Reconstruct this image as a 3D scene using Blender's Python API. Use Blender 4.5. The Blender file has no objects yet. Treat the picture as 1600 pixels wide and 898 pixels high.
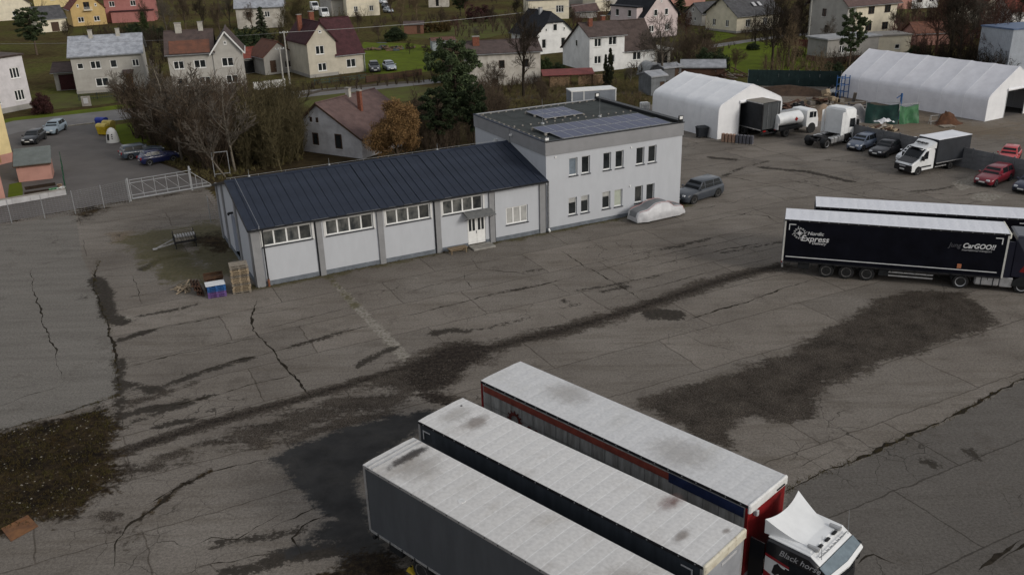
import bpy, math, random
import numpy as np
from mathutils import Vector, Matrix
R = math.radians
random.seed(7)
rng = np.random.default_rng(7)
sc = bpy.context.scene
col = sc.collection

# ---------------------------------------------------------------- camera
FPX, PITCH, ROLL, CAMH = 1397.0, R(22.19), R(1.63), 22.95
cam = bpy.data.cameras.new('camera'); camo = bpy.data.objects.new('camera', cam); col.objects.link(camo)
cam.sensor_fit = 'HORIZONTAL'; cam.sensor_width = 36.0; cam.lens = 36.0*FPX/1600.0
cam.clip_start = 0.5; cam.clip_end = 6000
camo.location = (0, 0, CAMH)
_cp, _sp = math.cos(PITCH), math.sin(PITCH)
_f = Vector((0, _cp, -_sp)); _r0 = Vector((1, 0, 0)); _u0 = Vector((0, _sp, _cp))
_r = _r0*math.cos(ROLL)-_u0*math.sin(ROLL); _u = _r0*math.sin(ROLL)+_u0*math.cos(ROLL)
camo.matrix_world = Matrix(((_r.x, _u.x, -_f.x, 0), (_r.y, _u.y, -_f.y, 0), (_r.z, _u.z, -_f.z, CAMH), (0, 0, 0, 1)))
sc.camera = camo

# ---------------------------------------------------------------- sky, sun, exposure
SUN_EL, SUN_DIR = R(25), (0.83, -0.55)
w = bpy.data.worlds.new('World'); sc.world = w; w.use_nodes = True
nt = w.node_tree; bg = nt.nodes['Background']
sky = nt.nodes.new('ShaderNodeTexSky'); sky.sky_type = 'NISHITA'; sky.sun_disc = False
sky.sun_elevation = SUN_EL; sky.sun_rotation = math.atan2(SUN_DIR[0], SUN_DIR[1])
sky.air_density = 1.0; sky.dust_density = 4.0; sky.ozone_density = 1.0
hs = nt.nodes.new('ShaderNodeHueSaturation'); hs.inputs['Saturation'].default_value = 0.6
cl = nt.nodes.new('ShaderNodeMix'); cl.data_type = 'RGBA'; cl.inputs[0].default_value = 0.6; cl.inputs[7].default_value = (7.0, 7.1, 7.35, 1)   # even cloud layer over the sky
nt.links.new(sky.outputs[0], hs.inputs['Color']); nt.links.new(hs.outputs[0], cl.inputs[6]); nt.links.new(cl.outputs[2], bg.inputs['Color'])
bg.inputs['Strength'].default_value = 0.105
sun = bpy.data.lights.new('sun', 'SUN'); suno = bpy.data.objects.new('sun', sun); col.objects.link(suno)
sun.energy = 1.4; sun.angle = R(14); sun.color = (1.0, 0.96, 0.90)
sd = Vector((SUN_DIR[0]*math.cos(SUN_EL), SUN_DIR[1]*math.cos(SUN_EL), math.sin(SUN_EL)))
suno.rotation_euler = sd.to_track_quat('Z', 'Y').to_euler(); suno.location = (60, -40, 60)
sc.view_settings.view_transform = 'Standard'; sc.view_settings.look = 'None'
sc.view_settings.exposure = 0.0; sc.view_settings.gamma = 1.0

# ---------------------------------------------------------------- ground points from the survey of the photograph
def ray(px, py):
    X = (px-800)/FPX; Y = (449-py)/FPX; c, s = math.cos(ROLL), math.sin(ROLL)
    a = X*c+Y*s; b = -X*s+Y*c
    return Vector((a, _cp+b*_sp, -_sp+b*_cp))
def G(px, py, z=0.0):
    d = ray(px, py); t = (z-CAMH)/d.z
    return Vector((d.x*t, d.y*t, z))
def Gs(pts): return [(G(*p).x, G(*p).y) for p in pts]
def hgt(base, top):
    g = G(*base); d = ray(*top); return CAMH+d.z*(g.y/d.y)

# ---------------------------------------------------------------- materials
MATS = {}
def mat(name, c, rough=0.75, var=0.15, scale=2.0, bump=0.0, bscale=30.0, metal=0.0, c2=None, stretch=(1, 1, 1), spec=0.2, lo=0.35, hi=0.7, wave=None, trans=0.0, emit=None, detail=4, coat=0.0, rnd=0.0):
    """procedural surface: base colour c broken up by noise towards c2, fine relief by bump; wave=(axis,scale,strength) adds regular ribs"""
    if name in MATS: return MATS[name]
    m = bpy.data.materials.new(name); m.use_nodes = True; MATS[name] = m
    n = m.node_tree.nodes; l = m.node_tree.links; b = n['Principled BSDF']
    tc = n.new('ShaderNodeTexCoord'); mp = n.new('ShaderNodeMapping'); mp.inputs['Scale'].default_value = stretch
    l.new(tc.outputs['Object'], mp.inputs['Vector'])
    nz = n.new('ShaderNodeTexNoise'); nz.inputs['Scale'].default_value = scale; nz.inputs['Detail'].default_value = detail
    nz.inputs['Roughness'].default_value = 0.65; l.new(mp.outputs[0], nz.inputs['Vector'])
    rp = n.new('ShaderNodeValToRGB'); e = rp.color_ramp.elements
    if c2 is None: c2 = tuple(max(0, x*(1-2*var)) for x in c); c1 = tuple(min(1, x*(1+var)) for x in c)
    else: c1 = c
    e[0].position = lo; e[1].position = hi; e[0].color = (*c2, 1); e[1].color = (*c1, 1)
    l.new(nz.outputs[0], rp.inputs[0]); out = rp.outputs[0]
    if rnd:
        oi = n.new('ShaderNodeObjectInfo'); mr = n.new('ShaderNodeMapRange'); mr.inputs[3].default_value = 1-rnd; mr.inputs[4].default_value = 1+rnd
        l.new(oi.outputs['Random'], mr.inputs[0]); hv = n.new('ShaderNodeHueSaturation'); l.new(mr.outputs[0], hv.inputs['Value']); l.new(out, hv.inputs['Color']); out = hv.outputs[0]
    l.new(out, b.inputs['Base Color'])
    b.inputs['Roughness'].default_value = rough; b.inputs['Metallic'].default_value = metal
    b.inputs['Specular IOR Level'].default_value = spec; b.inputs['Coat Weight'].default_value = coat
    if trans: b.inputs['Transmission Weight'].default_value = trans
    if emit: b.inputs['Emission Color'].default_value = (*emit[:3], 1); b.inputs['Emission Strength'].default_value = emit[3]
    last = None
    if bump:
        n2 = n.new('ShaderNodeTexNoise'); n2.inputs['Scale'].default_value = bscale; n2.inputs['Detail'].default_value = 4
        l.new(mp.outputs[0], n2.inputs['Vector']); bp = n.new('ShaderNodeBump'); bp.inputs['Strength'].default_value = min(1, bump*8); bp.inputs['Distance'].default_value = bump
        l.new(n2.outputs[0], bp.inputs['Height']); last = bp
    if wave:
        wv = n.new('ShaderNodeTexWave'); wv.wave_type = 'BANDS'; wv.bands_direction = wave[0]; wv.inputs['Scale'].default_value = wave[1]; wv.wave_profile = 'SAW'
        l.new(tc.outputs['Object'], wv.inputs['Vector']); b2 = n.new('ShaderNodeBump'); b2.inputs['Strength'].default_value = 0.8; b2.inputs['Distance'].default_value = wave[2]
        l.new(wv.outputs[0], b2.inputs['Height'])
        if last: l.new(last.outputs[0], b2.inputs['Normal'])
        last = b2
    if last: l.new(last.outputs[0], b.inputs['Normal'])
    return m

# ---------------------------------------------------------------- mesh building
class MB:
    def __init__(s): s.v = []; s.f = []; s.m = []; s.cur = 0
    def add(s, vs, fs):
        o = len(s.v); s.v += [tuple(p) for p in vs]
        for f in fs: s.f.append(tuple(o+i for i in f)); s.m.append(s.cur)
        return s
    def box(s, x0, x1, y0, y1, z0, z1):
        return s.add([(x0, y0, z0), (x1, y0, z0), (x1, y1, z0), (x0, y1, z0), (x0, y0, z1), (x1, y0, z1), (x1, y1, z1), (x0, y1, z1)],
                     [(0, 3, 2, 1), (4, 5, 6, 7), (0, 1, 5, 4), (1, 2, 6, 5), (2, 3, 7, 6), (3, 0, 4, 7)])
    def bbox(s, x0, x1, y0, y1, z0, z1, b=0.03):
        """box with chamfered edges (chamfer b)"""
        P = []
        for z, i in ((z0, b), (z0+b, 0), (z1-b, 0), (z1, b)):
            P.append([(x0+i+b*(i == 0), y0+i), (x1-i-b*(i == 0), y0+i), (x1-i, y0+i+b*(i == 0)), (x1-i, y1-i-b*(i == 0)), (x1-i-b*(i == 0), y1-i), (x0+i+b*(i == 0), y1-i), (x0+i, y1-i-b*(i == 0)), (x0+i, y0+i+b*(i == 0))])
            P[-1] = [(x, y, z) for x, y in P[-1]]
        return s.loft(P)
    def loft(s, rings, caps=True, closed=True):
        n = len(rings[0]); vs = [p for r in rings for p in r]; fs = []
        for i in range(len(rings)-1):
            for j in range(n if closed else n-1):
                k = (j+1) % n; fs.append((i*n+j, i*n+k, (i+1)*n+k, (i+1)*n+j))
        if caps and closed: fs.append(tuple(range(n))[::-1]); fs.append(tuple((len(rings)-1)*n+j for j in range(n)))
        return s.add(vs, fs)
    def prism(s, pts, axis, a, b):
        """extrude polygon pts along axis ('x','y','z') from a to b"""
        def P(p, t): return {'x': (t, p[0], p[1]), 'y': (p[0], t, p[1]), 'z': (p[0], p[1], t)}[axis]
        return s.loft([[P(p, a) for p in pts], [P(p, b) for p in pts]])
    def tube(s, p0, p1, r0, r1=None, n=6):
        r1 = r0 if r1 is None else r1
        p0 = Vector(p0); p1 = Vector(p1); d = (p1-p0)
        if d.length < 1e-6: return s
        d.normalize(); a = d.orthogonal().normalized(); b = d.cross(a)
        r = [[p+(a*math.cos(2*math.pi*i/n)+b*math.sin(2*math.pi*i/n))*q for i in range(n)] for p, q in ((p0, r0), (p1, r1))]
        return s.loft(r)
    def path(s, pts, r, n=5):
        for a, b in zip(pts, pts[1:]): s.tube(a, b, r, r, n)
        return s
    def bar(s, p0, p1, w, h):
        """rectangular bar from p0 to p1"""
        p0 = Vector(p0); p1 = Vector(p1); d = (p1-p0).normalized()
        a = d.cross(Vector((0, 0, 1)))
        a = a.normalized() if a.length > 1e-3 else Vector((1, 0, 0))
        b = a.cross(d)
        return s.loft([[p+a*x*w/2+b*y*h/2 for x, y in ((-1, -1), (1, -1), (1, 1), (-1, 1))] for p in (p0, p1)])
    def cyl(s, c, axis, r, a, b, n=16, r2=None):
        r2 = r if r2 is None else r2
        def P(t, q, rr):
            u, v = rr*math.cos(q), rr*math.sin(q)
            return {'x': (t, c[0]+u, c[1]+v), 'y': (c[0]+u, t, c[1]+v), 'z': (c[0]+u, c[1]+v, t)}[axis]
        return s.loft([[P(t, 2*math.pi*i/n, rr) for i in range(n)] for t, rr in ((a, r), (b, r2))])
    def lathe(s, prof, c=(0, 0), n=14):
        return s.loft([[(c[0]+r*math.cos(2*math.pi*i/n), c[1]+r*math.sin(2*math.pi*i/n), z) for i in range(n)] for r, z in prof])
    def quad(s, a, b, c, d): return s.add([a, b, c, d], [(0, 1, 2, 3)])
    def poly(s, pts, z=0): return s.add([(p[0], p[1], z) for p in pts], [tuple(range(len(pts)))])
    def build(s, name, m, parent=None, smooth=False, fix=True):
        me = bpy.data.meshes.new(name); me.from_pydata(s.v, [], s.f)
        ms = m if isinstance(m, (list, tuple)) else [m]
        for k in ms: me.materials.append(k)
        if len(ms) > 1: me.polygons.foreach_set('material_index', s.m)
        if fix:
            import bmesh
            b = bmesh.new(); b.from_mesh(me); bmesh.ops.recalc_face_normals(b, faces=b.faces); b.to_mesh(me); b.free()
        if smooth:
            me.polygons.foreach_set('use_smooth', [True]*len(me.polygons))
            if smooth != 'all': me.set_sharp_from_angle(angle=R(smooth if not isinstance(smooth, bool) else 40))
        return link(name, me, parent)
def link(name, me, parent=None):
    o = bpy.data.objects.new(name, me); col.objects.link(o)
    if parent: o.parent = parent
    return o
def npmesh(name, V, F, m, parent=None, smooth=False):
    """mesh from numpy arrays, F an (n,k) index array"""
    me = bpy.data.meshes.new(name); k = F.shape[1]
    me.vertices.add(len(V)); me.vertices.foreach_set('co', V.astype(np.float32).ravel())
    me.loops.add(F.size); me.loops.foreach_set('vertex_index', F.astype(np.int32).ravel())
    me.polygons.add(len(F)); me.polygons.foreach_set('loop_start', np.arange(0, F.size, k, dtype=np.int32)); me.polygons.foreach_set('loop_total', np.full(len(F), k, dtype=np.int32))
    me.update(calc_edges=True); me.validate()
    if smooth: me.polygons.foreach_set('use_smooth', [True]*len(F))
    if m: me.materials.append(m)
    if name is None: return me
    return link(name, me, parent) if parent is not False else me
LABELS = {}
def tag(o, label, cat, group=None, kind=None):
    if label: o['label'] = label
    if cat: o['category'] = cat
    if group: o['group'] = group
    if kind: o['kind'] = kind
    return o
def thing(name, label, cat, loc=(0, 0, 0), yaw=0, group=None):
    o = bpy.data.objects.new(name, None); col.objects.link(o); o.empty_display_size = 0.3
    o.location = (loc[0], loc[1], loc[2] if len(loc) > 2 else 0); o.rotation_euler = (0, 0, R(yaw))
    return tag(o, label, cat, group)
def struct(o): o['kind'] = 'structure'; return o
def copy_tree(o, parent=None):
    c = o.copy(); col.objects.link(c); c.parent = parent
    for ch in o.children: copy_tree(ch, c)
    return c
def text(body, size, m, parent, name='lettering', shear=0.0, align='LEFT', off=0.0, loc=(0, 0, 0), rot=(0, 0, 0), sx=1.0, bold=0.0):
    cu = bpy.data.curves.new('lettering', 'FONT'); cu.body = body; cu.size = size; cu.shear = shear; cu.align_x = align; cu.extrude = 0.002; cu.offset = bold; cu.resolution_u = 4
    o = bpy.data.objects.new('tmp_text', cu); col.objects.link(o)
    dg = bpy.context.evaluated_depsgraph_get(); me = bpy.data.meshes.new_from_object(o.evaluated_get(dg))
    bpy.data.objects.remove(o); me.materials.clear(); me.materials.append(m)
    o = link(name, me, parent); o.location = loc; o.rotation_euler = rot; o.scale = (sx, 1, 1)
    return o
# ================================================================= SETTING: ground, yard, lane, street
def ground_mat():
    m = bpy.data.materials.new('winter_ground'); m.use_nodes = True; n = m.node_tree.nodes; l = m.node_tree.links; b = n['Principled BSDF']
    tc = n.new('ShaderNodeTexCoord')
    def noise(sc_, d=6, r=0.6):
        t = n.new('ShaderNodeTexNoise'); t.inputs['Scale'].default_value = sc_; t.inputs['Detail'].default_value = d; t.inputs['Roughness'].default_value = r; l.new(tc.outputs['Object'], t.inputs['Vector']); return t
    r1 = n.new('ShaderNodeValToRGB'); e = r1.color_ramp.elements; e[0].position = 0.36; e[1].position = 0.66
    e[0].color = (0.060, 0.044, 0.026, 1); e[1].color = (0.082, 0.088, 0.030, 1); x = e.new(0.5); x.color = (0.076, 0.066, 0.032, 1)
    l.new(noise(0.06, 9, 0.7).outputs[0], r1.inputs[0])
    r2 = n.new('ShaderNodeValToRGB'); e = r2.color_ramp.elements; e[0].position = 0.3; e[1].position = 0.75; e[0].color = (0.45, 0.45, 0.45, 1); e[1].color = (1.5, 1.45, 1.3, 1)
    l.new(noise(1.1, 8, 0.75).outputs[0], r2.inputs[0])
    mx = n.new('ShaderNodeMix'); mx.data_type = 'RGBA'; mx.blend_type = 'MULTIPLY'; mx.inputs[0].default_value = 1
    l.new(r1.outputs[0], mx.inputs[6]); l.new(r2.outputs[0], mx.inputs[7]); l.new(mx.outputs[2], b.inputs['Base Color'])
    b.inputs['Roughness'].default_value = 0.95; b.inputs['Specular IOR Level'].default_value = 0.0
    bp = n.new('ShaderNodeBump'); bp.inputs['Strength'].default_value = 0.7; bp.inputs['Distance'].default_value = 0.12; l.new(noise(4, 6, 0.7).outputs[0], bp.inputs['Height']); l.new(bp.outputs[0], b.inputs['Normal'])
    return m
g = MB(); g.quad((-2500, -400, -0.03), (2500, -400, -0.03), (2500, 4000, -0.03), (-2500, 4000, -0.03))
struct(g.build('ground', ground_mat(), fix=False))

M_lawn = mat('lawn', (0.098, 0.128, 0.016), 0.95, c2=(0.068, 0.082, 0.016), scale=0.35, bump=0.05, bscale=6, spec=0.02, lo=0.3, hi=0.65, detail=10)
M_lawn2 = mat('dull_lawn', (0.084, 0.096, 0.028), 0.95, c2=(0.072, 0.064, 0.030), scale=0.3, bump=0.05, bscale=6, spec=0.02, lo=0.35, hi=0.65, detail=10)
M_litter = mat('leaf_litter', (0.062, 0.046, 0.024), 0.95, c2=(0.026, 0.020, 0.012), scale=0.9, bump=0.08, bscale=5, spec=0.02, detail=10)
M_soil = mat('garden_soil', (0.045, 0.032, 0.022), 0.95, c2=(0.022, 0.016, 0.012), scale=2, bump=0.06, bscale=8, spec=0.02)
M_tar = mat('lane_asphalt', (0.112, 0.102, 0.096), 0.85, c2=(0.074, 0.067, 0.063), scale=0.25, bump=0.01, bscale=25, spec=0.3, lo=0.3, hi=0.7, detail=10)
M_street = mat('street_asphalt', (0.165, 0.158, 0.154), 0.8, c2=(0.11, 0.104, 0.10), scale=0.3, bump=0.01, bscale=25, spec=0.35, detail=9)
M_conc = mat('concrete', (0.30, 0.28, 0.25), 0.85, c2=(0.19, 0.175, 0.155), scale=1.2, bump=0.01, bscale=20, spec=0.25)
M_gtrack = mat('gravel_track', (0.105, 0.09, 0.075), 0.95, c2=(0.06, 0.05, 0.038), scale=0.8, bump=0.03, bscale=10, spec=0.03)
def ragged(pts, step=2.5, amp=0.35, seed=1):
    r = random.Random(seed); out = []
    for a, b in zip(pts, pts[1:]+pts[:1]):
        L = math.hypot(b[0]-a[0], b[1]-a[1]); k = max(1, int(L/step))
        for i in range(k):
            t = i/k; out.append((a[0]+(b[0]-a[0])*t+r.uniform(-amp, amp), a[1]+(b[1]-a[1])*t+r.uniform(-amp, amp)))
    return out
def sheet(name, px, m, z, amp=0.35, seed=1):
    b = MB(); b.poly(ragged(Gs(px), amp=amp, seed=seed), z); o = b.build(name, m, fix=False)
    me = o.data
    import bmesh
    bm = bmesh.new(); bm.from_mesh(me); bmesh.ops.triangulate(bm, faces=bm.faces)
    for f in bm.faces:
        if f.normal.z < 0: f.normal_flip()
    bm.to_mesh(me); bm.free()
    return struct(o)
sheet('lawn', [(566, 66), (640, 68), (690, 74), (692, 108), (640, 116), (612, 118), (560, 112)], M_lawn, -0.024, seed=2)
sheet('lawn', [(430, 152), (500, 146), (612, 131), (680, 138), (690, 150), (600, 162), (480, 168)], M_lawn2, -0.024, seed=3)
sheet('lawn', [(-40, 196), (20, 184), (120, 172), (240, 158), (240, 168), (120, 178), (21, 190), (-40, 200)], M_lawn, -0.024, 0.2, seed=4)
sheet('lawn', [(60, 150), (112, 143), (125, 152), (240, 143), (240, 152), (120, 168), (60, 172)], M_lawn2, -0.021, seed=5)
sheet('lawn', [(176, 196), (225, 188), (262, 215), (255, 236), (200, 232), (186, 220)], M_lawn, -0.024, 0.3, seed=6)
sheet('lawn', [(1128, 72), (1180, 64), (1240, 70), (1290, 85), (1282, 108), (1200, 116), (1130, 112)], M_lawn, -0.024, seed=7)
sheet('lawn', [(1085, 46), (1118, 47), (1152, 56), (1120, 66), (1090, 60)], M_lawn, -0.021, seed=8)
sheet('lawn', [(1395, 12), (1450, 18), (1470, 60), (1400, 55)], M_lawn2, -0.024, seed=9)
sheet('lawn', [(640, 36), (800, 28), (810, 48), (730, 66), (640, 58)], M_lawn2, -0.024, seed=10)
sheet('lawn', [(1000, 85), (1090, 78), (1090, 112), (1020, 112)], M_lawn2, -0.021, seed=11)
sheet('leaf_litter', [(185, 232), (255, 236), (300, 200), (480, 190), (700, 215), (740, 262), (640, 262), (330, 300), (318, 284), (268, 262)], M_litter, -0.018, 0.6, seed=12)
sheet('field', [(660, 160), (780, 128), (1010, 126), (1015, 185), (740, 240), (680, 215)], mat('rough_grass', (0.078, 0.066, 0.030), 0.95, c2=(0.048, 0.037, 0.021), scale=0.25, bump=0.1, bscale=3, spec=0.02, detail=10), -0.021, 0.6, seed=13)
sheet('path', [(770, 152), (870, 146), (1012, 142), (1012, 147), (870, 151), (772, 158)], M_gtrack, -0.012, 0.25, seed=14)
sheet('path', [(468, 148), (500, 140), (612, 128), (660, 126), (660, 129), (612, 132), (500, 144), (470, 152)], M_gtrack, -0.012, 0.1, seed=15)
sheet('path', [(1104, 71), (1125, 68), (1205, 57), (1280, 50), (1280, 53), (1205, 61), (1125, 73), (1104, 76)], M_street, -0.012, 0.1, seed=16)
sheet('road', [(-260, 240), (-60, 210), (21, 189), (120, 178), (240, 165), (420, 146), (700, 122), (700, 128), (420, 158), (240, 182), (120, 195), (61, 202), (-60, 224), (-260, 262)], M_street, -0.014, 0.05, seed=17)
sheet('access_lane', [(-120, 250), (30, 206), (61, 203), (120, 196), (176, 190), (186, 221), (205, 236), (270, 262), (320, 283), (330, 292), (205, 312), (100, 330), (0, 349), (-120, 370)], M_tar, -0.010, 0.12, seed=18)
# pale kerb between street and lane, as a row of stones
kerb = struct(bpy.data.objects.new('kerb', None)); col.objects.link(kerb)
ka, kb = G(63, 202), G(170, 189); kd = kb-ka; kn = int(kd.length/1.0)
kyaw = math.atan2(kd.y, kd.x); kmb = MB(); kmb.bbox(-0.48, 0.48, -0.12, 0.12, -0.05, 0.07, 0.02); kme = kmb.build('kerbstone', M_conc, kerb)
for i in range(kn):
    o = kme if i == 0 else kme.copy()
    if i: col.objects.link(o); o.parent = kerb
    p = ka+kd*((i+0.5)/kn); o.location = (p.x, p.y, 0); o.rotation_euler = (0, 0, kyaw)

# ---------------------------------------------------------------- the asphalt yard
BX, BY, BYAW = 2.94, 68.57, 26.5          # office front-left corner, building yaw
def bl(x, y):
    c, s = math.cos(R(BYAW)), math.sin(R(BYAW)); return (BX+x*c-y*s, BY+x*s+y*c)
yard_poly = Gs([(-700, 560), (-60, 362), (0, 349), (72, 335), (205, 312), (318, 289)])+[bl(-21.5, 14.5), bl(-2, 13.6), bl(0, 15.5)]+Gs([(985, 186), (1010, 165), (1215, 130), (1310, 126), (1420, 96), (1750, 84)])+[(110, 110), (70, 6), (-70, 6)]
def seg_d(P, a, b):
    a = np.array(a); b = np.array(b); d = b-a; t = np.clip(((P-a)@d)/max(1e-9, d@d), 0, 1); return np.hypot(*(P-(a+t[:, None]*d)).T)
def poly_sd(P, poly):
    """signed distance, positive inside"""
    D = np.full(len(P), 1e9); ins = np.zeros(len(P), bool); n = len(poly)
    for i in range(n):
        a, b = poly[i], poly[(i+1) % n]; D = np.minimum(D, seg_d(P, a, b))
        c = ((a[1] > P[:, 1]) != (b[1] > P[:, 1])); x = a[0]+(P[:, 1]-a[1])*(b[0]-a[0])/((b[1]-a[1]) if b[1] != a[1] else 1e-9); ins ^= c & (P[:, 0] < x)
    return np.where(ins, D, -D)
def line_d(P, pts):
    D = np.full(len(P), 1e9)
    for a, b in zip(pts, pts[1:]): D = np.minimum(D, seg_d(P, a, b))
    return D
STEP = 0.38
xs = np.arange(-62, 112, STEP); ys = np.arange(6, 160, STEP); nx, ny = len(xs), len(ys)
XX, YY = np.meshgrid(xs, ys); P2 = np.stack([XX.ravel(), YY.ravel()], 1)
inside = np.zeros(len(P2), bool); pc = P2+STEP/2
_sd = poly_sd(pc, yard_poly); inside = (_sd > 0).reshape(ny, nx)
I, J = np.nonzero(inside[:-1, :-1]); q0 = I*nx+J; F = np.stack([q0, q0+1, q0+nx+1, q0+nx], 1)
used, inv = np.unique(F, return_inverse=True); F = inv.reshape(F.shape); V2 = P2[used]
def enc(sdv, soft): return np.clip(0.5+sdv/(2*soft), 0, 1)
def poly_attr(px, soft): return enc(poly_sd(V2, Gs(px)), soft)
def line_attr(px, wid, soft): return enc(wid-line_d(V2, Gs(px)), soft)
A = {}
A['gravel'] = np.maximum.reduce([
    poly_attr([(995, 628), (1060, 605), (1120, 586), (1150, 576), (1215, 556), (1250, 540), (1262, 526), (1318, 500), (1370, 470), (1420, 452), (1500, 455), (1545, 482), (1556, 502), (1530, 520), (1480, 530), (1445, 550), (1380, 565), (1330, 590), (1285, 604), (1281, 635), (1268, 656), (1230, 661), (1190, 655), (1155, 652), (1142, 680), (1150, 705), (1100, 690), (1040, 655)], 1.0),
    line_attr([(-40, 790), (60, 760), (190, 706), (250, 686), (330, 660), (420, 636), (480, 620), (560, 596), (640, 572), (700, 556)], 0.5, 0.5),
    line_attr([(640, 575), (700, 560), (760, 545), (830, 528), (900, 510), (960, 492), (1000, 480), (1060, 460), (1120, 440), (1180, 424), (1225, 414)], 0.75, 0.9),
    poly_attr([(560, 600), (640, 560), (700, 530), (770, 535), (790, 548), (740, 575), (690, 610), (640, 620)], 1.3)*0.94,
    poly_attr([(300, 700), (430, 640), (560, 610), (640, 600), (640, 640), (520, 660), (430, 700)], 2.0)*0.88,
    line_attr([(250, 715), (330, 690), (430, 662), (520, 640), (600, 620)], 0.25, 0.6)*0.95,
    line_attr([(430, 545), (500, 531), (545, 518)], 0.05, 0.5), line_attr([(184, 640), (230, 622), (300, 600)], 0.3, 0.7)*0.9,
    poly_attr([(150, 760), (230, 745), (300, 720), (200, 715), (170, 730)], 1.2)*0.85, poly_attr([(440, 700), (520, 675), (640, 648), (600, 640), (480, 665)], 0.7)*0.85, poly_attr([(150, 780), (215, 790), (215, 850), (190, 898), (170, 850), (120, 800)], 0.8)*0.6,
    poly_attr([(600, 590), (650, 590), (780, 640), (790, 665), (740, 650), (670, 640)], 1.2)*0.8])
A['track'] = np.maximum.reduce([line_attr([(-40, 790), (60, 760), (190, 706), (250, 686), (330, 660), (420, 636), (480, 620), (560, 596), (640, 572), (700, 556)], 0.16, 0.4), line_attr([(640, 575), (700, 560), (760, 545), (830, 528), (900, 510), (960, 492), (1000, 480), (1060, 460), (1120, 440), (1180, 424), (1225, 414)], 0.22, 0.55), poly_attr([(630, 590), (660, 560), (710, 538), (770, 540), (760, 552), (720, 580), (690, 606), (650, 612)], 0.8), poly_attr([(640, 600), (700, 620), (760, 650), (745, 655), (690, 636), (650, 622)], 0.6)*0.9])
A['tarpatch'] = np.maximum(poly_attr([(424, 716), (470, 692), (540, 668), (610, 650), (672, 642), (690, 650), (650, 676), (590, 715), (566, 735), (560, 775), (580, 820), (640, 900), (520, 900), (540, 858), (500, 846), (522, 815), (500, 792), (470, 768), (444, 742)], 0.8),
    poly_attr([(450, 880), (500, 850), (530, 812), (500, 815), (480, 838), (430, 862)], 0.8)*0.9)
A['dirt'] = np.maximum.reduce([poly_attr([(-200, 700), (0, 674), (60, 660), (165, 633), (184, 648), (180, 700), (192, 742), (150, 778), (112, 806), (60, 818), (0, 840), (-200, 900)], 1.3),
    poly_attr([(560, 860), (600, 860), (640, 900), (500, 900)], 1.0), line_attr([(200, 850), (230, 800), (290, 755), (330, 735)], 0.15, 0.4),
    poly_attr([(118, 316), (160, 308), (168, 330), (130, 345), (115, 335)], 1.5)*0.8, line_attr([(0, 349), (72, 335), (205, 313), (330, 296)], 0.1, 0.9),
    poly_attr([(285, 372), (330, 360), (362, 368), (375, 395), (330, 400)], 1.6)*0.75])
A['smooth'] = poly_attr([(-400, 460), (0, 352), (118, 335), (128, 400), (147, 440), (165, 494), (178, 540), (187, 614), (150, 632), (94, 647), (0, 672), (-300, 760)], 0.3)
A['dark'] = np.maximum.reduce([poly_attr([(1228, 772), (1250, 754), (1290, 737), (1330, 724), (1375, 704), (1415, 684), (1475, 659), (1515, 637), (1543, 622), (1600, 592), (1900, 480), (2000, 900), (1230, 980)], 0.25),
    poly_attr([(240, 420), (290, 395), (310, 380), (360, 375), (375, 395), (330, 410), (290, 440)], 2.2)*0.85,
    line_attr([(1240, 256), (1290, 266), (1325, 274), (1356, 284)], 0.25, 1.0)*0.8, line_attr([(1350, 294), (1400, 300), (1465, 312)], 0.2, 1.0)*0.75,
    line_attr([(1130, 240), (1180, 250), (1210, 262)], 0.15, 1.2)*0.75, line_attr([(1070, 250), (1110, 258)], 0.2, 0.9)*0.7])
A['moss'] = np.maximum.reduce([enc(0.55-line_d(V2, [bl(-24, -0.6), bl(13.3, -0.6)]), 0.9), line_attr([(508, 428), (530, 450), (556, 478)], 0.25, 0.5)*0.9, line_attr([(130, 345), (128, 400), (147, 440), (165, 494)], 0.02, 0.5)*0.7,
    enc(2.2-np.abs(poly_sd(V2, [bl(-27, 4), bl(-24.3, 4), bl(-24.3, 15), bl(-29, 15)])), 1.5)*0.75])
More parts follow.
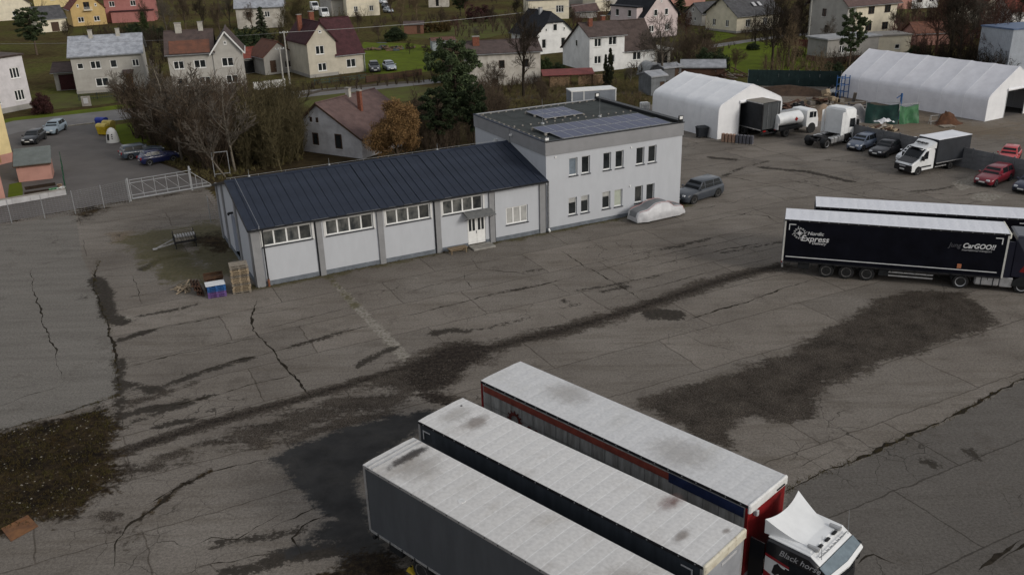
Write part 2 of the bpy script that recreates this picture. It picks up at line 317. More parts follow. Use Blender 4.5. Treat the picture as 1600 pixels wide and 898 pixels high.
A['stain'] = np.maximum.reduce([line_attr(l_, w_, 0.45)*k_ for l_, w_, k_ in [
    ([(188, 531), (210, 524), (234, 517)], 0.28, 1), ([(216, 494), (275, 483), (310, 475)], 0.22, 1), ([(147, 436), (165, 458), (170, 494), (190, 505)], 0.55, 0.95),
    ([(225, 614), (312, 583), (359, 568), (390, 560)], 0.22, 1), ([(187, 600), (230, 605), (250, 612)], 0.35, 1), ([(187, 650), (230, 640), (284, 630)], 0.4, 1),
    ([(450, 544), (512, 525), (540, 517)], 0.22, 1), ([(559, 573), (590, 553), (616, 544)], 0.28, 1), ([(740, 516), (778, 508), (825, 497)], 0.12, 1),
    ([(680, 520), (705, 515), (730, 518)], 0.35, 0.9), ([(880, 468), (895, 478), (905, 474)], 0.1, 1), ([(940, 455), (980, 448)], 0.18, 1), ([(760, 462), (841, 445)], 0.13, 1),
    ([(1020, 490), (1050, 492)], 0.9, 0.85), ([(1445, 720), (1462, 728)], 0.3, 1), ([(1515, 705), (1530, 716)], 0.3, 1), ([(440, 760), (470, 800)], 0.1, 0.7),
    ([(1075, 300), (1110, 285), (1160, 262), (1200, 252)], 0.3, 0.75), ([(1190, 262), (1260, 268), (1330, 284)], 0.45, 0.85), ([(1290, 250), (1340, 254)], 0.25, 0.8), ([(1110, 246), (1150, 250)], 0.5, 0.8), ([(1010, 395), (1060, 385), (1110, 372)], 0.2, 0.85), ([(900, 455), (985, 440), (1040, 428)], 0.16, 0.9), ([(820, 425), (850, 420)], 0.2, 0.8), ([(1130, 395), (1222, 378)], 0.14, 0.9), ([(205, 660), (260, 640), (330, 618)], 0.25, 0.95), ([(250, 665), (300, 655)], 0.3, 0.85), ([(340, 850), (420, 838), (470, 828)], 0.25, 0.95), ([(430, 870), (500, 862), (560, 850)], 0.5, 0.95), ([(350, 895), (430, 880)], 0.35, 0.9), ([(186, 560), (188, 630), (178, 680)], 0.3, 0.95), ([(225, 420), (250, 405), (290, 398)], 0.5, 0.8), ([(1480, 316), (1560, 326)], 0.3, 0.7), ([(1420, 300), (1470, 296), (1500, 288)], 0.15, 0.85)]])
A['pale'] = np.maximum.reduce([poly_attr([(516, 440), (526, 440), (562, 474), (592, 506), (622, 534), (652, 570), (636, 574), (605, 540), (574, 506), (544, 474)], 0.18),
    poly_attr([(1487, 286), (1520, 274), (1535, 290), (1500, 298)], 0.3), poly_attr([(1512, 309), (1530, 300), (1571, 306), (1543, 316)], 0.3),
    poly_attr([(176, 497), (205, 493), (208, 499), (180, 505)], 0.3), poly_attr([(640, 436), (655, 430), (660, 438), (645, 441)], 0.6)*0.7, poly_attr([(1180, 205), (1245, 195), (1420, 235), (1460, 330), (1180, 320)], 6)*0.35])
A['brown'] = np.maximum.reduce([poly_attr([(1230, 150), (1330, 140), (1420, 165), (1540, 195), (1600, 190), (1600, 215), (1420, 215), (1330, 190), (1250, 180)], 4)*0.9, poly_attr([(170, 365), (205, 360), (210, 372), (178, 380)], 0.8), poly_attr([(400, 690), (430, 678), (440, 690), (410, 704)], 0.6)*0.8])
yard = npmesh('yard', np.column_stack([V2, np.zeros(len(V2))]), F, None); struct(yard)
for k, v in A.items():
    at = yard.data.attributes.new(k, 'FLOAT', 'POINT'); at.data.foreach_set('value', v.astype(np.float32))
def yard_mat():
    m = bpy.data.materials.new('worn_asphalt'); m.use_nodes = True; n = m.node_tree.nodes; l = m.node_tree.links; b = n['Principled BSDF']
    tc = n.new('ShaderNodeTexCoord')
    def noise(s_, d=6, r=0.6, w_=0.0, vec=None):
        t = n.new('ShaderNodeTexNoise'); t.inputs['Scale'].default_value = s_; t.inputs['Detail'].default_value = d; t.inputs['Roughness'].default_value = r; t.inputs['Distortion'].default_value = w_
        l.new(vec or tc.outputs['Object'], t.inputs['Vector']); return t.outputs[0]
    def ramp(f, p0, c0, p1, c1, mid=None):
        t = n.new('ShaderNodeValToRGB'); e = t.color_ramp.elements; e[0].position = p0; e[0].color = (*c0, 1); e[1].position = p1; e[1].color = (*c1, 1)
        if mid: x = e.new(mid[0]); x.color = (*mid[1], 1)
        l.new(f, t.inputs[0]); return t.outputs[0]
    def mix(f, a, c, mode='MIX'):
        t = n.new('ShaderNodeMix'); t.data_type = 'RGBA'; t.blend_type = mode
        if isinstance(f, float): t.inputs[0].default_value = f
        else: l.new(f, t.inputs[0])
        l.new(a, t.inputs[6])
        if isinstance(c, tuple): t.inputs[7].default_value = (*c, 1)
        else: l.new(c, t.inputs[7])
        return t.outputs[2]
    def math_(op, a, c):
        t = n.new('ShaderNodeMath'); t.operation = op
        for i, x in enumerate((a, c)):
            if isinstance(x, (int, float)): t.inputs[i].default_value = x
            else: l.new(x, t.inputs[i])
        return t.outputs[0]
    edge = noise(0.7, 5, 0.75); edge2 = noise(4.5, 3, 0.7)
    # streaks dragged along the building line
    mp = n.new('ShaderNodeMapping'); mp.inputs['Rotation'].default_value = (0, 0, -R(26.5)); mp.inputs['Scale'].default_value = (0.16, 1.3, 1); l.new(tc.outputs['Object'], mp.inputs['Vector'])
    strk = noise(1.0, 5, 0.68, 0.0, mp.outputs[0])
    def mask(name, amp=0.9, e=0.06, n2=0.35):
        amp *= 1.7; n2 *= 1.5
        t = n.new('ShaderNodeAttribute'); t.attribute_name = name
        x = math_('ADD', t.outputs['Fac'], math_('MULTIPLY', math_('SUBTRACT', edge, 0.5), amp)); x = math_('ADD', x, math_('MULTIPLY', math_('SUBTRACT', edge2, 0.5), n2))
        x = math_('ADD', x, math_('MULTIPLY', math_('SUBTRACT', strk, 0.5), amp*0.8))
        r_ = n.new('ShaderNodeMapRange'); r_.interpolation_type = 'SMOOTHSTEP'; r_.inputs[1].default_value = 0.5-e; r_.inputs[2].default_value = 0.5+e; l.new(x, r_.inputs[0]); return r_.outputs[0]
    base = ramp(noise(0.12, 5, 0.65), 0.3, (0.112, 0.099, 0.086), 0.7, (0.178, 0.161, 0.142), (0.5, (0.147, 0.131, 0.114)))
    base = mix(math_('MULTIPLY', ramp(strk, 0.32, (1, 1, 1), 0.52, (0, 0, 0)), 0.55), base, (0.090, 0.077, 0.062))
    base = mix(mask('smooth', 0.15, 0.1, 0.1), base, ramp(strk, 0.35, (0.122, 0.113, 0.101), 0.7, (0.158, 0.147, 0.132)))
    base = mix(math_('MULTIPLY', mask('dark', 0.7, 0.25), 0.62), base, (0.068, 0.065, 0.061))
    base = mix(math_('MULTIPLY', mask('brown', 0.8, 0.3), 0.7), base, (0.130, 0.100, 0.068))
    # slab joints of the old yard, laid along the building line
    bk = n.new('ShaderNodeTexBrick'); bk.offset = 0.37; bk.inputs['Scale'].default_value = 1.0; bk.inputs['Brick Width'].default_value = 11.0; bk.inputs['Row Height'].default_value = 4.3; bk.inputs['Mortar Size'].default_value = 0.05; bk.inputs['Mortar Smooth'].default_value = 0.6
    bk.inputs['Color1'].default_value = (0.86, 0.86, 0.86, 1); bk.inputs['Color2'].default_value = (1.12, 1.11, 1.10, 1); bk.inputs['Mortar'].default_value = (0.42, 0.40, 0.38, 1)
    m2 = n.new('ShaderNodeMapping'); m2.inputs['Rotation'].default_value = (0, 0, -R(26.5)); wb = n.new('ShaderNodeVectorMath'); wb.operation = 'ADD'; wn = n.new('ShaderNodeTexNoise'); wn.inputs['Scale'].default_value = 0.9; wn.inputs['Detail'].default_value = 3; l.new(tc.outputs['Object'], wn.inputs['Vector'])
    ws = n.new('ShaderNodeVectorMath'); ws.operation = 'SCALE'; ws.inputs['Scale'].default_value = 0.35; l.new(wn.outputs['Color'], ws.inputs[0]); l.new(tc.outputs['Object'], wb.inputs[0]); l.new(ws.outputs[0], wb.inputs[1]); l.new(wb.outputs[0], m2.inputs['Vector']); l.new(m2.outputs[0], bk.inputs['Vector'])
    sm_ = n.new('ShaderNodeAttribute'); sm_.attribute_name = 'smooth'
    base = mix(math_('MULTIPLY', math_('SUBTRACT', 1.0, sm_.outputs['Fac']), math_('ADD', 0.35, math_('MULTIPLY', edge, 0.85))), base, mix(1.0, base, bk.outputs[0], 'MULTIPLY'))
    base = mix(math_('MULTIPLY', ramp(noise(0.35, 5, 0.8), 0.55, (0, 0, 0), 0.72, (1, 1, 1)), 0.5), base, (0.058, 0.050, 0.042))
    # speckle of aggregate
    vo = n.new('ShaderNodeTexVoronoi'); vo.inputs['Scale'].default_value = 22; l.new(tc.outputs['Object'], vo.inputs['Vector'])
    base = mix(1.0, base, ramp(noise(8, 3, 1.0), 0.38, (0.78, 0.78, 0.78), 0.62, (1.30, 1.30, 1.30)), 'MULTIPLY')
    base = mix(mask('pale', 0.35, 0.1), base, ramp(noise(4, 3, 0.75), 0.35, (0.11, 0.098, 0.08), 0.62, (0.25, 0.23, 0.20)))
    # fine crazing where the surface is broken
    v2 = n.new('ShaderNodeTexVoronoi'); v2.feature = 'DISTANCE_TO_EDGE'; v2.inputs['Scale'].default_value = 0.55
    mw = n.new('ShaderNodeVectorMath'); mw.operation = 'ADD'; l.new(tc.outputs['Object'], mw.inputs[0])
    nv = n.new('ShaderNodeTexNoise'); nv.inputs['Scale'].default_value = 0.8; nv.inputs['Detail'].default_value = 3; l.new(tc.outputs['Object'], nv.inputs['Vector']); l.new(nv.outputs['Color'], mw.inputs[1]); l.new(mw.outputs[0], v2.inputs['Vector'])
    cr = ramp(v2.outputs['Distance'], 0.004, (1, 1, 1), 0.012, (0, 0, 0)); zone = ramp(noise(0.09, 5, 0.6), 0.53, (0, 0, 0), 0.60, (1, 1, 1))
    crz = math_('MULTIPLY', math_('MULTIPLY', cr, zone), 0.75)
    base = mix(crz, base, (0.030, 0.026, 0.022))
    st = mask('stain', 0.6, 0.12, 0.7); base = mix(math_('MULTIPLY', st, 0.95), base, ramp(edge2, 0.35, (0.022, 0.019, 0.016), 0.7, (0.046, 0.040, 0.033)))
    gr = mask('gravel', 0.75, 0.16, 0.4); gr = math_('MULTIPLY', gr, math_('ADD', 0.72, math_('MULTIPLY', edge2, 0.5)))
    gcol = mix(1.0, ramp(noise(13, 2, 1.0), 0.36, (0.014, 0.012, 0.010), 0.66, (0.092, 0.080, 0.068), (0.5, (0.036, 0.031, 0.026))), ramp(edge, 0.36, (0.60, 0.57, 0.54), 0.64, (1.5, 1.46, 1.42)), 'MULTIPLY')
    ga2 = n.new('ShaderNodeAttribute'); ga2.attribute_name = 'track'; base = mix(gr, base, gcol); base = mix(math_('MULTIPLY', mask('track', 0.5, 0.14, 0.6), math_('ADD', 0.6, math_('MULTIPLY', edge2, 0.6))), base, ramp(noise(4, 3, 1.0), 0.4, (0.009, 0.007, 0.006), 0.64, (0.044, 0.036, 0.029)))
    tp = math_('MULTIPLY', mask('tarpatch', 0.55, 0.16, 0.4), math_('ADD', 0.78, math_('MULTIPLY', edge, 0.4))); base = mix(tp, base, ramp(noise(0.8, 3, 0.6), 0.3, (0.021, 0.0208, 0.0206), 0.7, (0.037, 0.0365, 0.036)))
    base = mix(math_('MULTIPLY', mask('moss', 0.8, 0.15), 0.8), base, ramp(edge2, 0.35, (0.052, 0.048, 0.022), 0.7, (0.098, 0.086, 0.044)))
    di = mask('dirt', 0.65, 0.16, 0.5); dn = ramp(noise(0.45, 3, 0.6), 0.35, (0.55, 0.55, 0.55), 0.65, (1.5, 1.42, 1.2)); base = mix(di, base, mix(1.0, ramp(noise(2.6, 4, 1.0), 0.38, (0.008, 0.006, 0.0045), 0.66, (0.052, 0.040, 0.021), (0.52, (0.022, 0.016, 0.0105))), dn, 'MULTIPLY'))
    l.new(base, b.inputs['Base Color'])
    rg = math_('SUBTRACT', 0.88, math_('MULTIPLY', tp, 0.22)); l.new(rg, b.inputs['Roughness']); b.inputs['Specular IOR Level'].default_value = 0.05
    ga = n.new('ShaderNodeAttribute'); ga.attribute_name = 'gravel'; h = math_('MULTIPLY', noise(12, 4, 0.85), math_('ADD', math_('MULTIPLY', ga.outputs['Fac'], 1.2), 0.3))
    bp = n.new('ShaderNodeBump'); bp.inputs['Strength'].default_value = 0.6; bp.inputs['Distance'].default_value = 0.03; l.new(h, bp.inputs['Height']); l.new(bp.outputs[0], b.inputs['Normal'])
    return m
yard.data.materials.append(yard_mat())

# ---------------------------------------------------------------- open cracks in the slab, filled with dark soil
M_crack = mat('crack_soil', (0.036, 0.030, 0.023), 0.95, c2=(0.014, 0.012, 0.009), scale=3, spec=0.03)
CR = [
 ([(403, 462), (391, 494), (395, 516), (416, 534), (431, 556), (450, 584), (487, 622)], .06), ([(194, 575), (280, 552), (340, 540), (400, 528)], .05), ([(188, 531), (234, 517), (281, 506), (353, 494)], .05),
 ([(250, 600), (312, 581), (359, 566), (416, 553), (440, 546), (500, 531)], .05), ([(219, 640), (284, 630), (344, 616), (406, 598), (487, 578)], .06), ([(394, 491), (437, 486), (500, 473), (512, 472)], .035),
 ([(400, 516), (444, 506), (500, 492), (544, 481)], .035), ([(50, 416), (52, 453), (66, 494), (81, 534), (94, 569), (100, 597)], .045), ([(0, 633), (47, 616), (100, 600)], .03), ([(50, 416), (90, 407), (120, 402)], .03),
 ([(156, 406), (147, 425), (147, 453), (165, 494), (178, 540), (181, 575), (187, 612)], .09), ([(187, 616), (169, 623), (94, 647), (0, 672)], .06), ([(594, 503), (669, 484), (709, 475), (762, 462), (841, 445), (912, 428)], .05),
 ([(856, 439), (830, 430), (800, 425), (750, 420), (735, 405), (745, 395)], .03), ([(878, 392), (919, 419), (960, 441), (1010, 473)], .06), ([(450, 544), (512, 525), (578, 509)], .05), ([(725, 425), (730, 440), (738, 451)], .02),
 ([(860, 442), (880, 455), (892, 460)], .025), ([(871, 487), (890, 500), (900, 504)], .025), ([(868, 478), (880, 482), (895, 474)], .03), ([(456, 584), (470, 602), (487, 622)], .05), ([(553, 462), (590, 452), (600, 445)], .02),
 ([(1055, 507), (1100, 493), (1156, 475), (1225, 450), (1275, 436)], .06), ([(1060, 520), (1100, 536), (1147, 548), (1169, 560)], .02), ([(1228, 768), (1250, 752), (1290, 735), (1330, 722), (1375, 702), (1415, 682), (1475, 657), (1515, 635), (1543, 620), (1600, 590), (1700, 552)], .09),
 ([(1200, 276), (1278, 290), (1356, 309), (1420, 314)], .06), ([(1131, 333), (1200, 338), (1224, 352)], .04), ([(1090, 350), (1160, 335), (1210, 322)], .04), ([(900, 430), (1000, 405), (1120, 380), (1215, 360)], .035), ([(1000, 420), (1120, 392), (1222, 375)], .05),
 ([(940, 470), (1050, 440), (1150, 415), (1225, 398)], .03), ([(1085, 270), (1150, 278), (1220, 292), (1270, 305)], .04), ([(1075, 330), (1140, 318), (1200, 300)], .03), ([(1140, 215), (1200, 235), (1260, 250)], .04), ([(1350, 285), (1420, 300), (1500, 306), (1560, 296)], .05),
 ([(1530, 890), (1560, 868), (1600, 845)], .08), ([(1340, 880), (1365, 865), (1400, 880)], .03), ([(1250, 730), (1280, 715), (1310, 700)], .03), ([(1560, 880), (1640, 820)], .04), ([(1440, 180), (1480, 172), (1560, 160)], .05), ([(1500, 165), (1530, 185)], .04),
 ([(175, 890), (182, 850), (205, 815), (240, 795), (270, 765), (330, 735), (420, 715)], .06), ([(225, 790), (260, 772), (300, 745)], .05), ([(300, 850), (330, 838), (370, 840), (410, 818), (445, 800)], .04), ([(415, 830), (440, 815), (500, 790)], .05), ([(470, 870), (450, 840), (480, 815), (520, 800)], .04),
 ([(300, 890), (330, 880), (400, 870), (470, 850)], .03), ([(212, 330), (260, 342), (320, 330)], .02), ([(180, 470), (250, 455), (300, 440)], .03), ([(210, 430), (215, 450), (222, 475)], .03), ([(620, 470), (640, 455), (700, 440), (780, 415)], .02)]
def ribbon(pts, wid, seed):
    r = random.Random(seed); out = []
    for a, b in zip(pts, pts[1:]):
        L = math.hypot(b[0]-a[0], b[1]-a[1]); k = max(1, int(L/0.28))
        for i in range(k): out.append((a[0]+(b[0]-a[0])*i/k, a[1]+(b[1]-a[1])*i/k))
    out.append(pts[-1]); n_ = len(out); V = []; off = 0
    for i, p in enumerate(out):
        q0 = out[max(0, i-1)]; q1 = out[min(n_-1, i+1)]; d = Vector((q1[0]-q0[0], q1[1]-q0[1])); d = d.normalized() if d.length else Vector((1, 0)); nn = Vector((-d.y, d.x))
        off = off*0.7+r.uniform(-0.08, 0.08); t = min(1, 4*i/n_, 4*(n_-1-i)/n_)+0.1; ww = wid*t*(0.25+1.3*r.random()**1.6)*(0.55+0.9*abs(math.sin(i*0.13+seed)))
        V += [(p[0]+nn.x*(off-ww), p[1]+nn.y*(off-ww), 0.004), (p[0]+nn.x*(off+ww), p[1]+nn.y*(off+ww), 0.004)]
    b = MB(); b.add(V, [(2*i, 2*i+2, 2*i+3, 2*i+1) for i in range(n_-1)]); return b
for i, (p, w_) in enumerate(CR):
    o = ribbon(Gs(p), w_*0.8, i).build('crack', M_crack, yard)
    if o.data.polygons[0].normal.z < 0: o.data.flip_normals()

# ---------------------------------------------------------------- loose stones, weeds
def scatter_stones(name, px, count, r0, r1, m, label, seed, z=0.0):
    r = np.random.default_rng(seed); poly = Gs(px); pa = np.array(poly); lo, hi = pa.min(0), pa.max(0); pts = np.zeros((0, 2))
    while len(pts) < count:
        c = r.uniform(lo, hi, (count*2, 2)); pts = np.concatenate([pts, c[poly_sd(c, poly) > 0.05]])
    pts = pts[:count]; s = r0+(r1-r0)*r.random(count)**3; a = r.random(count)*6.28
    O = np.array([(1, 0, .1), (0, 1, .05), (-1, 0, .1), (0, -1, .0), (0, 0, .7)]); V = np.zeros((count, 5, 3)); ca, sa = np.cos(a), np.sin(a); q = 0.6+0.8*r.random((count, 5))
    V[..., 0] = pts[:, 0:1]+s[:, None]*q*(O[:, 0]*ca[:, None]-O[:, 1]*sa[:, None]); V[..., 1] = pts[:, 1:2]+s[:, None]*q*(O[:, 0]*sa[:, None]+O[:, 1]*ca[:, None]); V[..., 2] = z+s[:, None]*O[:, 2]
    Fq = np.array([(0, 1, 4), (1, 2, 4), (2, 3, 4), (3, 0, 4)]); F_ = (np.arange(count)[:, None, None]*5+Fq).reshape(-1, 3)
    return tag(npmesh(name, V.reshape(-1, 3), F_, m), label, 'gravel', kind='stuff')
def scatter_blades(name, pts, h0, h1, m, label, seed, per=7, cat='grass'):
    r = np.random.default_rng(seed); n_ = len(pts)*per; c = np.repeat(np.array(pts), per, 0)+r.normal(0, 0.07, (n_, 2)); h = h0+(h1-h0)*r.random(n_)**2; a = r.random(n_)*6.28; w_ = 0.012+h*0.06
    lean = r.normal(0, 0.45, (n_, 2))*h[:, None]; V = np.zeros((n_, 4, 3)); dx, dy = np.cos(a)*w_, np.sin(a)*w_
    V[:, 0] = np.stack([c[:, 0]-dx, c[:, 1]-dy, 0*h], 1); V[:, 1] = np.stack([c[:, 0]+dx, c[:, 1]+dy, 0*h], 1); V[:, 2] = np.stack([c[:, 0]-dy*.5, c[:, 1]+dx*.5, 0*h], 1); V[:, 3] = np.stack([c[:, 0]+lean[:, 0], c[:, 1]+lean[:, 1], h], 1)
    Fq = np.array([(0, 1, 3), (1, 2, 3), (2, 0, 3)]); F_ = (np.arange(n_)[:, None, None]*4+Fq).reshape(-1, 3)
    return tag(npmesh(name, V.reshape(-1, 3), F_, m), label, cat, kind='stuff')
DIRT = [(-60, 690), (0, 676), (60, 664), (165, 637), (180, 652), (176, 700), (186, 742), (148, 774), (110, 802), (60, 814), (0, 836), (-60, 850)]
scatter_stones('rubble', DIRT, 600, 0.008, 0.06, mat('pale_stone', (0.26, 0.24, 0.20), 0.9, c2=(0.10, 0.085, 0.06), scale=0.8, spec=0.02, lo=0.4, hi=0.62), 'small pale stones strewn over the weedy dirt patch', 1)
scatter_stones('gravel', [(1000, 628), (1120, 588), (1215, 558), (1262, 528), (1370, 472), (1500, 458), (1545, 500), (1440, 550), (1330, 590), (1280, 640), (1190, 655), (1100, 680)], 7000, 0.01, 0.036, mat('dark_gravel', (0.12, 0.105, 0.09), 0.9, c2=(0.03, 0.026, 0.022), scale=1.2, spec=0.02), 'loose dark gravel spread in the long broken patch of the yard', 2)
scatter_stones('gravel', [(430, 660), (640, 585), (760, 540), (800, 548), (690, 612), (640, 625), (520, 650)], 1800, 0.01, 0.045, MATS['dark_gravel'], 'loose dark gravel beside the pale concrete channel', 3)
r_ = np.random.default_rng(5)
def inpoly(px, n_, r):
    poly = Gs(px); pa = np.array(poly); lo, hi = pa.min(0), pa.max(0); out = np.zeros((0, 2))
    while len(out) < n_:
        c = r.uniform(lo, hi, (n_*3, 2)); out = np.concatenate([out, c[poly_sd(c, poly) > 0]])
    return out[:n_]
M_weed = mat('weeds', (0.062, 0.056, 0.020), 0.9, c2=(0.050, 0.034, 0.016), scale=0.7, spec=0.02)
scatter_blades('weeds', np.concatenate([inpoly(DIRT, 1100, r_)]), 0.03, 0.17, M_weed, 'withered weeds growing over the dirt patch at the yard corner', 6)
base_pts = [bl(x, -0.25-abs(random.gauss(0, 0.35))) for x in np.linspace(-23.8, 13, 900)]
scatter_blades('weeds', base_pts, 0.02, 0.14, M_weed, 'low weeds along the foot of the grey building', 7)
ctr = []
for p, w_ in CR[10:12]+[CR[24]]:
    q = Gs(p)
    for a, b in zip(q, q[1:]):
        for i in range(18): t = random.random(); ctr.append((a[0]+(b[0]-a[0])*t+random.gauss(0, .08), a[1]+(b[1]-a[1])*t+random.gauss(0, .08)))
scatter_blades('weeds', ctr, 0.02, 0.10, M_weed, 'small weeds sprouting from cracks in the asphalt', 8)
# ================================================================= BUILDING TOOLS
K = 0.989; wh = of = None
class WB(MB):
    """mesh builder in wall coordinates: x along the wall, d outwards, z up"""
    def __init__(s, T): super().__init__(); s.T = T
    def add(s, vs, fs): return super().add([s.T(*p) for p in vs], fs)
def frame(ox, oy, ang):
    c, s = math.cos(R(ang)), math.sin(R(ang))
    return lambda x, d, z: (ox+x*c+d*s, oy+x*s-d*c, z)
def wall_open(mb, T, x0, x1, z0, z1, ops, depth=0.12):
    X = sorted({x0, x1, *[o[0] for o in ops], *[o[1] for o in ops]}); Z = sorted({z0, z1, *[o[2] for o in ops], *[o[3] for o in ops]})
    for a, b in zip(X, X[1:]):
        for c, d in zip(Z, Z[1:]):
            mx, mz = (a+b)/2, (c+d)/2
            if any(o[0] < mx < o[1] and o[2] < mz < o[3] for o in ops): continue
            mb.add([T(a, 0, c), T(b, 0, c), T(b, 0, d), T(a, 0, d)], [(0, 1, 2, 3)])
    for a, b, c, d in ops:
        q = -depth
        for u, v in (((a, c), (a, d)), ((a, d), (b, d)), ((b, d), (b, c)), ((b, c), (a, c))):
            mb.add([T(u[0], 0, u[1]), T(v[0], 0, v[1]), T(v[0], q, v[1]), T(u[0], q, u[1])], [(0, 1, 2, 3)])
M_pvc = mat('white_pvc', (0.72, 0.72, 0.70), 0.4, 0.04, 3)
M_glass = mat('window_glass', (0.030, 0.034, 0.036), 0.08, c2=(0.012, 0.014, 0.015), scale=0.9, spec=0.5)
M_glass2 = mat('window_glass_net', (0.17, 0.17, 0.16), 0.15, c2=(0.03, 0.034, 0.036), scale=1.6, spec=0.5, stretch=(1, 1, 0.6))
M_glass3 = mat('window_glass_blind', (0.42, 0.42, 0.40), 0.3, c2=(0.30, 0.30, 0.29), scale=2, spec=0.5)
M_brownfr = mat('brown_frame', (0.06, 0.035, 0.022), 0.5, 0.1, 4)
M_tin = mat('sill_tin', (0.040, 0.042, 0.048), 0.5, 0.1, 3, metal=0.3)
M_white = mat('white_trim', (0.66, 0.66, 0.64), 0.6, 0.06, 2)
def window(parent, T, x0, x1, z0, z1, depth=0.12, mull=(0.5,), fm=None, gm=None, sm=None, fw=0.07, sill=True, bars=(), d0=None):
    """window part with its panes and sill as sub-parts; d0 sets it proud of the wall instead of in a reveal"""
    q = -depth+0.015 if d0 is None else d0; fm = fm or M_pvc
    b = WB(T)
    fw = fw*1.4 if parent not in (wh, of) else fw
    b.box(x0, x1, q, q+0.06, z1-fw, z1); b.box(x0, x1, q, q+0.06, z0, z0+fw); b.box(x0, x0+fw, q, q+0.06, z0+fw, z1-fw); b.box(x1-fw, x1, q, q+0.06, z0+fw, z1-fw)
    cuts = [x0+fw/2]+[x0+(x1-x0)*m for m in mull]+[x1-fw/2]
    for m in cuts[1:-1]: b.box(m-fw/2-0.01, m+fw/2+0.01, q, q+0.062, z0+fw, z1-fw)
    for t in bars: zz = z0+(z1-z0)*t; b.box(x0+fw, x1-fw, q, q+0.058, zz-0.025, zz+0.025)
    o = b.build('window', fm, parent)
    gl = gm if isinstance(gm, (list, tuple)) else [gm or M_glass]
    for i, (a, c) in enumerate(zip(cuts, cuts[1:])):
        p = WB(T); p.box(a+fw/2, c-fw/2, q+0.005, q+0.028, z0+fw, z1-fw); p.build('pane', gl[i % len(gl)], o)
    if sill:
        p = WB(T); p.box(x0-0.05, x1+0.05, q+0.02, 0.09, z0-0.07, z0-0.005); p.build('sill', sm or M_white, o)
    return o

# ================================================================= THE GREY DEPOT: warehouse and office
M_wall = mat('grey_render', (0.435, 0.45, 0.475), 0.9, 0.022, 1.6, stretch=(1.0, 1.0, 0.35), bump=0.004, bscale=60, spec=0.03)
M_pil = mat('taupe_render', (0.235, 0.236, 0.240), 0.9, 0.05, 1.5, bump=0.004, bscale=60, spec=0.03)
M_plinth = mat('plinth_render', (0.15, 0.165, 0.185), 0.9, 0.14, 1.5, bump=0.008, bscale=40, spec=0.03)
M_roof = mat('anthracite_sheet', (0.024, 0.030, 0.045), 0.5, 0.12, 0.7, metal=0.0, spec=0.08, rnd=0.02)
M_zinc = mat('zinc', (0.30, 0.31, 0.32), 0.45, 0.12, 3, metal=0.5)
M_black = mat('black_metal', (0.018, 0.019, 0.021), 0.45, 0.15, 4)
M_galv = mat('galvanised', (0.36, 0.37, 0.38), 0.5, 0.12, 6, metal=0.55)
WX0, WD, ZE, ZR = -23.15, 12.8, 4.1, 5.84
wh = thing('warehouse', 'long low grey warehouse with dark standing seam roof and band windows', 'warehouse', (BX*K, BY*K, 0.25), BYAW)
of = thing('office_building', 'two storey light grey office block with flat roof and solar panels', 'office', (BX*K, BY*K, 0.25), BYAW)
wh.scale = of.scale = (K, K, K); GZ = -0.26/K
T0 = frame(0, 0, 0)
WINS = [(-22.5, -18.95), (-17.96, -14.42), (-13.44, -9.95), (-8.94, -5.6)]
ops = [(a, b, 2.62, 3.75) for a, b in WINS]+[(-3.62, -1.7, 0.95, 2.33), (-6.97, -5.43, 0.0, 2.12)]
mb = MB()
wall_open(mb, T0, WX0, 0, 0.08, ZE, [o if o[2] > 0.08 else (o[0], o[1], 0.08, o[3]) for o in ops], 0.16)
TL = frame(WX0, WD, -90); TB = frame(0, WD, 180)
GD = (5.3, 7.5)   # blue gate on gable, in x along TL
wall_open(mb, TL, 0, WD, 0.08, ZE, [(GD[0], GD[1], 0.08, 3.3)], 0.35)
mb.add([TL(0, 0, ZE), TL(WD, 0, ZE), TL(WD/2, 0, ZR-0.08)], [(0, 1, 2)])
wall_open(mb, TB, 0, -WX0, 0.08, ZE, [])
mb.build('wall', M_wall, wh)
mb = MB(); mb.box(WX0-0.04, -6.97, -0.04, 0.3, GZ, 0.08); mb.build('plinth', M_plinth, wh)
mb = MB(); mb.box(-5.43, 0, -0.04, 0.3, GZ, 0.08); mb.build('plinth', M_plinth, wh)
mb = MB(); mb.box(WX0-0.04, WX0+0.3, 0.301, WD, GZ, 0.08); mb.build('plinth', M_plinth, wh)
for a, b in ((-23.2, -22.62), (-18.66, -18.26), (-14.14, -13.70), (-9.60, -9.19), (-5.09, -4.66), (-0.66, -0.16)):
    mb = MB(); mb.box(a, b, -0.13, 0.05, GZ, ZE-0.06); mb.build('pilaster', M_pil, wh)
for y in (0.02, 4.6, 9.6, 12.3):
    mb = MB(); mb.box(WX0-0.12, WX0+0.05, y, y+0.45, GZ, ZE+0.1+min(y, WD-y)*0.25); mb.build('pilaster', M_pil, wh)
for i, (a, b) in enumerate(WINS):
    mb = MB(); e = 0.16   # pale plaster surround, a hand proud of the wall
    mb.box(a-e, b+e, -0.03, 0.02, 3.75, 3.75+e); mb.box(a-e, a, -0.03, 0.02, 2.55, 3.75); mb.box(b, b+e, -0.03, 0.02, 2.55, 3.75)
    mb.build('window_surround', mat('pale_surround', (0.56, 0.56, 0.55), 0.85, 0.04, 2), wh)
    window(wh, T0, a, b, 2.62, 3.75, 0.16, (0.25, 0.5, 0.75), gm=[M_glass2, M_glass2, M_glass2, mat('window_glass_dim', (0.075, 0.075, 0.07), 0.12, c2=(0.02, 0.022, 0.024), scale=1.4)], sm=M_tin, fw=0.085)
window(wh, T0, -3.62, -1.7, 0.95, 2.33, 0.16, (0.333, 0.667), gm=M_glass3, sm=M_tin, fw=0.09)
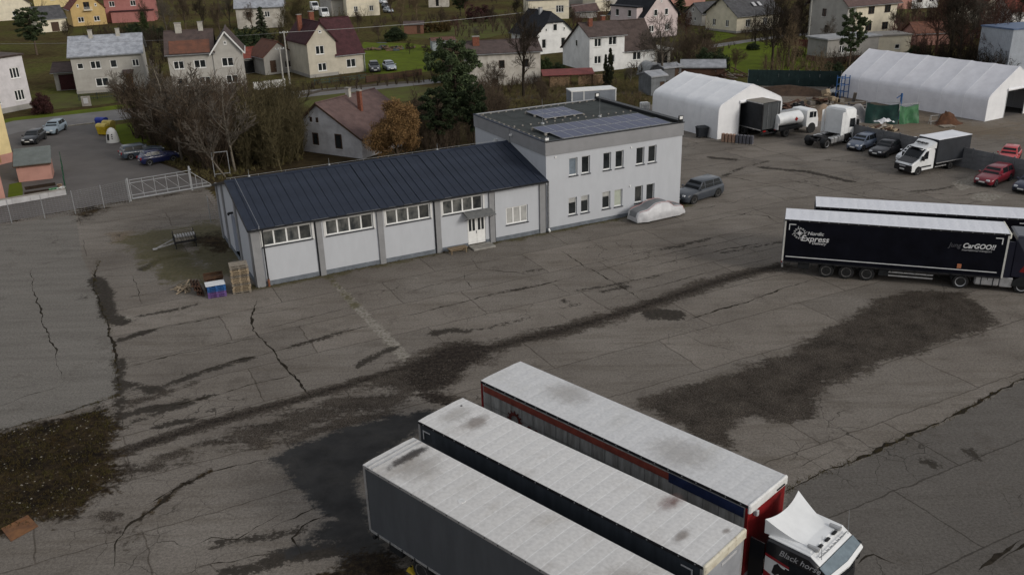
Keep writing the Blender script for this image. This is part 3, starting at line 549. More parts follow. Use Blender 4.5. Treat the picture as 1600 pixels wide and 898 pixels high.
# double door, canopy, step
mb = MB(); mb.box(-6.97, -5.43, 0.06, 0.10, GZ+0.16, 2.12); dr = mb.build('door', M_pvc, wh)
for k in range(2):
    x = -6.95+k*0.76
    mb = MB(); mb.box(x+0.03, x+0.73, 0.035, 0.059, GZ+0.2, 2.08); lf = mb.build('door_leaf', M_pvc, dr)
    for q in range(2):
        mb = MB(); mb.box(x+0.12+q*0.30, x+0.33+q*0.30, 0.02, 0.034, 0.98, 1.95); mb.build('pane', M_glass, dr)
mb = MB(); mb.box(-6.235, -6.19, -0.02, 0.034, 0.75, 0.95); mb.build('handle', M_zinc, dr)
mb = MB(); mb.loft([[(x, -0.02, 2.62), (x, -0.02, 2.55), (x, -1.0, 2.28), (x, -1.0, 2.35)] for x in (-7.3, -4.95)]); mb.build('canopy', mat('lichened_tin', (0.165, 0.168, 0.165), 0.8, c2=(0.11, 0.112, 0.11), scale=3), wh)
for x in (-7.2, -5.05): mb = MB(); mb.bar((x, -0.9, 2.28), (x, -0.02, 1.85), 0.03, 0.03); mb.build('canopy_bracket', M_black, wh)
mb = MB(); mb.bbox(-7.0, -5.15, -1.15, -0.05, GZ, GZ+0.14, 0.02); mb.build('door_step', mat('step_concrete', (0.30, 0.29, 0.265), 0.9, c2=(0.17, 0.16, 0.14), scale=2.2), wh)
# blue gate
mb = MB(); mb.box(WX0+0.3, WX0+0.34, WD-GD[1], WD-GD[0], GZ, 3.3); bg_ = mb.build('blue_gate', mat('blue_paint', (0.03, 0.13, 0.36), 0.5, 0.15, 2), wh)
for q in range(4): mb = MB(); y = WD-GD[1]+0.1+q*0.53; mb.box(WX0+0.285, WX0+0.299, y, y+0.45, 0.1, 3.15); mb.build('gate_panel', MATS['blue_paint'], bg_)
mb = MB(); mb.box(WX0-0.35, WX0, 6.1, 6.3, 3.5, 3.62); mb.box(WX0-0.42, WX0-0.3, 6.05, 6.35, 3.42, 3.56); mb.build('gable_lamp', M_black, wh)
# roof: standing seam trays, one by one
rf = bpy.data.objects.new('roof', None); col.objects.link(rf); rf.parent = wh
OV, RY = 0.38, WD/2
npan = 37; pw = (0-(WX0-0.25))/npan
zl = lambda y: ZE+0.10+(ZR-ZE)*(min(y, WD-y)+0.0)/RY
def tray(front):
    b = MB(); y0, y1 = (-OV, RY) if front else (WD+OV, RY); za, zb = zl(0)-(ZR-ZE)*OV/RY, ZR+0.10
    b.add([(0.012, y0, za), (pw-0.012, y0, za), (pw-0.012, y1, zb), (0.012, y1, zb), (0.012, y0, za-0.06), (pw-0.012, y0, za-0.06), (pw-0.012, y1, zb-0.06), (0.012, y1, zb-0.06)], [(0, 1, 2, 3), (4, 7, 6, 5), (0, 4, 5, 1), (1, 5, 6, 2), (2, 6, 7, 3), (3, 7, 4, 0)])
    b.add([(-0.016, y0, za+0.032), (0.016, y0, za+0.032), (0.016, y1, zb+0.032), (-0.016, y1, zb+0.032), (-0.016, y0, za-0.02), (0.016, y0, za-0.02), (0.016, y1, zb-0.02), (-0.016, y1, zb-0.02)], [(0, 1, 2, 3), (4, 7, 6, 5), (0, 4, 5, 1), (1, 5, 6, 2), (2, 6, 7, 3), (3, 7, 4, 0)])
    return b
for front in (True, False):
    first = tray(front).build('roof_sheet', M_roof, rf)
    for i in range(npan):
        o = first if i == 0 else first.copy()
        if i: col.objects.link(o); o.parent = rf
        o.location = (WX0-0.25+i*pw, 0, 0); o.rotation_euler = (random.gauss(0, 0.0012), random.gauss(0, 0.004), 0)
mb = MB(); mb.prism([(RY-0.2, ZR+0.07), (RY, ZR+0.16), (RY+0.2, ZR+0.07), (RY, ZR+0.19)], 'x', WX0-0.27, 0); mb.build('ridge_cap', M_roof, rf)
ev = zl(0)-(ZR-ZE)*OV/RY
mb = MB(); mb.box(WX0-0.27, -0.02, -OV-0.11, -OV-0.005, ev-0.14, ev-0.03); mb.build('gutter', M_black, wh)
mb = MB()
for y0, y1 in ((-OV, RY), (WD+OV, RY)): mb.bar((WX0-0.27, y0, ev-0.05), (WX0-0.27, y1, ZR+0.05), 0.04, 0.16)
mb.build('verge_trim', M_black, wh)
mb = MB(); mb.box(WX0, 0, -OV, 0.0, ZE-0.06, ZE-0.02); mb.build('soffit', M_pil, wh)
mb = MB(); pts = [(WX0-0.1, RY, ZR+0.30)]
for x in np.linspace(WX0, -0.2, 12): pts.append((float(x), RY, ZR+0.30+0.02*math.sin(x*3)))
mb.path(pts, 0.012, 4); mb.path([(WX0+0.5, RY, ZR+0.3), (WX0+0.55, -OV, ev+0.16), (WX0+0.5, -OV-0.1, ev-0.1)], 0.012, 4)
for x in np.linspace(WX0+0.2, -0.5, 12): mb.tube((x, RY, ZR+0.18), (x, RY, ZR+0.31), 0.015)
mb.build('lightning_wire', M_galv, wh)
for x in (-15.5, -6.5, -21.6): mb = MB(); mb.tube((x, RY, ZR+0.2), (x, RY, ZR+0.75), 0.018, 0.01); mb.lathe([(0.09, ZR+0.2), (0.07, ZR+0.3), (0.02, ZR+0.31)], (x, RY), 8); mb.build('lightning_rod', M_galv, wh)
mb = MB(); mb.path([(-22.42, -OV-0.05, ev-0.12), (-22.42, -0.2, ev-0.4), (-22.42, -0.2, GZ+0.1)], 0.055, 8); mb.build('downpipe', M_black, wh)
mb = MB(); mb.cyl((-22.42, -0.2), 'z', 0.085, GZ, GZ+0.55, 8); mb.build('downpipe_shoe', mat('rusty_clay', (0.22, 0.09, 0.05), 0.8, 0.2, 6), wh)
mb = MB()
for x in (-4.62, -18.72, -9.66, -0.12): mb.tube((x, -0.06, GZ), (x, -0.06, ZE-0.1), 0.035, n=6)
mb.build('conduit', M_black, wh)

# ---- office
OW, OD, OH = 13.16, 13.17, 7.05
UX = [(2.11, 2.88), (3.28, 4.05), (5.32, 6.06), (6.5, 7.28), (8.54, 9.33), (9.74, 10.55)]; LX = [(2.05, 2.83), (3.22, 4.0), (5.27, 6.05), (6.45, 7.24), (8.49, 9.29), (9.66, 10.48)]
ops = [(a, b, 4.06, 5.5) for a, b in UX]+[(a, b, 0.78, 2.23) for a, b in LX]
mb = MB(); wall_open(mb, T0, 0, OW, 0.05, 6.0, ops, 0.2); wall_open(mb, frame(0, OD, -90), 0, OD, 0.05, 6.0, []); wall_open(mb, frame(OW, 0, 90), 0, OD, 0.05, 6.0, []); wall_open(mb, frame(OW, OD, 180), 0, OW, 0.05, 6.0, []); mb.build('wall', M_wall, of)
mb = MB(); mb.box(-0.0, OW+0.03, -0.035, OD, GZ, 0.05); mb.build('plinth', M_plinth, of)
gl = {('U', 0): mat('window_glass_sky', (0.20, 0.24, 0.28), 0.08, c2=(0.10, 0.12, 0.14), scale=1.2), ('L', 3): mat('window_glass_blind_green', (0.40, 0.43, 0.36), 0.35, 0.08, 2), ('L', 2): M_glass, ('L', 4): MATS['window_glass_dim']}
for k, (xs_, z0, z1) in {'U': (UX, 4.06, 5.5), 'L': (LX, 0.78, 2.23)}.items():
    for i, (a, b) in enumerate(xs_):
        wo = window(of, T0, a, b, z0, z1, 0.2, (), gm=gl.get((k, i), M_glass), sm=M_tin, fw=0.075)
        if k == 'L' and i in (0, 1, 2):
            p = MB(); p.box(a+0.08, b-0.08, 0.150, 0.168, z1-0.45, z1-0.075); p.build('blind', M_glass3, wo)
M_fas1 = mat('fascia_render', (0.235, 0.236, 0.242), 0.9, 0.05, 0.8, bump=0.003, spec=0.2)
mb = MB(); mb.box(-0.07, OW+0.07, -0.07, 0.12, 5.98, OH); mb.build('fascia', M_fas1, of)
mb = MB(); mb.box(-0.07, 0.12, 0.121, OD+0.07, 5.98, OH); mb.build('fascia', M_fas1, of)
mb = MB(); mb.box(OW-0.12, OW+0.07, 0.121, OD+0.07, 5.98, OH); mb.build('fascia', M_fas1, of)
mb = MB(); mb.box(0.121, OW-0.121, OD-0.12, OD+0.07, 5.98, OH); mb.build('fascia', M_fas1, of)
M_bitu = mat('bitumen_felt', (0.050, 0.056, 0.054), 0.9, c2=(0.032, 0.036, 0.035), scale=0.8, bump=0.004, bscale=50, spec=0.2)
for i in range(6):      # felt lanes, lapped
    x0 = 0.12+i*(OW-0.24)/6; x1 = x0+(OW-0.24)/6; mb = MB(); mb.box(x0, x1+(0.06 if i < 5 else 0), 0.12, OD-0.12, 6.7, OH-0.06+0.006*(i % 2)); mb.build('roof_felt', M_bitu, of)
mb = MB(); mb.box(-0.11, OW+0.11, -0.11, 0.16, OH+0.002, OH+0.07); mb.build('edge_flashing', M_black, of)
mb = MB(); mb.box(-0.11, 0.16, 0.161, OD+0.11, OH+0.002, OH+0.05); mb.build('edge_flashing', MATS['anthracite_sheet'], of)
mb = MB(); mb.box(OW-0.42, OW+0.11, 0.161, OD+0.11, OH+0.002, OH+0.22); mb.build('edge_flashing', M_black, of)
mb = MB(); mb.box(0.161, OW-0.421, OD-0.2, OD+0.11, OH+0.002, OH+0.04); mb.build('edge_flashing', M_galv, of)
mb = MB(); mb.box(-0.13, -0.075, 6.1, 6.75, 4.6, OH-0.02); mb.build('wall_duct', M_pil, of)
mb = MB(); mb.box(-0.3, -0.08, 5.6, 5.75, 6.55, 6.68); mb.build('wall_lamp', M_pvc, of)
mb = MB(); mb.box(-0.3, -0.005, 8.6, 8.75, 5.55, 5.68); mb.build('wall_lamp', M_pvc, of)
mb = MB(); mb.path([(0.02, -0.28, ev-0.1), (0.1, -0.14, ev-0.5), (0.1, -0.14, GZ+0.28)], 0.07, 10); mb.build('downpipe', M_zinc, of)
mb = MB(); mb.path([(0.1, -0.14, GZ+0.28), (0.1, -0.35, GZ+0.1)], 0.085, 10); mb.build('downpipe_shoe', M_pvc, of)
for x, z in ((0.8, 5.72), (7.95, 5.55), (7.9, 2.3)): mb = MB(); mb.box(x, x+0.1, -0.07, 0, z, z+0.12); mb.build('wall_camera', M_pvc, of)
for x, y, nm in ((12.95, 0.05, 1), (12.9, OD-0.1, 1), (0.25, 0.35, 0)):
    mb = MB(); mb.tube((x, y, OH), (x, y, OH+0.35), 0.03); mb.box(x-0.22, x+0.22, y-0.05, y+0.05, OH+0.25, OH+0.6) if nm else mb.box(x-0.16, x+0.16, y-0.12, y-0.02, OH+0.05, OH+0.28); fl = mb.build('floodlight', M_black if nm else M_galv, of)
    mb = MB(); mb.box(x-0.15, x+0.15, y-0.125 if not nm else y-0.07, y-0.121 if not nm else y-0.051, OH+0.1 if not nm else OH+0.3, OH+0.26 if not nm else OH+0.55); mb.build('lamp_glass', M_pvc, fl)
for x, y in ((3.2, 6.3), (8.8, 6.1)): mb = MB(); mb.tube((x, y, OH-0.02), (x, y, OH+2.1), 0.014, 0.008); mb.lathe([(0.17, OH-0.05), (0.15, OH+0.08), (0.03, OH+0.1)], (x, y), 10); mb.build('lightning_rod', M_galv, of)
mb = MB()
for i in range(14):
    y = 0.6+i*0.9; mb.box(0.22, 0.36, y, y+0.12, OH-0.05, OH+0.06)
for i in range(16):
    x = 0.6+i*0.78; mb.box(x, x+0.12, OD-0.42, OD-0.3, OH-0.05, OH+0.06); mb.box(x, x+0.12, 6.55, 6.67, OH-0.05, OH+0.05)
mb.path([(0.29, 0.5, OH+0.07), (0.29, OD-0.36, OH+0.07), (12.6, OD-0.36, OH+0.07)], 0.01, 4); mb.build('earthing_clips', M_conc, of)
# solar arrays: panels side by side on low racks
M_pv = bpy.data.materials.new('solar_cells'); M_pv.use_nodes = True
def _pv():
    n = M_pv.node_tree.nodes; l = M_pv.node_tree.links; b = n['Principled BSDF']; tc = n.new('ShaderNodeTexCoord')
    bk = n.new('ShaderNodeTexBrick'); bk.offset = 0; bk.inputs['Scale'].default_value = 1.0; bk.inputs['Brick Width'].default_value = 0.17; bk.inputs['Row Height'].default_value = 0.17; bk.inputs['Mortar Size'].default_value = 0.004
    bk.inputs['Color1'].default_value = (0.026, 0.033, 0.080, 1); bk.inputs['Color2'].default_value = (0.034, 0.041, 0.090, 1); bk.inputs['Mortar'].default_value = (0.075, 0.085, 0.12, 1)
    l.new(tc.outputs['Object'], bk.inputs['Vector']); l.new(bk.outputs[0], b.inputs['Base Color']); b.inputs['Roughness'].default_value = 0.3; b.inputs['Specular IOR Level'].default_value = 0.14
_pv()
def solar(lx, ly, cols, rows, pw_, ph, label, tilt, stagger=0.0):
    c, s = math.cos(R(BYAW)), math.sin(R(BYAW))
    t = thing('solar_array', label, 'solar panels', (K*(BX+lx*c-ly*s), K*(BY+lx*s+ly*c), 0.25+K*(OH-0.05)), BYAW, 'solar arrays on the flat roof')
    pm = MB(); pm.box(0.028, pw_-0.028, 0.028, ph-0.028, 0.0, 0.034); p0 = None
    fm = MB(); fm.box(0, pw_, 0, 0.028, -0.01, 0.04); fm.box(0, pw_, ph-0.028, ph, -0.01, 0.04); fm.box(0, 0.028, 0.028, ph-0.028, -0.01, 0.04); fm.box(pw_-0.028, pw_, 0.028, ph-0.028, -0.01, 0.04)
    for r in range(rows):
        for k in range(cols):
            if p0 is None:
                p0 = pm.build('solar_panel', M_pv, t); f0 = fm.build('panel_frame', M_galv, p0); o = p0
            else:
                o = p0.copy(); col.objects.link(o); o.parent = t; f = f0.copy(); col.objects.link(f); f.parent = o
            o.location = (k*(pw_+0.012)+stagger*(rows-1-r), r*(ph+0.03), 0.10+tilt*r*(ph+0.03)); o.rotation_euler = (math.atan(tilt), 0, 0)
    mb = MB(); L = cols*(pw_+0.012)
    for r in range(rows+1):
        for k in range(cols+1): x = k*(pw_+0.012)+stagger*(rows-1-min(r, rows-1)); y = r*(ph+0.03)-0.015; z = 0.10+tilt*y; mb.box(x-0.09, x+0.09, y-0.1, y+0.1, 0.0, max(0.03, z-0.012)); mb.box(x-0.03, x+0.03, y-0.02, y+0.02, z+0.03, z+0.06)
    o = mb.build('rack', M_conc, t); o['kind'] = 'stuff'
solar(1.3, 0.18, 10, 2, 1.02, 2.15, 'long two-row solar array along the front edge of the flat roof', 0.03, 0.35)
solar(4.1, 7.7, 4, 2, 0.95, 1.62, 'small solar array at the back of the flat roof', 0.03, 0.12)
# bench by the door
t = thing('wooden_bench', 'low slatted wooden bench beside the white warehouse door', 'bench', (K*bl(-8.2, -0.75)[0], K*bl(-8.2, -0.75)[1], 0), BYAW)
M_wood = mat('weathered_wood', (0.23, 0.175, 0.115), 0.85, c2=(0.13, 0.095, 0.06), scale=4, stretch=(1, 6, 6), rnd=0.2)
for i in range(5): mb = MB(); mb.box(-0.75, 0.75, -0.28+i*0.115, -0.18+i*0.115, 0.38, 0.42); mb.build('slat', M_wood, t)
for x in (-0.62, 0.56):
    for y in (-0.27, 0.18): mb = MB(); mb.box(x, x+0.07, y, y+0.08, 0, 0.38); mb.build('leg', M_wood, t)
mb = MB(); mb.box(-0.6, 0.6, -0.06, 0.0, 0.18, 0.25); mb.build('stretcher', M_wood, t)
# ================================================================= VEHICLES
M_tyre = mat('tyre', (0.020, 0.020, 0.020), 0.9, 0.2, 6)
M_rim = mat('rim_alloy', (0.40, 0.41, 0.42), 0.35, 0.12, 6, metal=0.6)
M_rimd = mat('rim_dirty', (0.14, 0.135, 0.13), 0.6, 0.25, 6, metal=0.3)
M_carglass = mat('car_glass', (0.014, 0.017, 0.020), 0.12, 0.2, 1, spec=0.18)
M_lamp = mat('headlamp', (0.62, 0.64, 0.66), 0.15, 0.1, 8, spec=0.6)
M_tail = mat('tail_lamp', (0.30, 0.012, 0.012), 0.25, 0.15, 8)
M_plate = mat('plate', (0.66, 0.66, 0.64), 0.5, 0.05, 8)
M_trim = mat('black_plastic', (0.016, 0.017, 0.018), 0.6, 0.15, 5)
M_chassis = mat('chassis', (0.020, 0.020, 0.022), 0.7, 0.3, 3)
M_alu = mat('aluminium', (0.46, 0.46, 0.46), 0.42, 0.12, 3, metal=0.6)
def paint(name, c, rough=0.28): return mat('paint_'+name, c, rough, 0.05, 1.2, coat=0.35, spec=0.3)
def wheel(parent, x, y, r, wd, side, rim=None, z=None):
    z = r if z is None else z
    b = MB(); n = 20; prof = [(r*0.62, -wd/2), (r*0.93, -wd/2), (r, -wd*0.36), (r, wd*0.36), (r*0.93, wd/2), (r*0.62, wd/2)]
    b.loft([[(q*math.cos(2*math.pi*i/n), o, q*math.sin(2*math.pi*i/n)) for i in range(n)] for q, o in prof], caps=True)
    w_ = b.build('wheel', M_tyre, parent, smooth=30); w_.location = (x, y, z)
    b = MB(); s = side
    b.loft([[(q*math.cos(2*math.pi*i/n), s*o, q*math.sin(2*math.pi*i/n)) for i in range(n)] for q, o in [(r*0.63, wd*0.46), (r*0.66, wd*0.53), (r*0.56, wd*0.50), (r*0.50, wd*0.34), (r*0.20, wd*0.30), (r*0.16, wd*0.44), (r*0.02, wd*0.46)]])
    b.build('rim', rim or M_rim, w_, smooth=30)
    return w_
def car(label, loc, yaw, pm, style='hatch', L=4.2, W=1.76, H=1.48, name='parked_car', rim=None, lights=True, group=None, roof=None, cat='car'):
    t = thing(name, label, cat, loc, yaw, group)
    h = W/2; zb = 0.23; S = {  # belt height, hood z, windscreen base/top, roof rear, rear base (x as fraction of L from centre)
        'hatch': (0.93, 0.90, 0.21, 0.02, -0.34, -0.44, 0.98), 'wagon': (0.92, 0.88, 0.20, 0.03, -0.41, -0.47, 0.98), 'sedan': (0.90, 0.86, 0.20, 0.03, -0.22, -0.37, 0.93), 'suv': (1.05, 1.02, 0.20, 0.05, -0.39, -0.46, 1.08), 'mpv': (0.98, 0.92, 0.29, 0.08, -0.40, -0.47, 1.02)}[style]
    zB, zH, fa, fb, fc, fd, zD = S; R_ = L/2; wr = 0.31 if style != 'suv' else 0.37; xw = L*0.305
    def ring(x, zt, wt, wm, z0, crown=0.03):
        return [(x, -wm*0.93, z0), (x, -wm, z0+0.18), (x, -wm, (z0+zt)/2+0.05), (x, -wm*0.985, zt-0.10), (x, -wt, zt), (x, -wt*0.5, zt+crown), (x, wt*0.5, zt+crown), (x, wt, zt), (x, wm*0.985, zt-0.10), (x, wm, (z0+zt)/2+0.05), (x, wm, z0+0.18), (x, wm*0.93, z0)]
    st = [(-R_, 0.72, 0.72*h, 0.80*h, 0.36), (-R_+0.06, zD-0.16, 0.84*h, 0.90*h, 0.30), (-R_+0.22, zD-0.04, 0.88*h, 0.97*h, zb), (fd*L+0.1, zD, 0.88*h, h, zb), (-0.2*L, zB+0.02, 0.88*h, h, zb), (0.0, zB, 0.88*h, h, zb), (fa*L, zB, 0.87*h, h, zb), (fa*L+0.12, zH+0.02, 0.84*h, h, zb), (0.36*L, zH-0.05, 0.80*h, 0.98*h, zb), (R_-0.28, zH-0.13, 0.74*h, 0.93*h, zb), (R_-0.08, zH-0.23, 0.66*h, 0.84*h, 0.26), (R_, 0.52, 0.58*h, 0.72*h, 0.32)]
    b = MB(); b.loft([ring(*s) for s in st]); b.build('body', pm, t, smooth=50)
    # greenhouse with pillars, panes set a hair proud
    lo = [fd*L, fa*L]; hi = [fc*L, fb*L]; wb, wt = 0.875*h, 0.70*h; z0, z1 = zB-0.06, H-0.05
    b = MB(); mid = [(lo[0], lo[1], wb, z0), ((lo[0]+hi[0])/2-0.03, (lo[1]+hi[1])/2+0.02, (wb+wt)/2+0.02, (z0+z1)/2), (hi[0], hi[1], wt, z1), (hi[0]+0.12, hi[1]-0.14, wt*0.8, H)]
    b.loft([[(a, -w_, z), (c, -w_, z), (c, w_, z), (a, w_, z)] for a, c, w_, z in mid]); b.build('roof', roof or pm, t, smooth=55)
    e = 0.012
    def pane(name, q): b2 = MB(); c = sum((Vector(p) for p in q), Vector())/len(q); b2.add(q, [tuple(range(len(q)))]); o = b2.build(name, M_carglass, t, fix=False); return o
    zu, zl_ = z1-0.05, zB+0.03
    def at(f, z, x_lo, x_hi, w_extra=0.0):
        k = (z-z0)/(z1-z0); km = (wb+(wt-wb)*k)+0.02*4*k*(1-k)+w_extra; return km
    def xf(i, z): k = (z-z0)/(z1-z0); return lo[i]+(hi[i]-lo[i])*k+(0.02 if i else -0.03)*4*k*(1-k)*0.5
    for i, nm, sgn in ((1, 'windscreen', 1), (0, 'rear_window', -1)):
        pane(nm, [(xf(i, zl_)+sgn*e, -at(0, zl_, 0, 0)+0.07, zl_), (xf(i, zl_)+sgn*e, at(0, zl_, 0, 0)-0.07, zl_), (xf(i, zu)+sgn*e, at(0, zu, 0, 0)-0.06, zu), (xf(i, zu)+sgn*e, -at(0, zu, 0, 0)+0.06, zu)])
    xsplit = [(lo[0]+0.28 if style in ('hatch', 'sedan') else lo[0]+0.12, -0.22*L), (-0.205*L, 0.0), (0.02*L, fa*L-0.06)]
    for s in (-1, 1):
        for a, c in xsplit:
            q = []
            for z, rev in ((zl_, 0), (zu, 1)):
                A0 = max(a, xf(0, z)+0.16); C0 = min(c, xf(1, z)-0.13); y = s*(at(0, z, 0, 0)+e)
                q += [(A0, y, z), (C0, y, z)] if not rev else [(C0, y, z), (A0, y, z)]
            if q[1][0]-q[0][0] > 0.1 and q[2][0]-q[3][0] > 0.02: pane('side_window', q)
        b = MB(); b.bbox(fa*L-0.25, fa*L-0.08, s*h-0.02 if s > 0 else -h-0.16, s*h+0.16 if s > 0 else -h+0.02, zB+0.0, zB+0.13, 0.02); b.build('mirror', pm, t)
        for x in (-xw, xw*1.02):
            b = MB(); b.cyl((x, wr+0.01), 'y', wr+0.075, s*(h-0.16), s*(h+0.004), 18); b.build('wheel_arch', M_trim, t)
            wheel(t, x, s*(h-0.085), wr, 0.2, s, rim)
        b = MB(); b.bbox(R_-0.20, R_-0.03, s*0.52*h-0.16, s*0.52*h+0.16, zH-0.34, zH-0.18, 0.03); o = b.build('headlight', M_lamp, t); o.rotation_euler = (0, 0, 0)
        b = MB(); b.bbox(-R_-0.005, -R_+0.12, s*0.72*h-0.12, s*0.72*h+0.12, 0.62, 0.88, 0.02); b.build('tail_light', M_tail, t)
    b = MB(); b.bbox(R_-0.10, R_+0.035, -0.55*h, 0.55*h, 0.25, 0.44, 0.03); b.build('grille', M_trim, t)
    b = MB(); b.box(R_+0.036, R_+0.05, -0.26, 0.26, 0.42, 0.53); b.build('number_plate', M_plate, t)
    b = MB(); b.box(-R_-0.03, -R_-0.002, -0.26, 0.26, 0.50, 0.61); b.build('number_plate', M_plate, t)
    b = MB(); b.box(-R_+0.25, R_-0.25, -h+0.1, h-0.1, 0.16, 0.26); b.build('underbody', M_trim, t)
    return t
# ---- cars, each stood where its wheels meet the asphalt in the photograph
car('dark grey estate SUV parked past the corner of the office', (16.62, 75.92), -142.7, paint('slate', (0.046, 0.053, 0.064)), 'suv', 5.05, 1.97, 1.74, rim=M_rimd)
car('blue grey people carrier in front of the concrete fence, beside the white tractor', (37.25, 92.25), -140, paint('steel_blue', (0.085, 0.105, 0.145)), 'mpv', 4.1, 1.7, 1.55)
car('black saloon between the blue grey and the white car', (38.7, 89.6), -141, paint('jet', (0.010, 0.010, 0.013)), 'sedan', 4.6, 1.8, 1.46, rim=M_rimd)
car('white hatchback half hidden by the box van cab', (40.3, 86.9), -142, paint('white', (0.70, 0.71, 0.72)), 'hatch', 4.2, 1.76, 1.46)
car('dark red estate car parked on the pale patch by the fence', (43.9, 78.3), -141.4, paint('maroon', (0.16, 0.012, 0.022)), 'wagon', 4.6, 1.8, 1.5)
car('dark blue car at the right edge beside the red estate', (45.9, 75.6), -143, paint('midnight', (0.018, 0.022, 0.045)), 'hatch', 4.3, 1.78, 1.5, rim=M_rimd)
car('red car of which only the roof shows behind the fence', (48.9, 85.2), -128, paint('scarlet', (0.40, 0.035, 0.040)), 'hatch', 3.9, 1.68, 1.5)
car('dark blue hatchback nearest the sliding gate', (-37.72, 95.01), 38, paint('navy', (0.012, 0.016, 0.06)), 'hatch', 4.15, 1.73, 1.44)
car('grey blue estate car behind the navy hatchback', (-40.6, 97.9), 35, paint('blue_grey', (0.050, 0.066, 0.085)), 'wagon', 4.65, 1.8, 1.48)
car('black car facing the camera beside the yellow building', (-57.0, 107.0), -84, paint('black', (0.012, 0.013, 0.016)), 'hatch', 4.2, 1.74, 1.42, rim=M_rimd)
car('pale blue car behind the black one by the yellow building', (-57.0, 112.3), -86, paint('pale_blue', (0.20, 0.25, 0.29)), 'wagon', 4.4, 1.74, 1.46)
p_ = G(583, 114); car('dark car parked beside the maroon roofed house', (p_.x, p_.y+2), -78, paint('anthracite', (0.025, 0.028, 0.034)), 'suv', 4.4, 1.8, 1.62)
p_ = G(604, 112); car('silver grey car next to the dark one on the forecourt of the maroon roofed house', (p_.x+0.3, p_.y+2), -70, paint('silver', (0.24, 0.27, 0.31)), 'hatch', 4.2, 1.76, 1.5)
for i, (x, y, c) in enumerate([(599, 6, 'white'), (604, 13, 'jet'), (607, 20, 'silver')]):
    p_ = G(x, y); car(['white', 'black', 'silver'][i]+' car in the far car park above the maroon roof, '+['topmost', 'middle', 'lowest'][i]+' of three', (p_.x, p_.y), -60, MATS['paint_'+c], 'hatch')
# ---- car under a silver cover
t = thing('covered_car', 'car under a crumpled silver grey cover with red piping by the office wall', 'car', (12.13, 70.75), -151.2)
nx_, nr = 40, 21; V = []
Lc = 4.95
def topz(u):
    pts = [(0, 0.42), (0.05, 0.78), (0.12, 0.88), (0.25, 0.96), (0.36, 1.34), (0.48, 1.42), (0.62, 1.38), (0.78, 1.06), (0.92, 0.98), (0.98, 0.85), (1, 0.5)]
    for (a, za), (b_, zb_) in zip(pts, pts[1:]):
        if a <= u <= b_: return za+(zb_-za)*(u-a)/(b_-a)
    return 0.4
from mathutils import noise as mnoise
for i in range(nx_+1):
    u = i/nx_; x = (u-0.5)*Lc; zt = topz(u); wfull = 0.93*min(1, 0.74+1.6*min(u, 1-u)); cab = max(0, min(1, (zt-0.95)/0.4))
    for j in range(nr):
        s = j/(nr-1)*2-1; a = abs(s)
        if a < 0.42: y = s/0.42*wfull*(0.88-0.2*cab); z = zt-0.05*(a/0.42)**2
        else: k = (a-0.42)/0.58; y = math.copysign(wfull*((0.88-0.2*cab)+(0.14+0.2*cab)*min(1, k*1.6)), s); z = (zt-0.05)*(1-k)+0.14*k
        nv = mnoise.noise((x*2.2, y*1.5+j*0.15, z*2.2+7)); nv2 = mnoise.noise((x*6, y*3+s*3, z*4)); amp = 0.02+0.05*max(0, a-0.3)
        V.append((x, y+math.copysign(1, s)*nv*amp*1.3 if a > 0.3 else y, z*1.06+(nv*0.018+nv2*0.008)*(1 if a < 0.9 else 0.3)))
Fc = [(i*nr+j, (i+1)*nr+j, (i+1)*nr+j+1, i*nr+j+1) for i in range(nx_) for j in range(nr-1)]
b = MB(); b.add(V, Fc); b.add([V[j] for j in range(nr)], [tuple(range(nr))]); b.add([V[nx_*nr+j] for j in range(nr)], [tuple(range(nr))])
M_cov1 = mat('silver_cover', (0.50, 0.50, 0.51), 0.5, c2=(0.42, 0.42, 0.43), scale=3, metal=0.1, bump=0.02, bscale=5)
M_cov2 = mat('grey_cover', (0.17, 0.175, 0.18), 0.7, c2=(0.15, 0.155, 0.16), scale=3, bump=0.01, bscale=8)
b.m = [1 if (k % (nr-1)) in range(7, 13) and k < nx_*(nr-1) else 0 for k in range(len(b.f))]
b.build('cover', [M_cov1, M_cov2], t, smooth='all')
for jj in (6, 14):
    b = MB(); b.path([Vector(V[i*nr+jj])+Vector((0, 0, 0.012)) for i in range(2, nx_-1)], 0.014, 4); b.build('piping', mat('red_piping', (0.42, 0.10, 0.07), 0.7), t)
b = MB(); b.path([Vector(V[2*nr+j])+Vector((0.01, 0, 0.01)) for j in range(3, 18)], 0.014, 4); b.build('piping', MATS['red_piping'], t)
for x in (-1.3, 1.35):
    for s in (-1, 1): wheel(t, x, s*0.76, 0.31, 0.19, s)

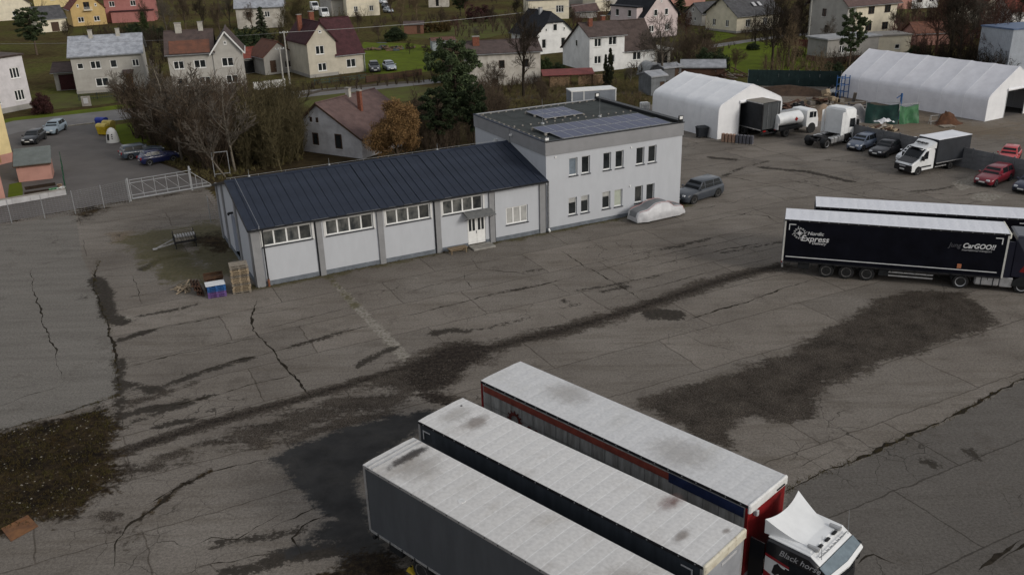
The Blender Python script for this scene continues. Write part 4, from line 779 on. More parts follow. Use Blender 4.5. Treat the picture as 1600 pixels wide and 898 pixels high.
# ================================================================= TRAILERS
def tarp_mat(name, c, dirt, line, period, seed=0.0, ln=0.5, dirtpos=(0.50, 0.72)):
    """roof tarpaulin: pale fabric, bows showing as faint lines across, grime in patches"""
    if name in MATS: return MATS[name]
    m = bpy.data.materials.new(name); m.use_nodes = True; MATS[name] = m; n = m.node_tree.nodes; l = m.node_tree.links; b = n['Principled BSDF']
    tc = n.new('ShaderNodeTexCoord'); sp = n.new('ShaderNodeSeparateXYZ'); l.new(tc.outputs['Object'], sp.inputs[0])
    def M_(op, a, c_=0.0):
        t_ = n.new('ShaderNodeMath'); t_.operation = op
        for i, x in enumerate((a, c_)):
            if isinstance(x, (int, float)): t_.inputs[i].default_value = x
            else: l.new(x, t_.inputs[i])
        return t_.outputs[0]
    fr = M_('ABSOLUTE', M_('SUBTRACT', M_('FRACT', M_('DIVIDE', sp.outputs[0], period)), 0.5))
    rp = n.new('ShaderNodeMapRange'); rp.inputs[1].default_value = 0.0; rp.inputs[2].default_value = 0.05; rp.inputs[3].default_value = ln; rp.inputs[4].default_value = 0.0; l.new(fr, rp.inputs[0])
    mp = n.new('ShaderNodeMapping'); mp.inputs['Location'].default_value = (seed, seed*2, 0); mp.inputs['Scale'].default_value = (0.55, 0.35, 1); l.new(tc.outputs['Object'], mp.inputs[0])
    nz = n.new('ShaderNodeTexNoise'); nz.inputs['Scale'].default_value = 1.0; nz.inputs['Detail'].default_value = 6; nz.inputs['Roughness'].default_value = 0.65; l.new(mp.outputs[0], nz.inputs[0])
    r1 = n.new('ShaderNodeValToRGB'); e = r1.color_ramp.elements; e[0].position = dirtpos[0]; e[0].color = (0, 0, 0, 1); e[1].position = dirtpos[1]; e[1].color = (1, 1, 1, 1); l.new(nz.outputs[0], r1.inputs[0])
    n2 = n.new('ShaderNodeTexNoise'); n2.inputs['Scale'].default_value = 7; n2.inputs['Detail'].default_value = 5; l.new(tc.outputs['Object'], n2.inputs[0])
    r2 = n.new('ShaderNodeValToRGB'); e = r2.color_ramp.elements; e[0].position = 0.3; e[0].color = (0.86, 0.86, 0.86, 1); e[1].position = 0.7; e[1].color = (1.05, 1.05, 1.05, 1); l.new(n2.outputs[0], r2.inputs[0])
    def mix(f, a, c_, mode='MIX'):
        t_ = n.new('ShaderNodeMix'); t_.data_type = 'RGBA'; t_.blend_type = mode
        if isinstance(f, float): t_.inputs[0].default_value = f
        else: l.new(f, t_.inputs[0])
        for i, x in ((6, a), (7, c_)):
            if isinstance(x, tuple): t_.inputs[i].default_value = (*x, 1)
            else: l.new(x, t_.inputs[i])
        return t_.outputs[2]
    x = mix(rp.outputs[0], c, line); x = mix(M_('MULTIPLY', r1.outputs[0], 0.75), x, dirt); x = mix(1.0, x, r2.outputs[0], 'MULTIPLY'); l.new(x, b.inputs['Base Color'])
    b.inputs['Roughness'].default_value = 0.7; b.inputs['Specular IOR Level'].default_value = 0.25
    bp = n.new('ShaderNodeBump'); bp.inputs['Strength'].default_value = 0.4; bp.inputs['Distance'].default_value = 0.02; l.new(n2.outputs[0], bp.inputs['Height']); l.new(bp.outputs[0], b.inputs['Normal'])
    return m
TL_, TW, TH = 13.65, 2.55, 4.0
def curtain_mesh(y, out, z0, z1, x0, x1, amp, seed, straps=0):
    nx2, nz2 = 90, 7; V = []
    for i in range(nx2+1):
        x = x0+(x1-x0)*i/nx2
        for k in range(nz2+1):
            z = z0+(z1-z0)*k/nz2; u = k/nz2; d = amp*(mnoise.noise((x*3+seed, z*0.5, seed))+0.5*mnoise.noise((x*9, z*0.8, seed)))*math.sin(math.pi*u)**0.5
            V.append((x, y+out*d, z))
    b = MB(); m_ = nz2+1; b.add(V, [(i*m_+k, (i+1)*m_+k, (i+1)*m_+k+1, i*m_+k+1) for i in range(nx2) for k in range(nz2)]); return b
def trailer(label, loc, yaw, curtain, roofm, frontm, postm, name='curtain_trailer', bow=0.62, rail=None, deco=None, legs=True, group=None, capm=None, wheel_rim=None, roof_amp=0.009, cat='trailer'):
    t = thing(name, label, cat, loc, yaw, group)
    nx2, ny2 = 132, 10; V = []
    for i in range(nx2+1):
        x = TL_*i/nx2; ph = (x/bow) % 1.0
        for j in range(ny2+1):
            v = j/ny2; y = TW*v; e = min(1, 6*v, 6*(1-v)); z = TH-roof_amp*(1-abs(math.cos(math.pi*ph))**0.5)*e*1.6-0.03*(1-e)+0.012*mnoise.noise((x*1.3, y*1.3, 3))*e
            V.append((x, y, z))
    b = MB(); m_ = ny2+1; b.add(V, [(i*m_+j, (i+1)*m_+j, (i+1)*m_+j+1, i*m_+j+1) for i in range(nx2) for j in range(ny2)]); b.build('roof', roofm, t, smooth='all', fix=False)
    for y0, y1 in ((-0.015, 0.05), (TW-0.05, TW+0.015)):
        b = MB(); b.box(0, TL_, y0, y1, TH-0.15, TH-0.035); b.build('roof_rail', rail or M_chassis, t)
    curtain_mesh(0.0, -1, 1.02, TH-0.14, 0.12, TL_-0.1, 0.016, 1.7).build('curtain', curtain, t, smooth='all', fix=False)
    o = curtain_mesh(TW, 1, 1.02, TH-0.14, 0.12, TL_-0.1, 0.03, 4.1).build('curtain', curtain, t, smooth='all', fix=False); o.data.flip_normals()
    for x in (0.0, TL_-0.11):
        for y in (-0.012, TW-0.11): b = MB(); b.box(x, x+0.11, y, y+0.122, 0.98, TH-0.03); b.build('corner_post', postm, t)
    b = MB(); b.box(TL_-0.06, TL_-0.002, 0.11, TW-0.11, 1.0, TH-0.06); b.build('front_wall', frontm, t)
    if capm: b = MB(); b.bbox(TL_-0.05, TL_+0.09, -0.02, TW+0.02, TH-0.38, TH+0.012, 0.05); b.build('front_cap', capm, t)
    for k in range(2): b = MB(); b.bbox(0.0, 0.05, 0.115+k*1.165, 0.115+k*1.165+1.155, 1.05, TH-0.07, 0.012); dd = b.build('rear_door', frontm, t); b = MB(); b.tube((-0.03, 0.4+k*1.4, 1.1), (-0.03, 0.4+k*1.4, 3.8), 0.02); b.build('lock_rod', M_galv, dd)
    b = MB(); b.box(0.03, TL_-0.03, 0.05, TW-0.05, 1.1, 1.2); b.build('floor', M_chassis, t)
    b = MB(); b.box(0.1, TL_-0.1, -0.02, 0.04, 0.94, 1.04); b.box(0.1, TL_-0.1, TW-0.04, TW+0.02, 0.94, 1.04); b.build('side_raves', rail or M_chassis, t)
    b = MB(); b.box(0.3, TL_-0.6, 0.75, 0.88, 0.72, 1.09); b.box(0.3, TL_-0.6, TW-0.88, TW-0.75, 0.72, 1.09); b.build('chassis_beam', M_chassis, t)
    for y_ in (-0.022, TW+0.004):
        for k in range(22): b = MB(); x = 0.3+k*0.62; b.box(x, x+0.05, y_, y_+0.018, TH-0.11, TH-0.06); b.build('roof_clip', M_trim if rail is not None else M_alu, t)
    for k in range(18): b = MB(); x = 0.55+k*0.72; b.box(x, x+0.035, -0.045, -0.021, 0.78, 1.06); b.build('buckle_strap', M_trim, t)
    for x in (2.96, 4.25, 5.54):
        b = MB(); b.tube((x, 0.2, 0.5), (x, TW-0.2, 0.5), 0.07); b.build('axle', M_chassis, t)
        wheel(t, x, 0.24, 0.5, 0.38, -1, wheel_rim or M_rimd); wheel(t, x, TW-0.24, 0.5, 0.38, 1, wheel_rim or M_rimd)
        for y in (0.03, TW-0.42):
            b = MB(); b.loft([[(x+rr*math.cos(a_), y, 0.5+rr*math.sin(a_)) for a_, rr in [(0.3+2.54*i/8, 0.58) for i in range(9)]]+[(x+0.6*math.cos(a_), y, 0.5+0.6*math.sin(a_)) for a_ in [2.84-2.54*i/8 for i in range(9)]], [(x+rr*math.cos(a_), y+0.39, 0.5+rr*math.sin(a_)) for a_, rr in [(0.3+2.54*i/8, 0.58) for i in range(9)]]+[(x+0.6*math.cos(a_), y+0.39, 0.5+0.6*math.sin(a_)) for a_ in [2.84-2.54*i/8 for i in range(9)]]]); b.build('mudguard', M_trim, t)
    for y in (0.06, TW-0.1):
        for z in (0.48, 0.72): b = MB(); b.box(6.6, 9.6, y, y+0.04, z, z+0.1); b.build('side_guard', M_alu, t)
    b = MB(); b.box(0.02, 0.14, 0.1, TW-0.1, 0.5, 0.64); b.build('underrun_bar', M_alu if rail is None else M_chassis, t)
    for y in (0.25, TW-0.65): b = MB(); b.box(-0.02, 0.06, y, y+0.4, 0.78, 0.92); b.build('tail_light', M_tail, t)
    b = MB(); b.bbox(1.1, 1.85, 0.05, 0.55, 0.5, 0.92, 0.03); b.build('tool_box', M_trim, t)
    b = MB(); b.bbox(6.25, 6.9, 0.05, 0.6, 0.45, 0.92, 0.03); b.build('tool_box', M_trim, t)
    if legs:
        for y in (0.55, TW-0.75): b = MB(); b.box(10.3, 10.45, y, y+0.15, 0.05, 0.95); b.box(10.2, 10.55, y-0.08, y+0.23, 0.0, 0.05); b.build('landing_leg', M_chassis, t)
    if deco: deco(t)
    return t
def panel(t, name, m, x0, x1, z0, z1, d=0.036, y=0.0): b = MB(); b.box(x0, x1, y-d-0.006, y-d, z0, z1); return b.build(name, m, t)
M_white_letter = mat('white_print', (0.62, 0.62, 0.62), 0.6, 0.05, 3)
M_grey_letter = mat('grey_print', (0.09, 0.09, 0.10), 0.6, 0.05, 3)
M_lg = mat('light_grey_print', (0.40, 0.40, 0.41), 0.6, 0.05, 3)
def bracket_marks(t, m, d=0.038):
    for x, sx in ((0.3, 1), (13.3, -1)): panel(t, 'corner_mark', m, min(x, x+sx*0.45), max(x, x+sx*0.45), 3.62, 3.68, d); panel(t, 'corner_mark', m, min(x, x+sx*0.06), max(x, x+sx*0.06), 3.25, 3.615, d)
def ltext(t, body, x, z, size, m, shear=0.2, bold=0.0, sx=1.0, d=0.042): return text(body, size, m, t, 'lettering', shear, 'LEFT', loc=(x, -d, z), rot=(R(90), 0, 0), sx=sx, bold=bold)
M_navy = mat('black_curtain', (0.0045, 0.005, 0.009), 0.6, 0.2, 0.8, spec=0.08)
M_greycur = mat('grey_curtain', (0.066, 0.071, 0.078), 0.6, c2=(0.052, 0.056, 0.062), scale=1.0, stretch=(1.6, 1, 0.4), spec=0.3)
M_slate = mat('slate_curtain', (0.036, 0.043, 0.053), 0.6, c2=(0.020, 0.025, 0.031), scale=1.4, stretch=(2.5, 1, 0.35), spec=0.3)
M_dirtywhite = mat('dirty_white_curtain', (0.34, 0.34, 0.33), 0.7, c2=(0.17, 0.165, 0.155), scale=1.6, stretch=(2.0, 1, 0.35), spec=0.2)
M_redp = mat('red_panel', (0.23, 0.014, 0.016), 0.45, c2=(0.13, 0.010, 0.010), scale=2)
M_roofA = tarp_mat('tarp_near', (0.525, 0.515, 0.50), (0.34, 0.315, 0.285), (0.66, 0.66, 0.65), 0.62, 3.1, 0.8)
M_roofB = tarp_mat('tarp_middle', (0.55, 0.542, 0.53), (0.38, 0.355, 0.325), (0.68, 0.68, 0.67), 0.62, 8.3, 0.8, (0.55, 0.78))
M_roofC = tarp_mat('tarp_far', (0.53, 0.53, 0.53), (0.44, 0.435, 0.42), (0.44, 0.44, 0.435), 0.62, 5.7, 0.45)
M_roofW = tarp_mat('tarp_white', (0.62, 0.63, 0.665), (0.56, 0.57, 0.60), (0.56, 0.57, 0.60), 0.62, 1.0, 0.25)
M_cream = mat('cream_metal', (0.52, 0.49, 0.40), 0.6, c2=(0.30, 0.25, 0.18), scale=3, lo=0.25, hi=0.5)
M_grime = mat('grime', (0.15, 0.13, 0.12), 0.9, c2=(0.05, 0.045, 0.045), scale=2.5, stretch=(3, 0.5, 1))
M_rust = mat('rust_stain', (0.30, 0.22, 0.18), 0.9, c2=(0.16, 0.095, 0.075), scale=3)
def stain(t, m, x0, x1, y0, y1, z=TH+0.006, seed=0, name='grime_patch'):
    r = random.Random(seed); n = 22; V = [((x0+x1)/2, (y0+y1)/2, z)]
    for i in range(n): a = 2*math.pi*i/n; k = r.uniform(0.62, 1.0); V.append(((x0+x1)/2+(x1-x0)/2*k*math.copysign(abs(math.cos(a))**0.6, math.cos(a)), (y0+y1)/2+(y1-y0)/2*k*math.copysign(abs(math.sin(a))**0.6, math.sin(a)), z))
    b = MB(); b.add(V, [(0, 1+i, 1+(i+1) % n) for i in range(n)]); return b.build(name, m, t, fix=False)
def soft_mat(name, c, dens):
    m = bpy.data.materials.new(name); m.use_nodes = True; MATS[name] = m; n = m.node_tree.nodes; l = m.node_tree.links; b = n['Principled BSDF']; b.inputs['Base Color'].default_value = (*c, 1); b.inputs['Roughness'].default_value = 0.9
    tc = n.new('ShaderNodeTexCoord'); gr = n.new('ShaderNodeMapping'); gr.inputs['Location'].default_value = (-1, -1, 0); gr.inputs['Scale'].default_value = (2, 2, 0); l.new(tc.outputs['Generated'], gr.inputs[0])
    ln = n.new('ShaderNodeVectorMath'); ln.operation = 'LENGTH'; l.new(gr.outputs[0], ln.inputs[0]); nz = n.new('ShaderNodeTexNoise'); nz.inputs['Scale'].default_value = 3.0; nz.inputs['Detail'].default_value = 7; nz.inputs['Roughness'].default_value = 0.7; l.new(tc.outputs['Object'], nz.inputs[0])
    a = n.new('ShaderNodeMath'); a.operation = 'ADD'; l.new(ln.outputs['Value'], a.inputs[0]); k = n.new('ShaderNodeMath'); k.operation = 'MULTIPLY'; k.inputs[1].default_value = 1.1; l.new(nz.outputs[0], k.inputs[0]); l.new(k.outputs[0], a.inputs[1])
    mr = n.new('ShaderNodeMapRange'); mr.interpolation_type = 'SMOOTHSTEP'; mr.inputs[1].default_value = 0.75; mr.inputs[2].default_value = 1.45; mr.inputs[3].default_value = dens; mr.inputs[4].default_value = 0; l.new(a.outputs[0], mr.inputs[0]); l.new(mr.outputs[0], b.inputs['Alpha']); return m
M_s1 = soft_mat('soot_film', (0.035, 0.032, 0.032), 0.9); M_s2 = soft_mat('brown_film', (0.14, 0.10, 0.075), 0.4); M_s3 = soft_mat('rust_film', (0.17, 0.085, 0.07), 0.38); M_s4 = soft_mat('dust_film', (0.24, 0.21, 0.18), 0.25)
def spot(t, m, x0, x1, y0, y1, z=TH+0.010): b = MB(); b.quad((x0, y0, z), (x1, y0, z), (x1, y1, z), (x0, y1, z)); return b.build('grime_patch', m, t, fix=False)
def deco_near(t):
    spot(t, M_s1, 0.62, 1.30, 0.0, 3.0); spot(t, M_s4, 0.3, 3.2, -0.2, 2.7, TH+0.014); spot(t, M_s4, 10.0, 13.4, 0.0, 2.4, TH+0.014)
    for x in (0.25, 0.5): b = MB(); b.box(x, x+0.05, 0.03, TW-0.03, TH-0.02, TH+0.018); b.build('roof_batten', M_alu, t)
    b = MB(); b.lathe([(0.16, TH-0.01), (0.14, TH+0.012), (0.02, TH+0.014)], (4.55, 0.85), 9); b.build('tarp_repair', mat('repair_patch', (0.62, 0.62, 0.61), 0.6), t)
def deco_mid(t):
    spot(t, M_s2, 1.3, 2.6, 0.5, 2.4); spot(t, M_s4, 0.1, 1.6, 0.1, 2.5, TH+0.014); spot(t, M_s3, 10.5, 11.5, 1.2, 3.0); spot(t, M_s3, 10.9, 11.25, 1.9, 2.6, TH+0.016); spot(t, M_s2, 12.0, 12.6, 0.1, 1.5); spot(t, M_s2, 13.1, 13.45, 1.7, 2.3)
    for x, y in ((0.5, 2.0), ): b = MB(); b.lathe([(0.05, TH-0.01), (0.045, TH+0.02), (0.01, TH+0.021)], (x, y), 8); b.build('tarp_eyelet', M_trim, t)
    bracket_marks(t, M_lg)
    b = MB(); b.box(TL_+0.001, TL_+0.012, 1.15, 2.1, 3.28, 3.40); b.build('front_lettering_plate', M_lg, t)
def deco_far(t):
    panel(t, 'curtain_band', mat('rust_red_band', (0.20, 0.045, 0.030), 0.7, c2=(0.12, 0.03, 0.022), scale=2.2), 0.2, 10.3, 3.50, 3.80); panel(t, 'curtain_band', mat('navy_band', (0.014, 0.022, 0.060), 0.6, 0.2, 2), 10.3, 13.5, 3.42, 3.82)
    for k in range(20): x = 0.6+k*0.66; panel(t, 'curtain_strap', mat('strap_grey', (0.16, 0.16, 0.155), 0.8), x, x+0.03, 1.0, 3.49, 0.034)
    for z in (2.3, 2.9): panel(t, 'curtain_seam', MATS['strap_grey'], 0.2, 13.4, z, z+0.02, 0.032)
    b = MB(); n = 24; M_g = mat('emblem_brown', (0.10, 0.022, 0.018), 0.7); cx, cz = 2.15, 2.80
    for i in range(12): a = 2*math.pi*i/12; b.add([(cx+0.36*math.cos(a-0.12), -0.044, cz+0.36*math.sin(a-0.12)), (cx+0.36*math.cos(a+0.12), -0.044, cz+0.36*math.sin(a+0.12)), (cx+0.47*math.cos(a+0.07), -0.044, cz+0.47*math.sin(a+0.07)), (cx+0.47*math.cos(a-0.07), -0.044, cz+0.47*math.sin(a-0.07))], [(0, 1, 2, 3)])
    b.add([(cx+rr*math.cos(2*math.pi*i/n), -0.044, cz+rr*math.sin(2*math.pi*i/n)) for rr in (0.22, 0.37) for i in range(n)], [(i, (i+1) % n, n+(i+1) % n, n+i) for i in range(n)]); b.build('gear_emblem', M_g, t)
    b = MB(); b.add([(3.05+rr*math.cos(2*math.pi*i/n), -0.044, 2.72+rr*math.sin(2*math.pi*i/n)) for rr in (0.07, 0.14) for i in range(n)], [(i, (i+1) % n, n+(i+1) % n, n+i) for i in range(n)]); b.add([(3.45+rr*math.cos(2*math.pi*i/n), -0.044, 2.70+rr*math.sin(2*math.pi*i/n)) for rr in (0.07, 0.14) for i in range(n)], [(i, (i+1) % n, n+(i+1) % n, n+i) for i in range(n)]); b.build('emblem_rings', M_g, t)
    spot(t, M_s4, 8.0, 12.0, -0.4, 2.6); spot(t, M_s4, 2.0, 5.5, 0.4, 3.0)
    b = MB(); b.bbox(TL_+0.09, TL_+0.13, 1.75, 2.3, TH-0.26, TH-0.2, 0.01); b.build('front_plate', M_black, t)
    b = MB(); b.bbox(TL_+0.001, TL_+0.16, 0.35, 0.5, 3.4, 3.62, 0.02); b.build('marker_lamp', M_lg, t)
GP = 'curtain trailers parked side by side in the foreground'
trailer('grey curtain trailer with sooty roof end, nearest of three foreground trailers', (-5.88, 29.09), -43.6, M_greycur, M_roofA, M_greycur, M_alu, rail=M_alu, deco=deco_near, group=GP)
trailer('dark slate trailer with rust stained pale roof, middle of the foreground three', (-4.04, 32.22), -43.9, M_slate, M_roofB, mat('grey_bulkhead', (0.27, 0.28, 0.30), 0.5, 0.1, 1), M_alu, deco=deco_mid, group=GP, capm=M_cream)
trailer('foreground trailer with red posts, gear emblem and off-white sides behind the red cab', (-1.52, 35.60), -45.7, M_dirtywhite, M_roofC, M_redp, M_redp, deco=deco_far, group=GP, legs=False, capm=mat('white_cap', (0.60, 0.60, 0.59), 0.6, 0.08, 2))
def deco_nordic(t):
    b = MB(); b.box(0.25, 13.25, -0.05, -0.043, 1.32, 1.38); b.build('reflective_strip', M_white_letter, t)
    bracket_marks(t, M_white_letter)
    ltext(t, 'Nordic', 1.52, 2.98, 0.34, M_white_letter, 0.2, 0.004, 1.05); ltext(t, 'Express', 1.12, 2.54, 0.56, M_white_letter, 0.2, 0.008, 1.02); ltext(t, 'Delivery', 1.86, 2.34, 0.25, M_white_letter, 0.2, 0.002, 1.05)
    cx, cz, n = 1.02, 3.06, 28; b = MB()
    for r0, r1 in ((0.30, 0.325), (0.36, 0.40)):
        for i in range(n):
            if r0 > 0.35 and i % 2: continue
            a0, a1 = 2*math.pi*i/n, 2*math.pi*(i+1)/n; b.add([(cx+rr*math.cos(a), -0.042, cz+rr*math.sin(a)) for rr, a in ((r0, a0), (r1, a0), (r1, a1), (r0, a1))], [(0, 1, 2, 3)])
    for k in range(8):
        a = math.pi/4*k+0.1; rr = 0.30 if k % 2 == 0 else 0.18; b.add([(cx, -0.042, cz), (cx+0.07*math.cos(a-0.7), -0.042, cz+0.07*math.sin(a-0.7)), (cx+rr*math.cos(a), -0.042, cz+rr*math.sin(a)), (cx+0.07*math.cos(a+0.7), -0.042, cz+0.07*math.sin(a+0.7))], [(0, 1, 2, 3)])
    for k in range(4): a = math.pi/2*k+0.25; b.add([(cx+0.47*math.cos(a)+0.03*math.cos(q), -0.042, cz+0.47*math.sin(a)+0.04*math.sin(q)) for q in (0, 1.57, 3.14, 4.71)], [(0, 1, 2, 3)])
    b.build('compass_emblem', M_white_letter, t)
    ltext(t, 'Jung', 10.22, 2.86, 0.44, M_grey_letter, 0.25, 0.0, 0.95); ltext(t, 'CarGOO!!', 11.02, 2.86, 0.46, M_white_letter, 0.25, 0.012, 0.92); ltext(t, 'international transport', 11.0, 2.66, 0.20, M_lg, 0.25, 0.0, 0.95)
    panel(t, 'warning_sticker', mat('sticker_orange', (0.42, 0.16, 0.08), 0.6), 10.9, 11.15, 1.45, 1.75, 0.043)
def deco_second(t):
    # only the tops of these tall letters show over the trailer in front
    bracket_marks(t, M_white_letter)
    ltext(t, 'SPLEASTGOPU', 2.4, 2.74, 1.15, M_lg, 0.1, 0.01, 1.02)
M_whitepost = mat('white_post', (0.55, 0.54, 0.50), 0.5, 0.08, 3)
trailer('black curtain trailer with compass emblem and white lettering, nearer of the right-hand pair', (18.53, 57.32), -18.2, M_navy, M_roofW, M_navy, M_whitepost, deco=deco_nordic, legs=False, capm=mat('cream_cap', (0.60, 0.59, 0.52), 0.6, 0.06, 2), wheel_rim=M_rimd, group='black curtain trailers at the right edge', roof_amp=0.012)
trailer('black curtain trailer half hidden behind the one with the compass emblem', (21.45, 59.93), -17.6, M_navy, M_roofW, M_navy, M_navy, deco=deco_second, legs=False, group='black curtain trailers at the right edge', roof_amp=0.012)
trailer('dark trailer backed into the mouth of the smaller white tent', (30.2, 98.6), 118, mat('charcoal_curtain', (0.020, 0.022, 0.025), 0.6, 0.2, 1), tarp_mat('tarp_brown', (0.19, 0.175, 0.15), (0.12, 0.11, 0.09), (0.16, 0.15, 0.13), 0.62, 2.0, 0.4), mat('charcoal_door', (0.055, 0.06, 0.063), 0.6, 0.12, 1), M_chassis, rail=M_alu)
# trailer in tent stands with its rear to the yard; its origin is the rear corner

# ================================================================= TRACTOR UNITS
def tractor(label, loc, yaw, cm, roofm, style='low', name='tractor_unit', stripe=None, deco=None, group=None, front=None):
    """origin: rear end of the chassis on the ground, centre line; x forward, 5.95 m long"""
    t = thing(name, label, 'truck', loc, yaw, group)
    b = MB(); b.box(0.1, 5.3, -0.48, -0.36, 0.72, 0.98); b.box(0.1, 5.3, 0.36, 0.48, 0.72, 0.98); b.box(0.1, 0.22, -0.36, 0.36, 0.75, 0.95); b.box(2.4, 2.5, -0.36, 0.36, 0.75, 0.95); b.build('chassis_frame', M_chassis, t)
    b = MB(); b.bbox(0.75, 1.65, -0.5, 0.5, 1.0, 1.14, 0.04); b.build('fifth_wheel', M_chassis, t)
    for s in (-1, 1):
        wheel(t, 0.85, s*0.95, 0.5, 0.56, s, M_rim); wheel(t, 4.45, s*1.02, 0.5, 0.34, s, M_rim)
        b = MB(); b.loft([[(0.85+0.62*math.cos(a), s*0.66, 0.5+0.62*math.sin(a)) for a in [0.2+2.74*i/9 for i in range(10)]]+[(0.85+0.58*math.cos(a), s*0.66, 0.5+0.58*math.sin(a)) for a in [2.94-2.74*i/9 for i in range(10)]], [(0.85+0.62*math.cos(a), s*1.25, 0.5+0.62*math.sin(a)) for a in [0.2+2.74*i/9 for i in range(10)]]+[(0.85+0.58*math.cos(a), s*1.25, 0.5+0.58*math.sin(a)) for a in [2.94-2.74*i/9 for i in range(10)]]]); b.build('mudguard', M_trim, t)
        b = MB(); b.bbox(1.65, 3.1, min(s*0.62, s*1.24), max(s*0.62, s*1.24), 0.36, 1.0, 0.09); tk = b.build('fuel_tank', M_alu, t)
        for x in (2.0, 2.7): b = MB(); b.box(x, x+0.06, min(s*0.61, s*1.25), max(s*0.61, s*1.25), 0.35, 1.01); b.build('tank_strap', M_chassis, tk)
        b = MB(); b.bbox(3.12, 3.85, min(s*0.7, s*1.24), max(s*0.7, s*1.24), 0.36, 1.02, 0.04); b.build('step_box', M_alu, t)
    z1 = 3.0 if style == 'low' else 3.72; H_ = 1.25
    x0, x1 = 3.62, 5.9
    # cab shell: side profile lofted across the width with rounded corners
    prof = [(x0, 1.08), (x0, z1-0.12), (x0+0.1, z1), (x1-0.62, z1), (x1-0.30, z1-0.22), (x1-0.10, 2.05), (x1, 1.45), (x1, 0.62), (x1-0.12, 0.42), (x1-0.55, 0.42), (x1-0.72, 1.08)]
    b = MB(); rings = []
    for y, k in ((-H_, 0.09), (-H_+0.05, 0.03), (-H_+0.16, 0), (H_-0.16, 0), (H_-0.05, 0.03), (H_, 0.09)):
        cx, cz = 4.8, 1.9; rings.append([(cx+(px-cx)*(1-k*0.7), y, cz+(pz-cz)*(1-k*0.7)) for px, pz in prof])
    b.loft(rings); b.build('cab', cm, t, smooth=35)
    b = MB()
    if style == 'low': b.bbox(x0+0.05, x1-0.62, -H_+0.09, H_-0.09, z1+0.002, z1+0.05, 0.02)
    b.loft([[(x0+0.06, -H_+0.1, z1+0.002), (x1-0.62, -H_+0.1, z1+0.002), (x1-0.62, H_-0.1, z1+0.002), (x0+0.06, H_-0.1, z1+0.002)], [(x0+0.16, -H_+0.25, z1+0.10), (x1-0.75, -H_+0.25, z1+0.08), (x1-0.75, H_-0.25, z1+0.08), (x0+0.16, H_-0.25, z1+0.10)]]); b.build('cab_roof', roofm, t, smooth=30)
    # windscreen, visor, side windows
    def strip(name, m, za, zb_, d=0.02, yy=H_-0.13):
        def X(z):
            P = [(x1-0.30, z1-0.22), (x1-0.10, 2.05), (x1, 1.45)]
            for (xa, zA), (xb, zB_) in zip(P, P[1:]):
                if zB_ <= z <= zA: return xa+(xb-xa)*(zA-z)/(zA-zB_)
            return x1
        b2 = MB(); zs = np.linspace(za, zb_, 4); b2.loft([[(X(z)+d-0.05, -yy, z), (X(z)+d, -yy, z), (X(z)+d, yy, z), (X(z)+d-0.05, yy, z)] for z in zs]); return b2.build(name, m, t)
    strip('windscreen', M_carglass, 1.75, z1-0.42 if style == 'low' else 2.7)
    if style == 'high': strip('roof_front', roofm, 2.95, z1-0.23, 0.015)
    strip('grille', front or M_trim, 0.72, 1.68, 0.025, 1.0); strip('bumper', front or M_trim, 0.43, 0.70, 0.06, 1.18)
    if style == 'low':
        b = MB(); b.loft([[(x1-0.66, y, z1+0.004), (x1-0.31, y, z1-0.205), (x1-0.29, y, z1-0.185), (x1-0.64, y, z1+0.03)] for y in (-H_+0.1, 0, H_-0.1)]); b.build('roof_front', roofm, t)
        b = MB(); b.loft([[(x1-0.27, y, z1-0.20), (x1+0.02+0.10*(1-abs(y)/H_), y, z1-0.40), (x1+0.03+0.10*(1-abs(y)/H_), y, z1-0.43), (x1-0.27, y, z1-0.24)] for y in np.linspace(-H_+0.06, H_-0.06, 9)]); b.build('sun_visor', mat('tinted_visor', (0.16, 0.20, 0.225), 0.15, 0.1, 3), t)
        b = MB(); b.loft([[(x1+0.04+0.10*(1-abs(y)/H_), y, z1-0.40), (x1+0.13+0.12*(1-abs(y)/H_), y, z1-0.50), (x1+0.12+0.12*(1-abs(y)/H_), y, z1-0.58), (x1+0.03+0.10*(1-abs(y)/H_), y, z1-0.46)] for y in np.linspace(-H_+0.04, H_-0.04, 9)]); b.build('visor_rim', roofm, t)
    else:
        b = MB(); zt = 2.82; b.loft([[(x1-0.22, y, zt+0.10), (x1+0.16, y, zt-0.10), (x1+0.17, y, zt-0.16), (x1-0.20, y, zt+0.05)] for y in (-H_+0.05, -H_*0.5, H_*0.5, H_-0.05)]); b.build('sun_visor', roofm, t)
    for s in (-1, 1):
        b = MB(); y = s*(H_+0.004); b.add([(x1-1.35, y, 1.75), (x1-0.32, y, 1.62), (x1-0.42, y, z1-0.55 if style == 'low' else 2.62), (x1-1.35, y, z1-0.5 if style == 'low' else 2.66)], [(0, 1, 2, 3) if s < 0 else (3, 2, 1, 0)]); b.build('side_window', M_carglass, t, fix=False)
        b = MB(); b.bbox(x1-0.25, x1-0.05, min(s*(H_+0.06), s*(H_+0.32)), max(s*(H_+0.06), s*(H_+0.32)), 1.75, 2.45, 0.04); b.tube((x1-0.3, s*H_, 2.45), (x1-0.15, s*(H_+0.2), 2.48), 0.025); b.build('mirror', M_trim, t)
        b = MB(); b.bbox(x1-0.10, x1+0.045, min(s*0.78, s*1.14), max(s*0.78, s*1.14), 0.72, 0.98, 0.03); b.build('headlight', M_lamp, t)
        b = MB(); b.box(x1-1.42, x1-1.40, s*(H_+0.001)-0.004, s*(H_+0.001)+0.004, 1.0, 2.75); b.build('door_seam', M_trim, t)
        b = MB(); b.loft([[(x0-0.55, s*H_-0.02, z), (x0, s*H_-0.02, z), (x0, s*H_+0.02, z), (x0-0.55, s*H_*0.97+0.02, z)] for z in (1.05, z1-0.25)]); b.build('side_fairing', cm, t)
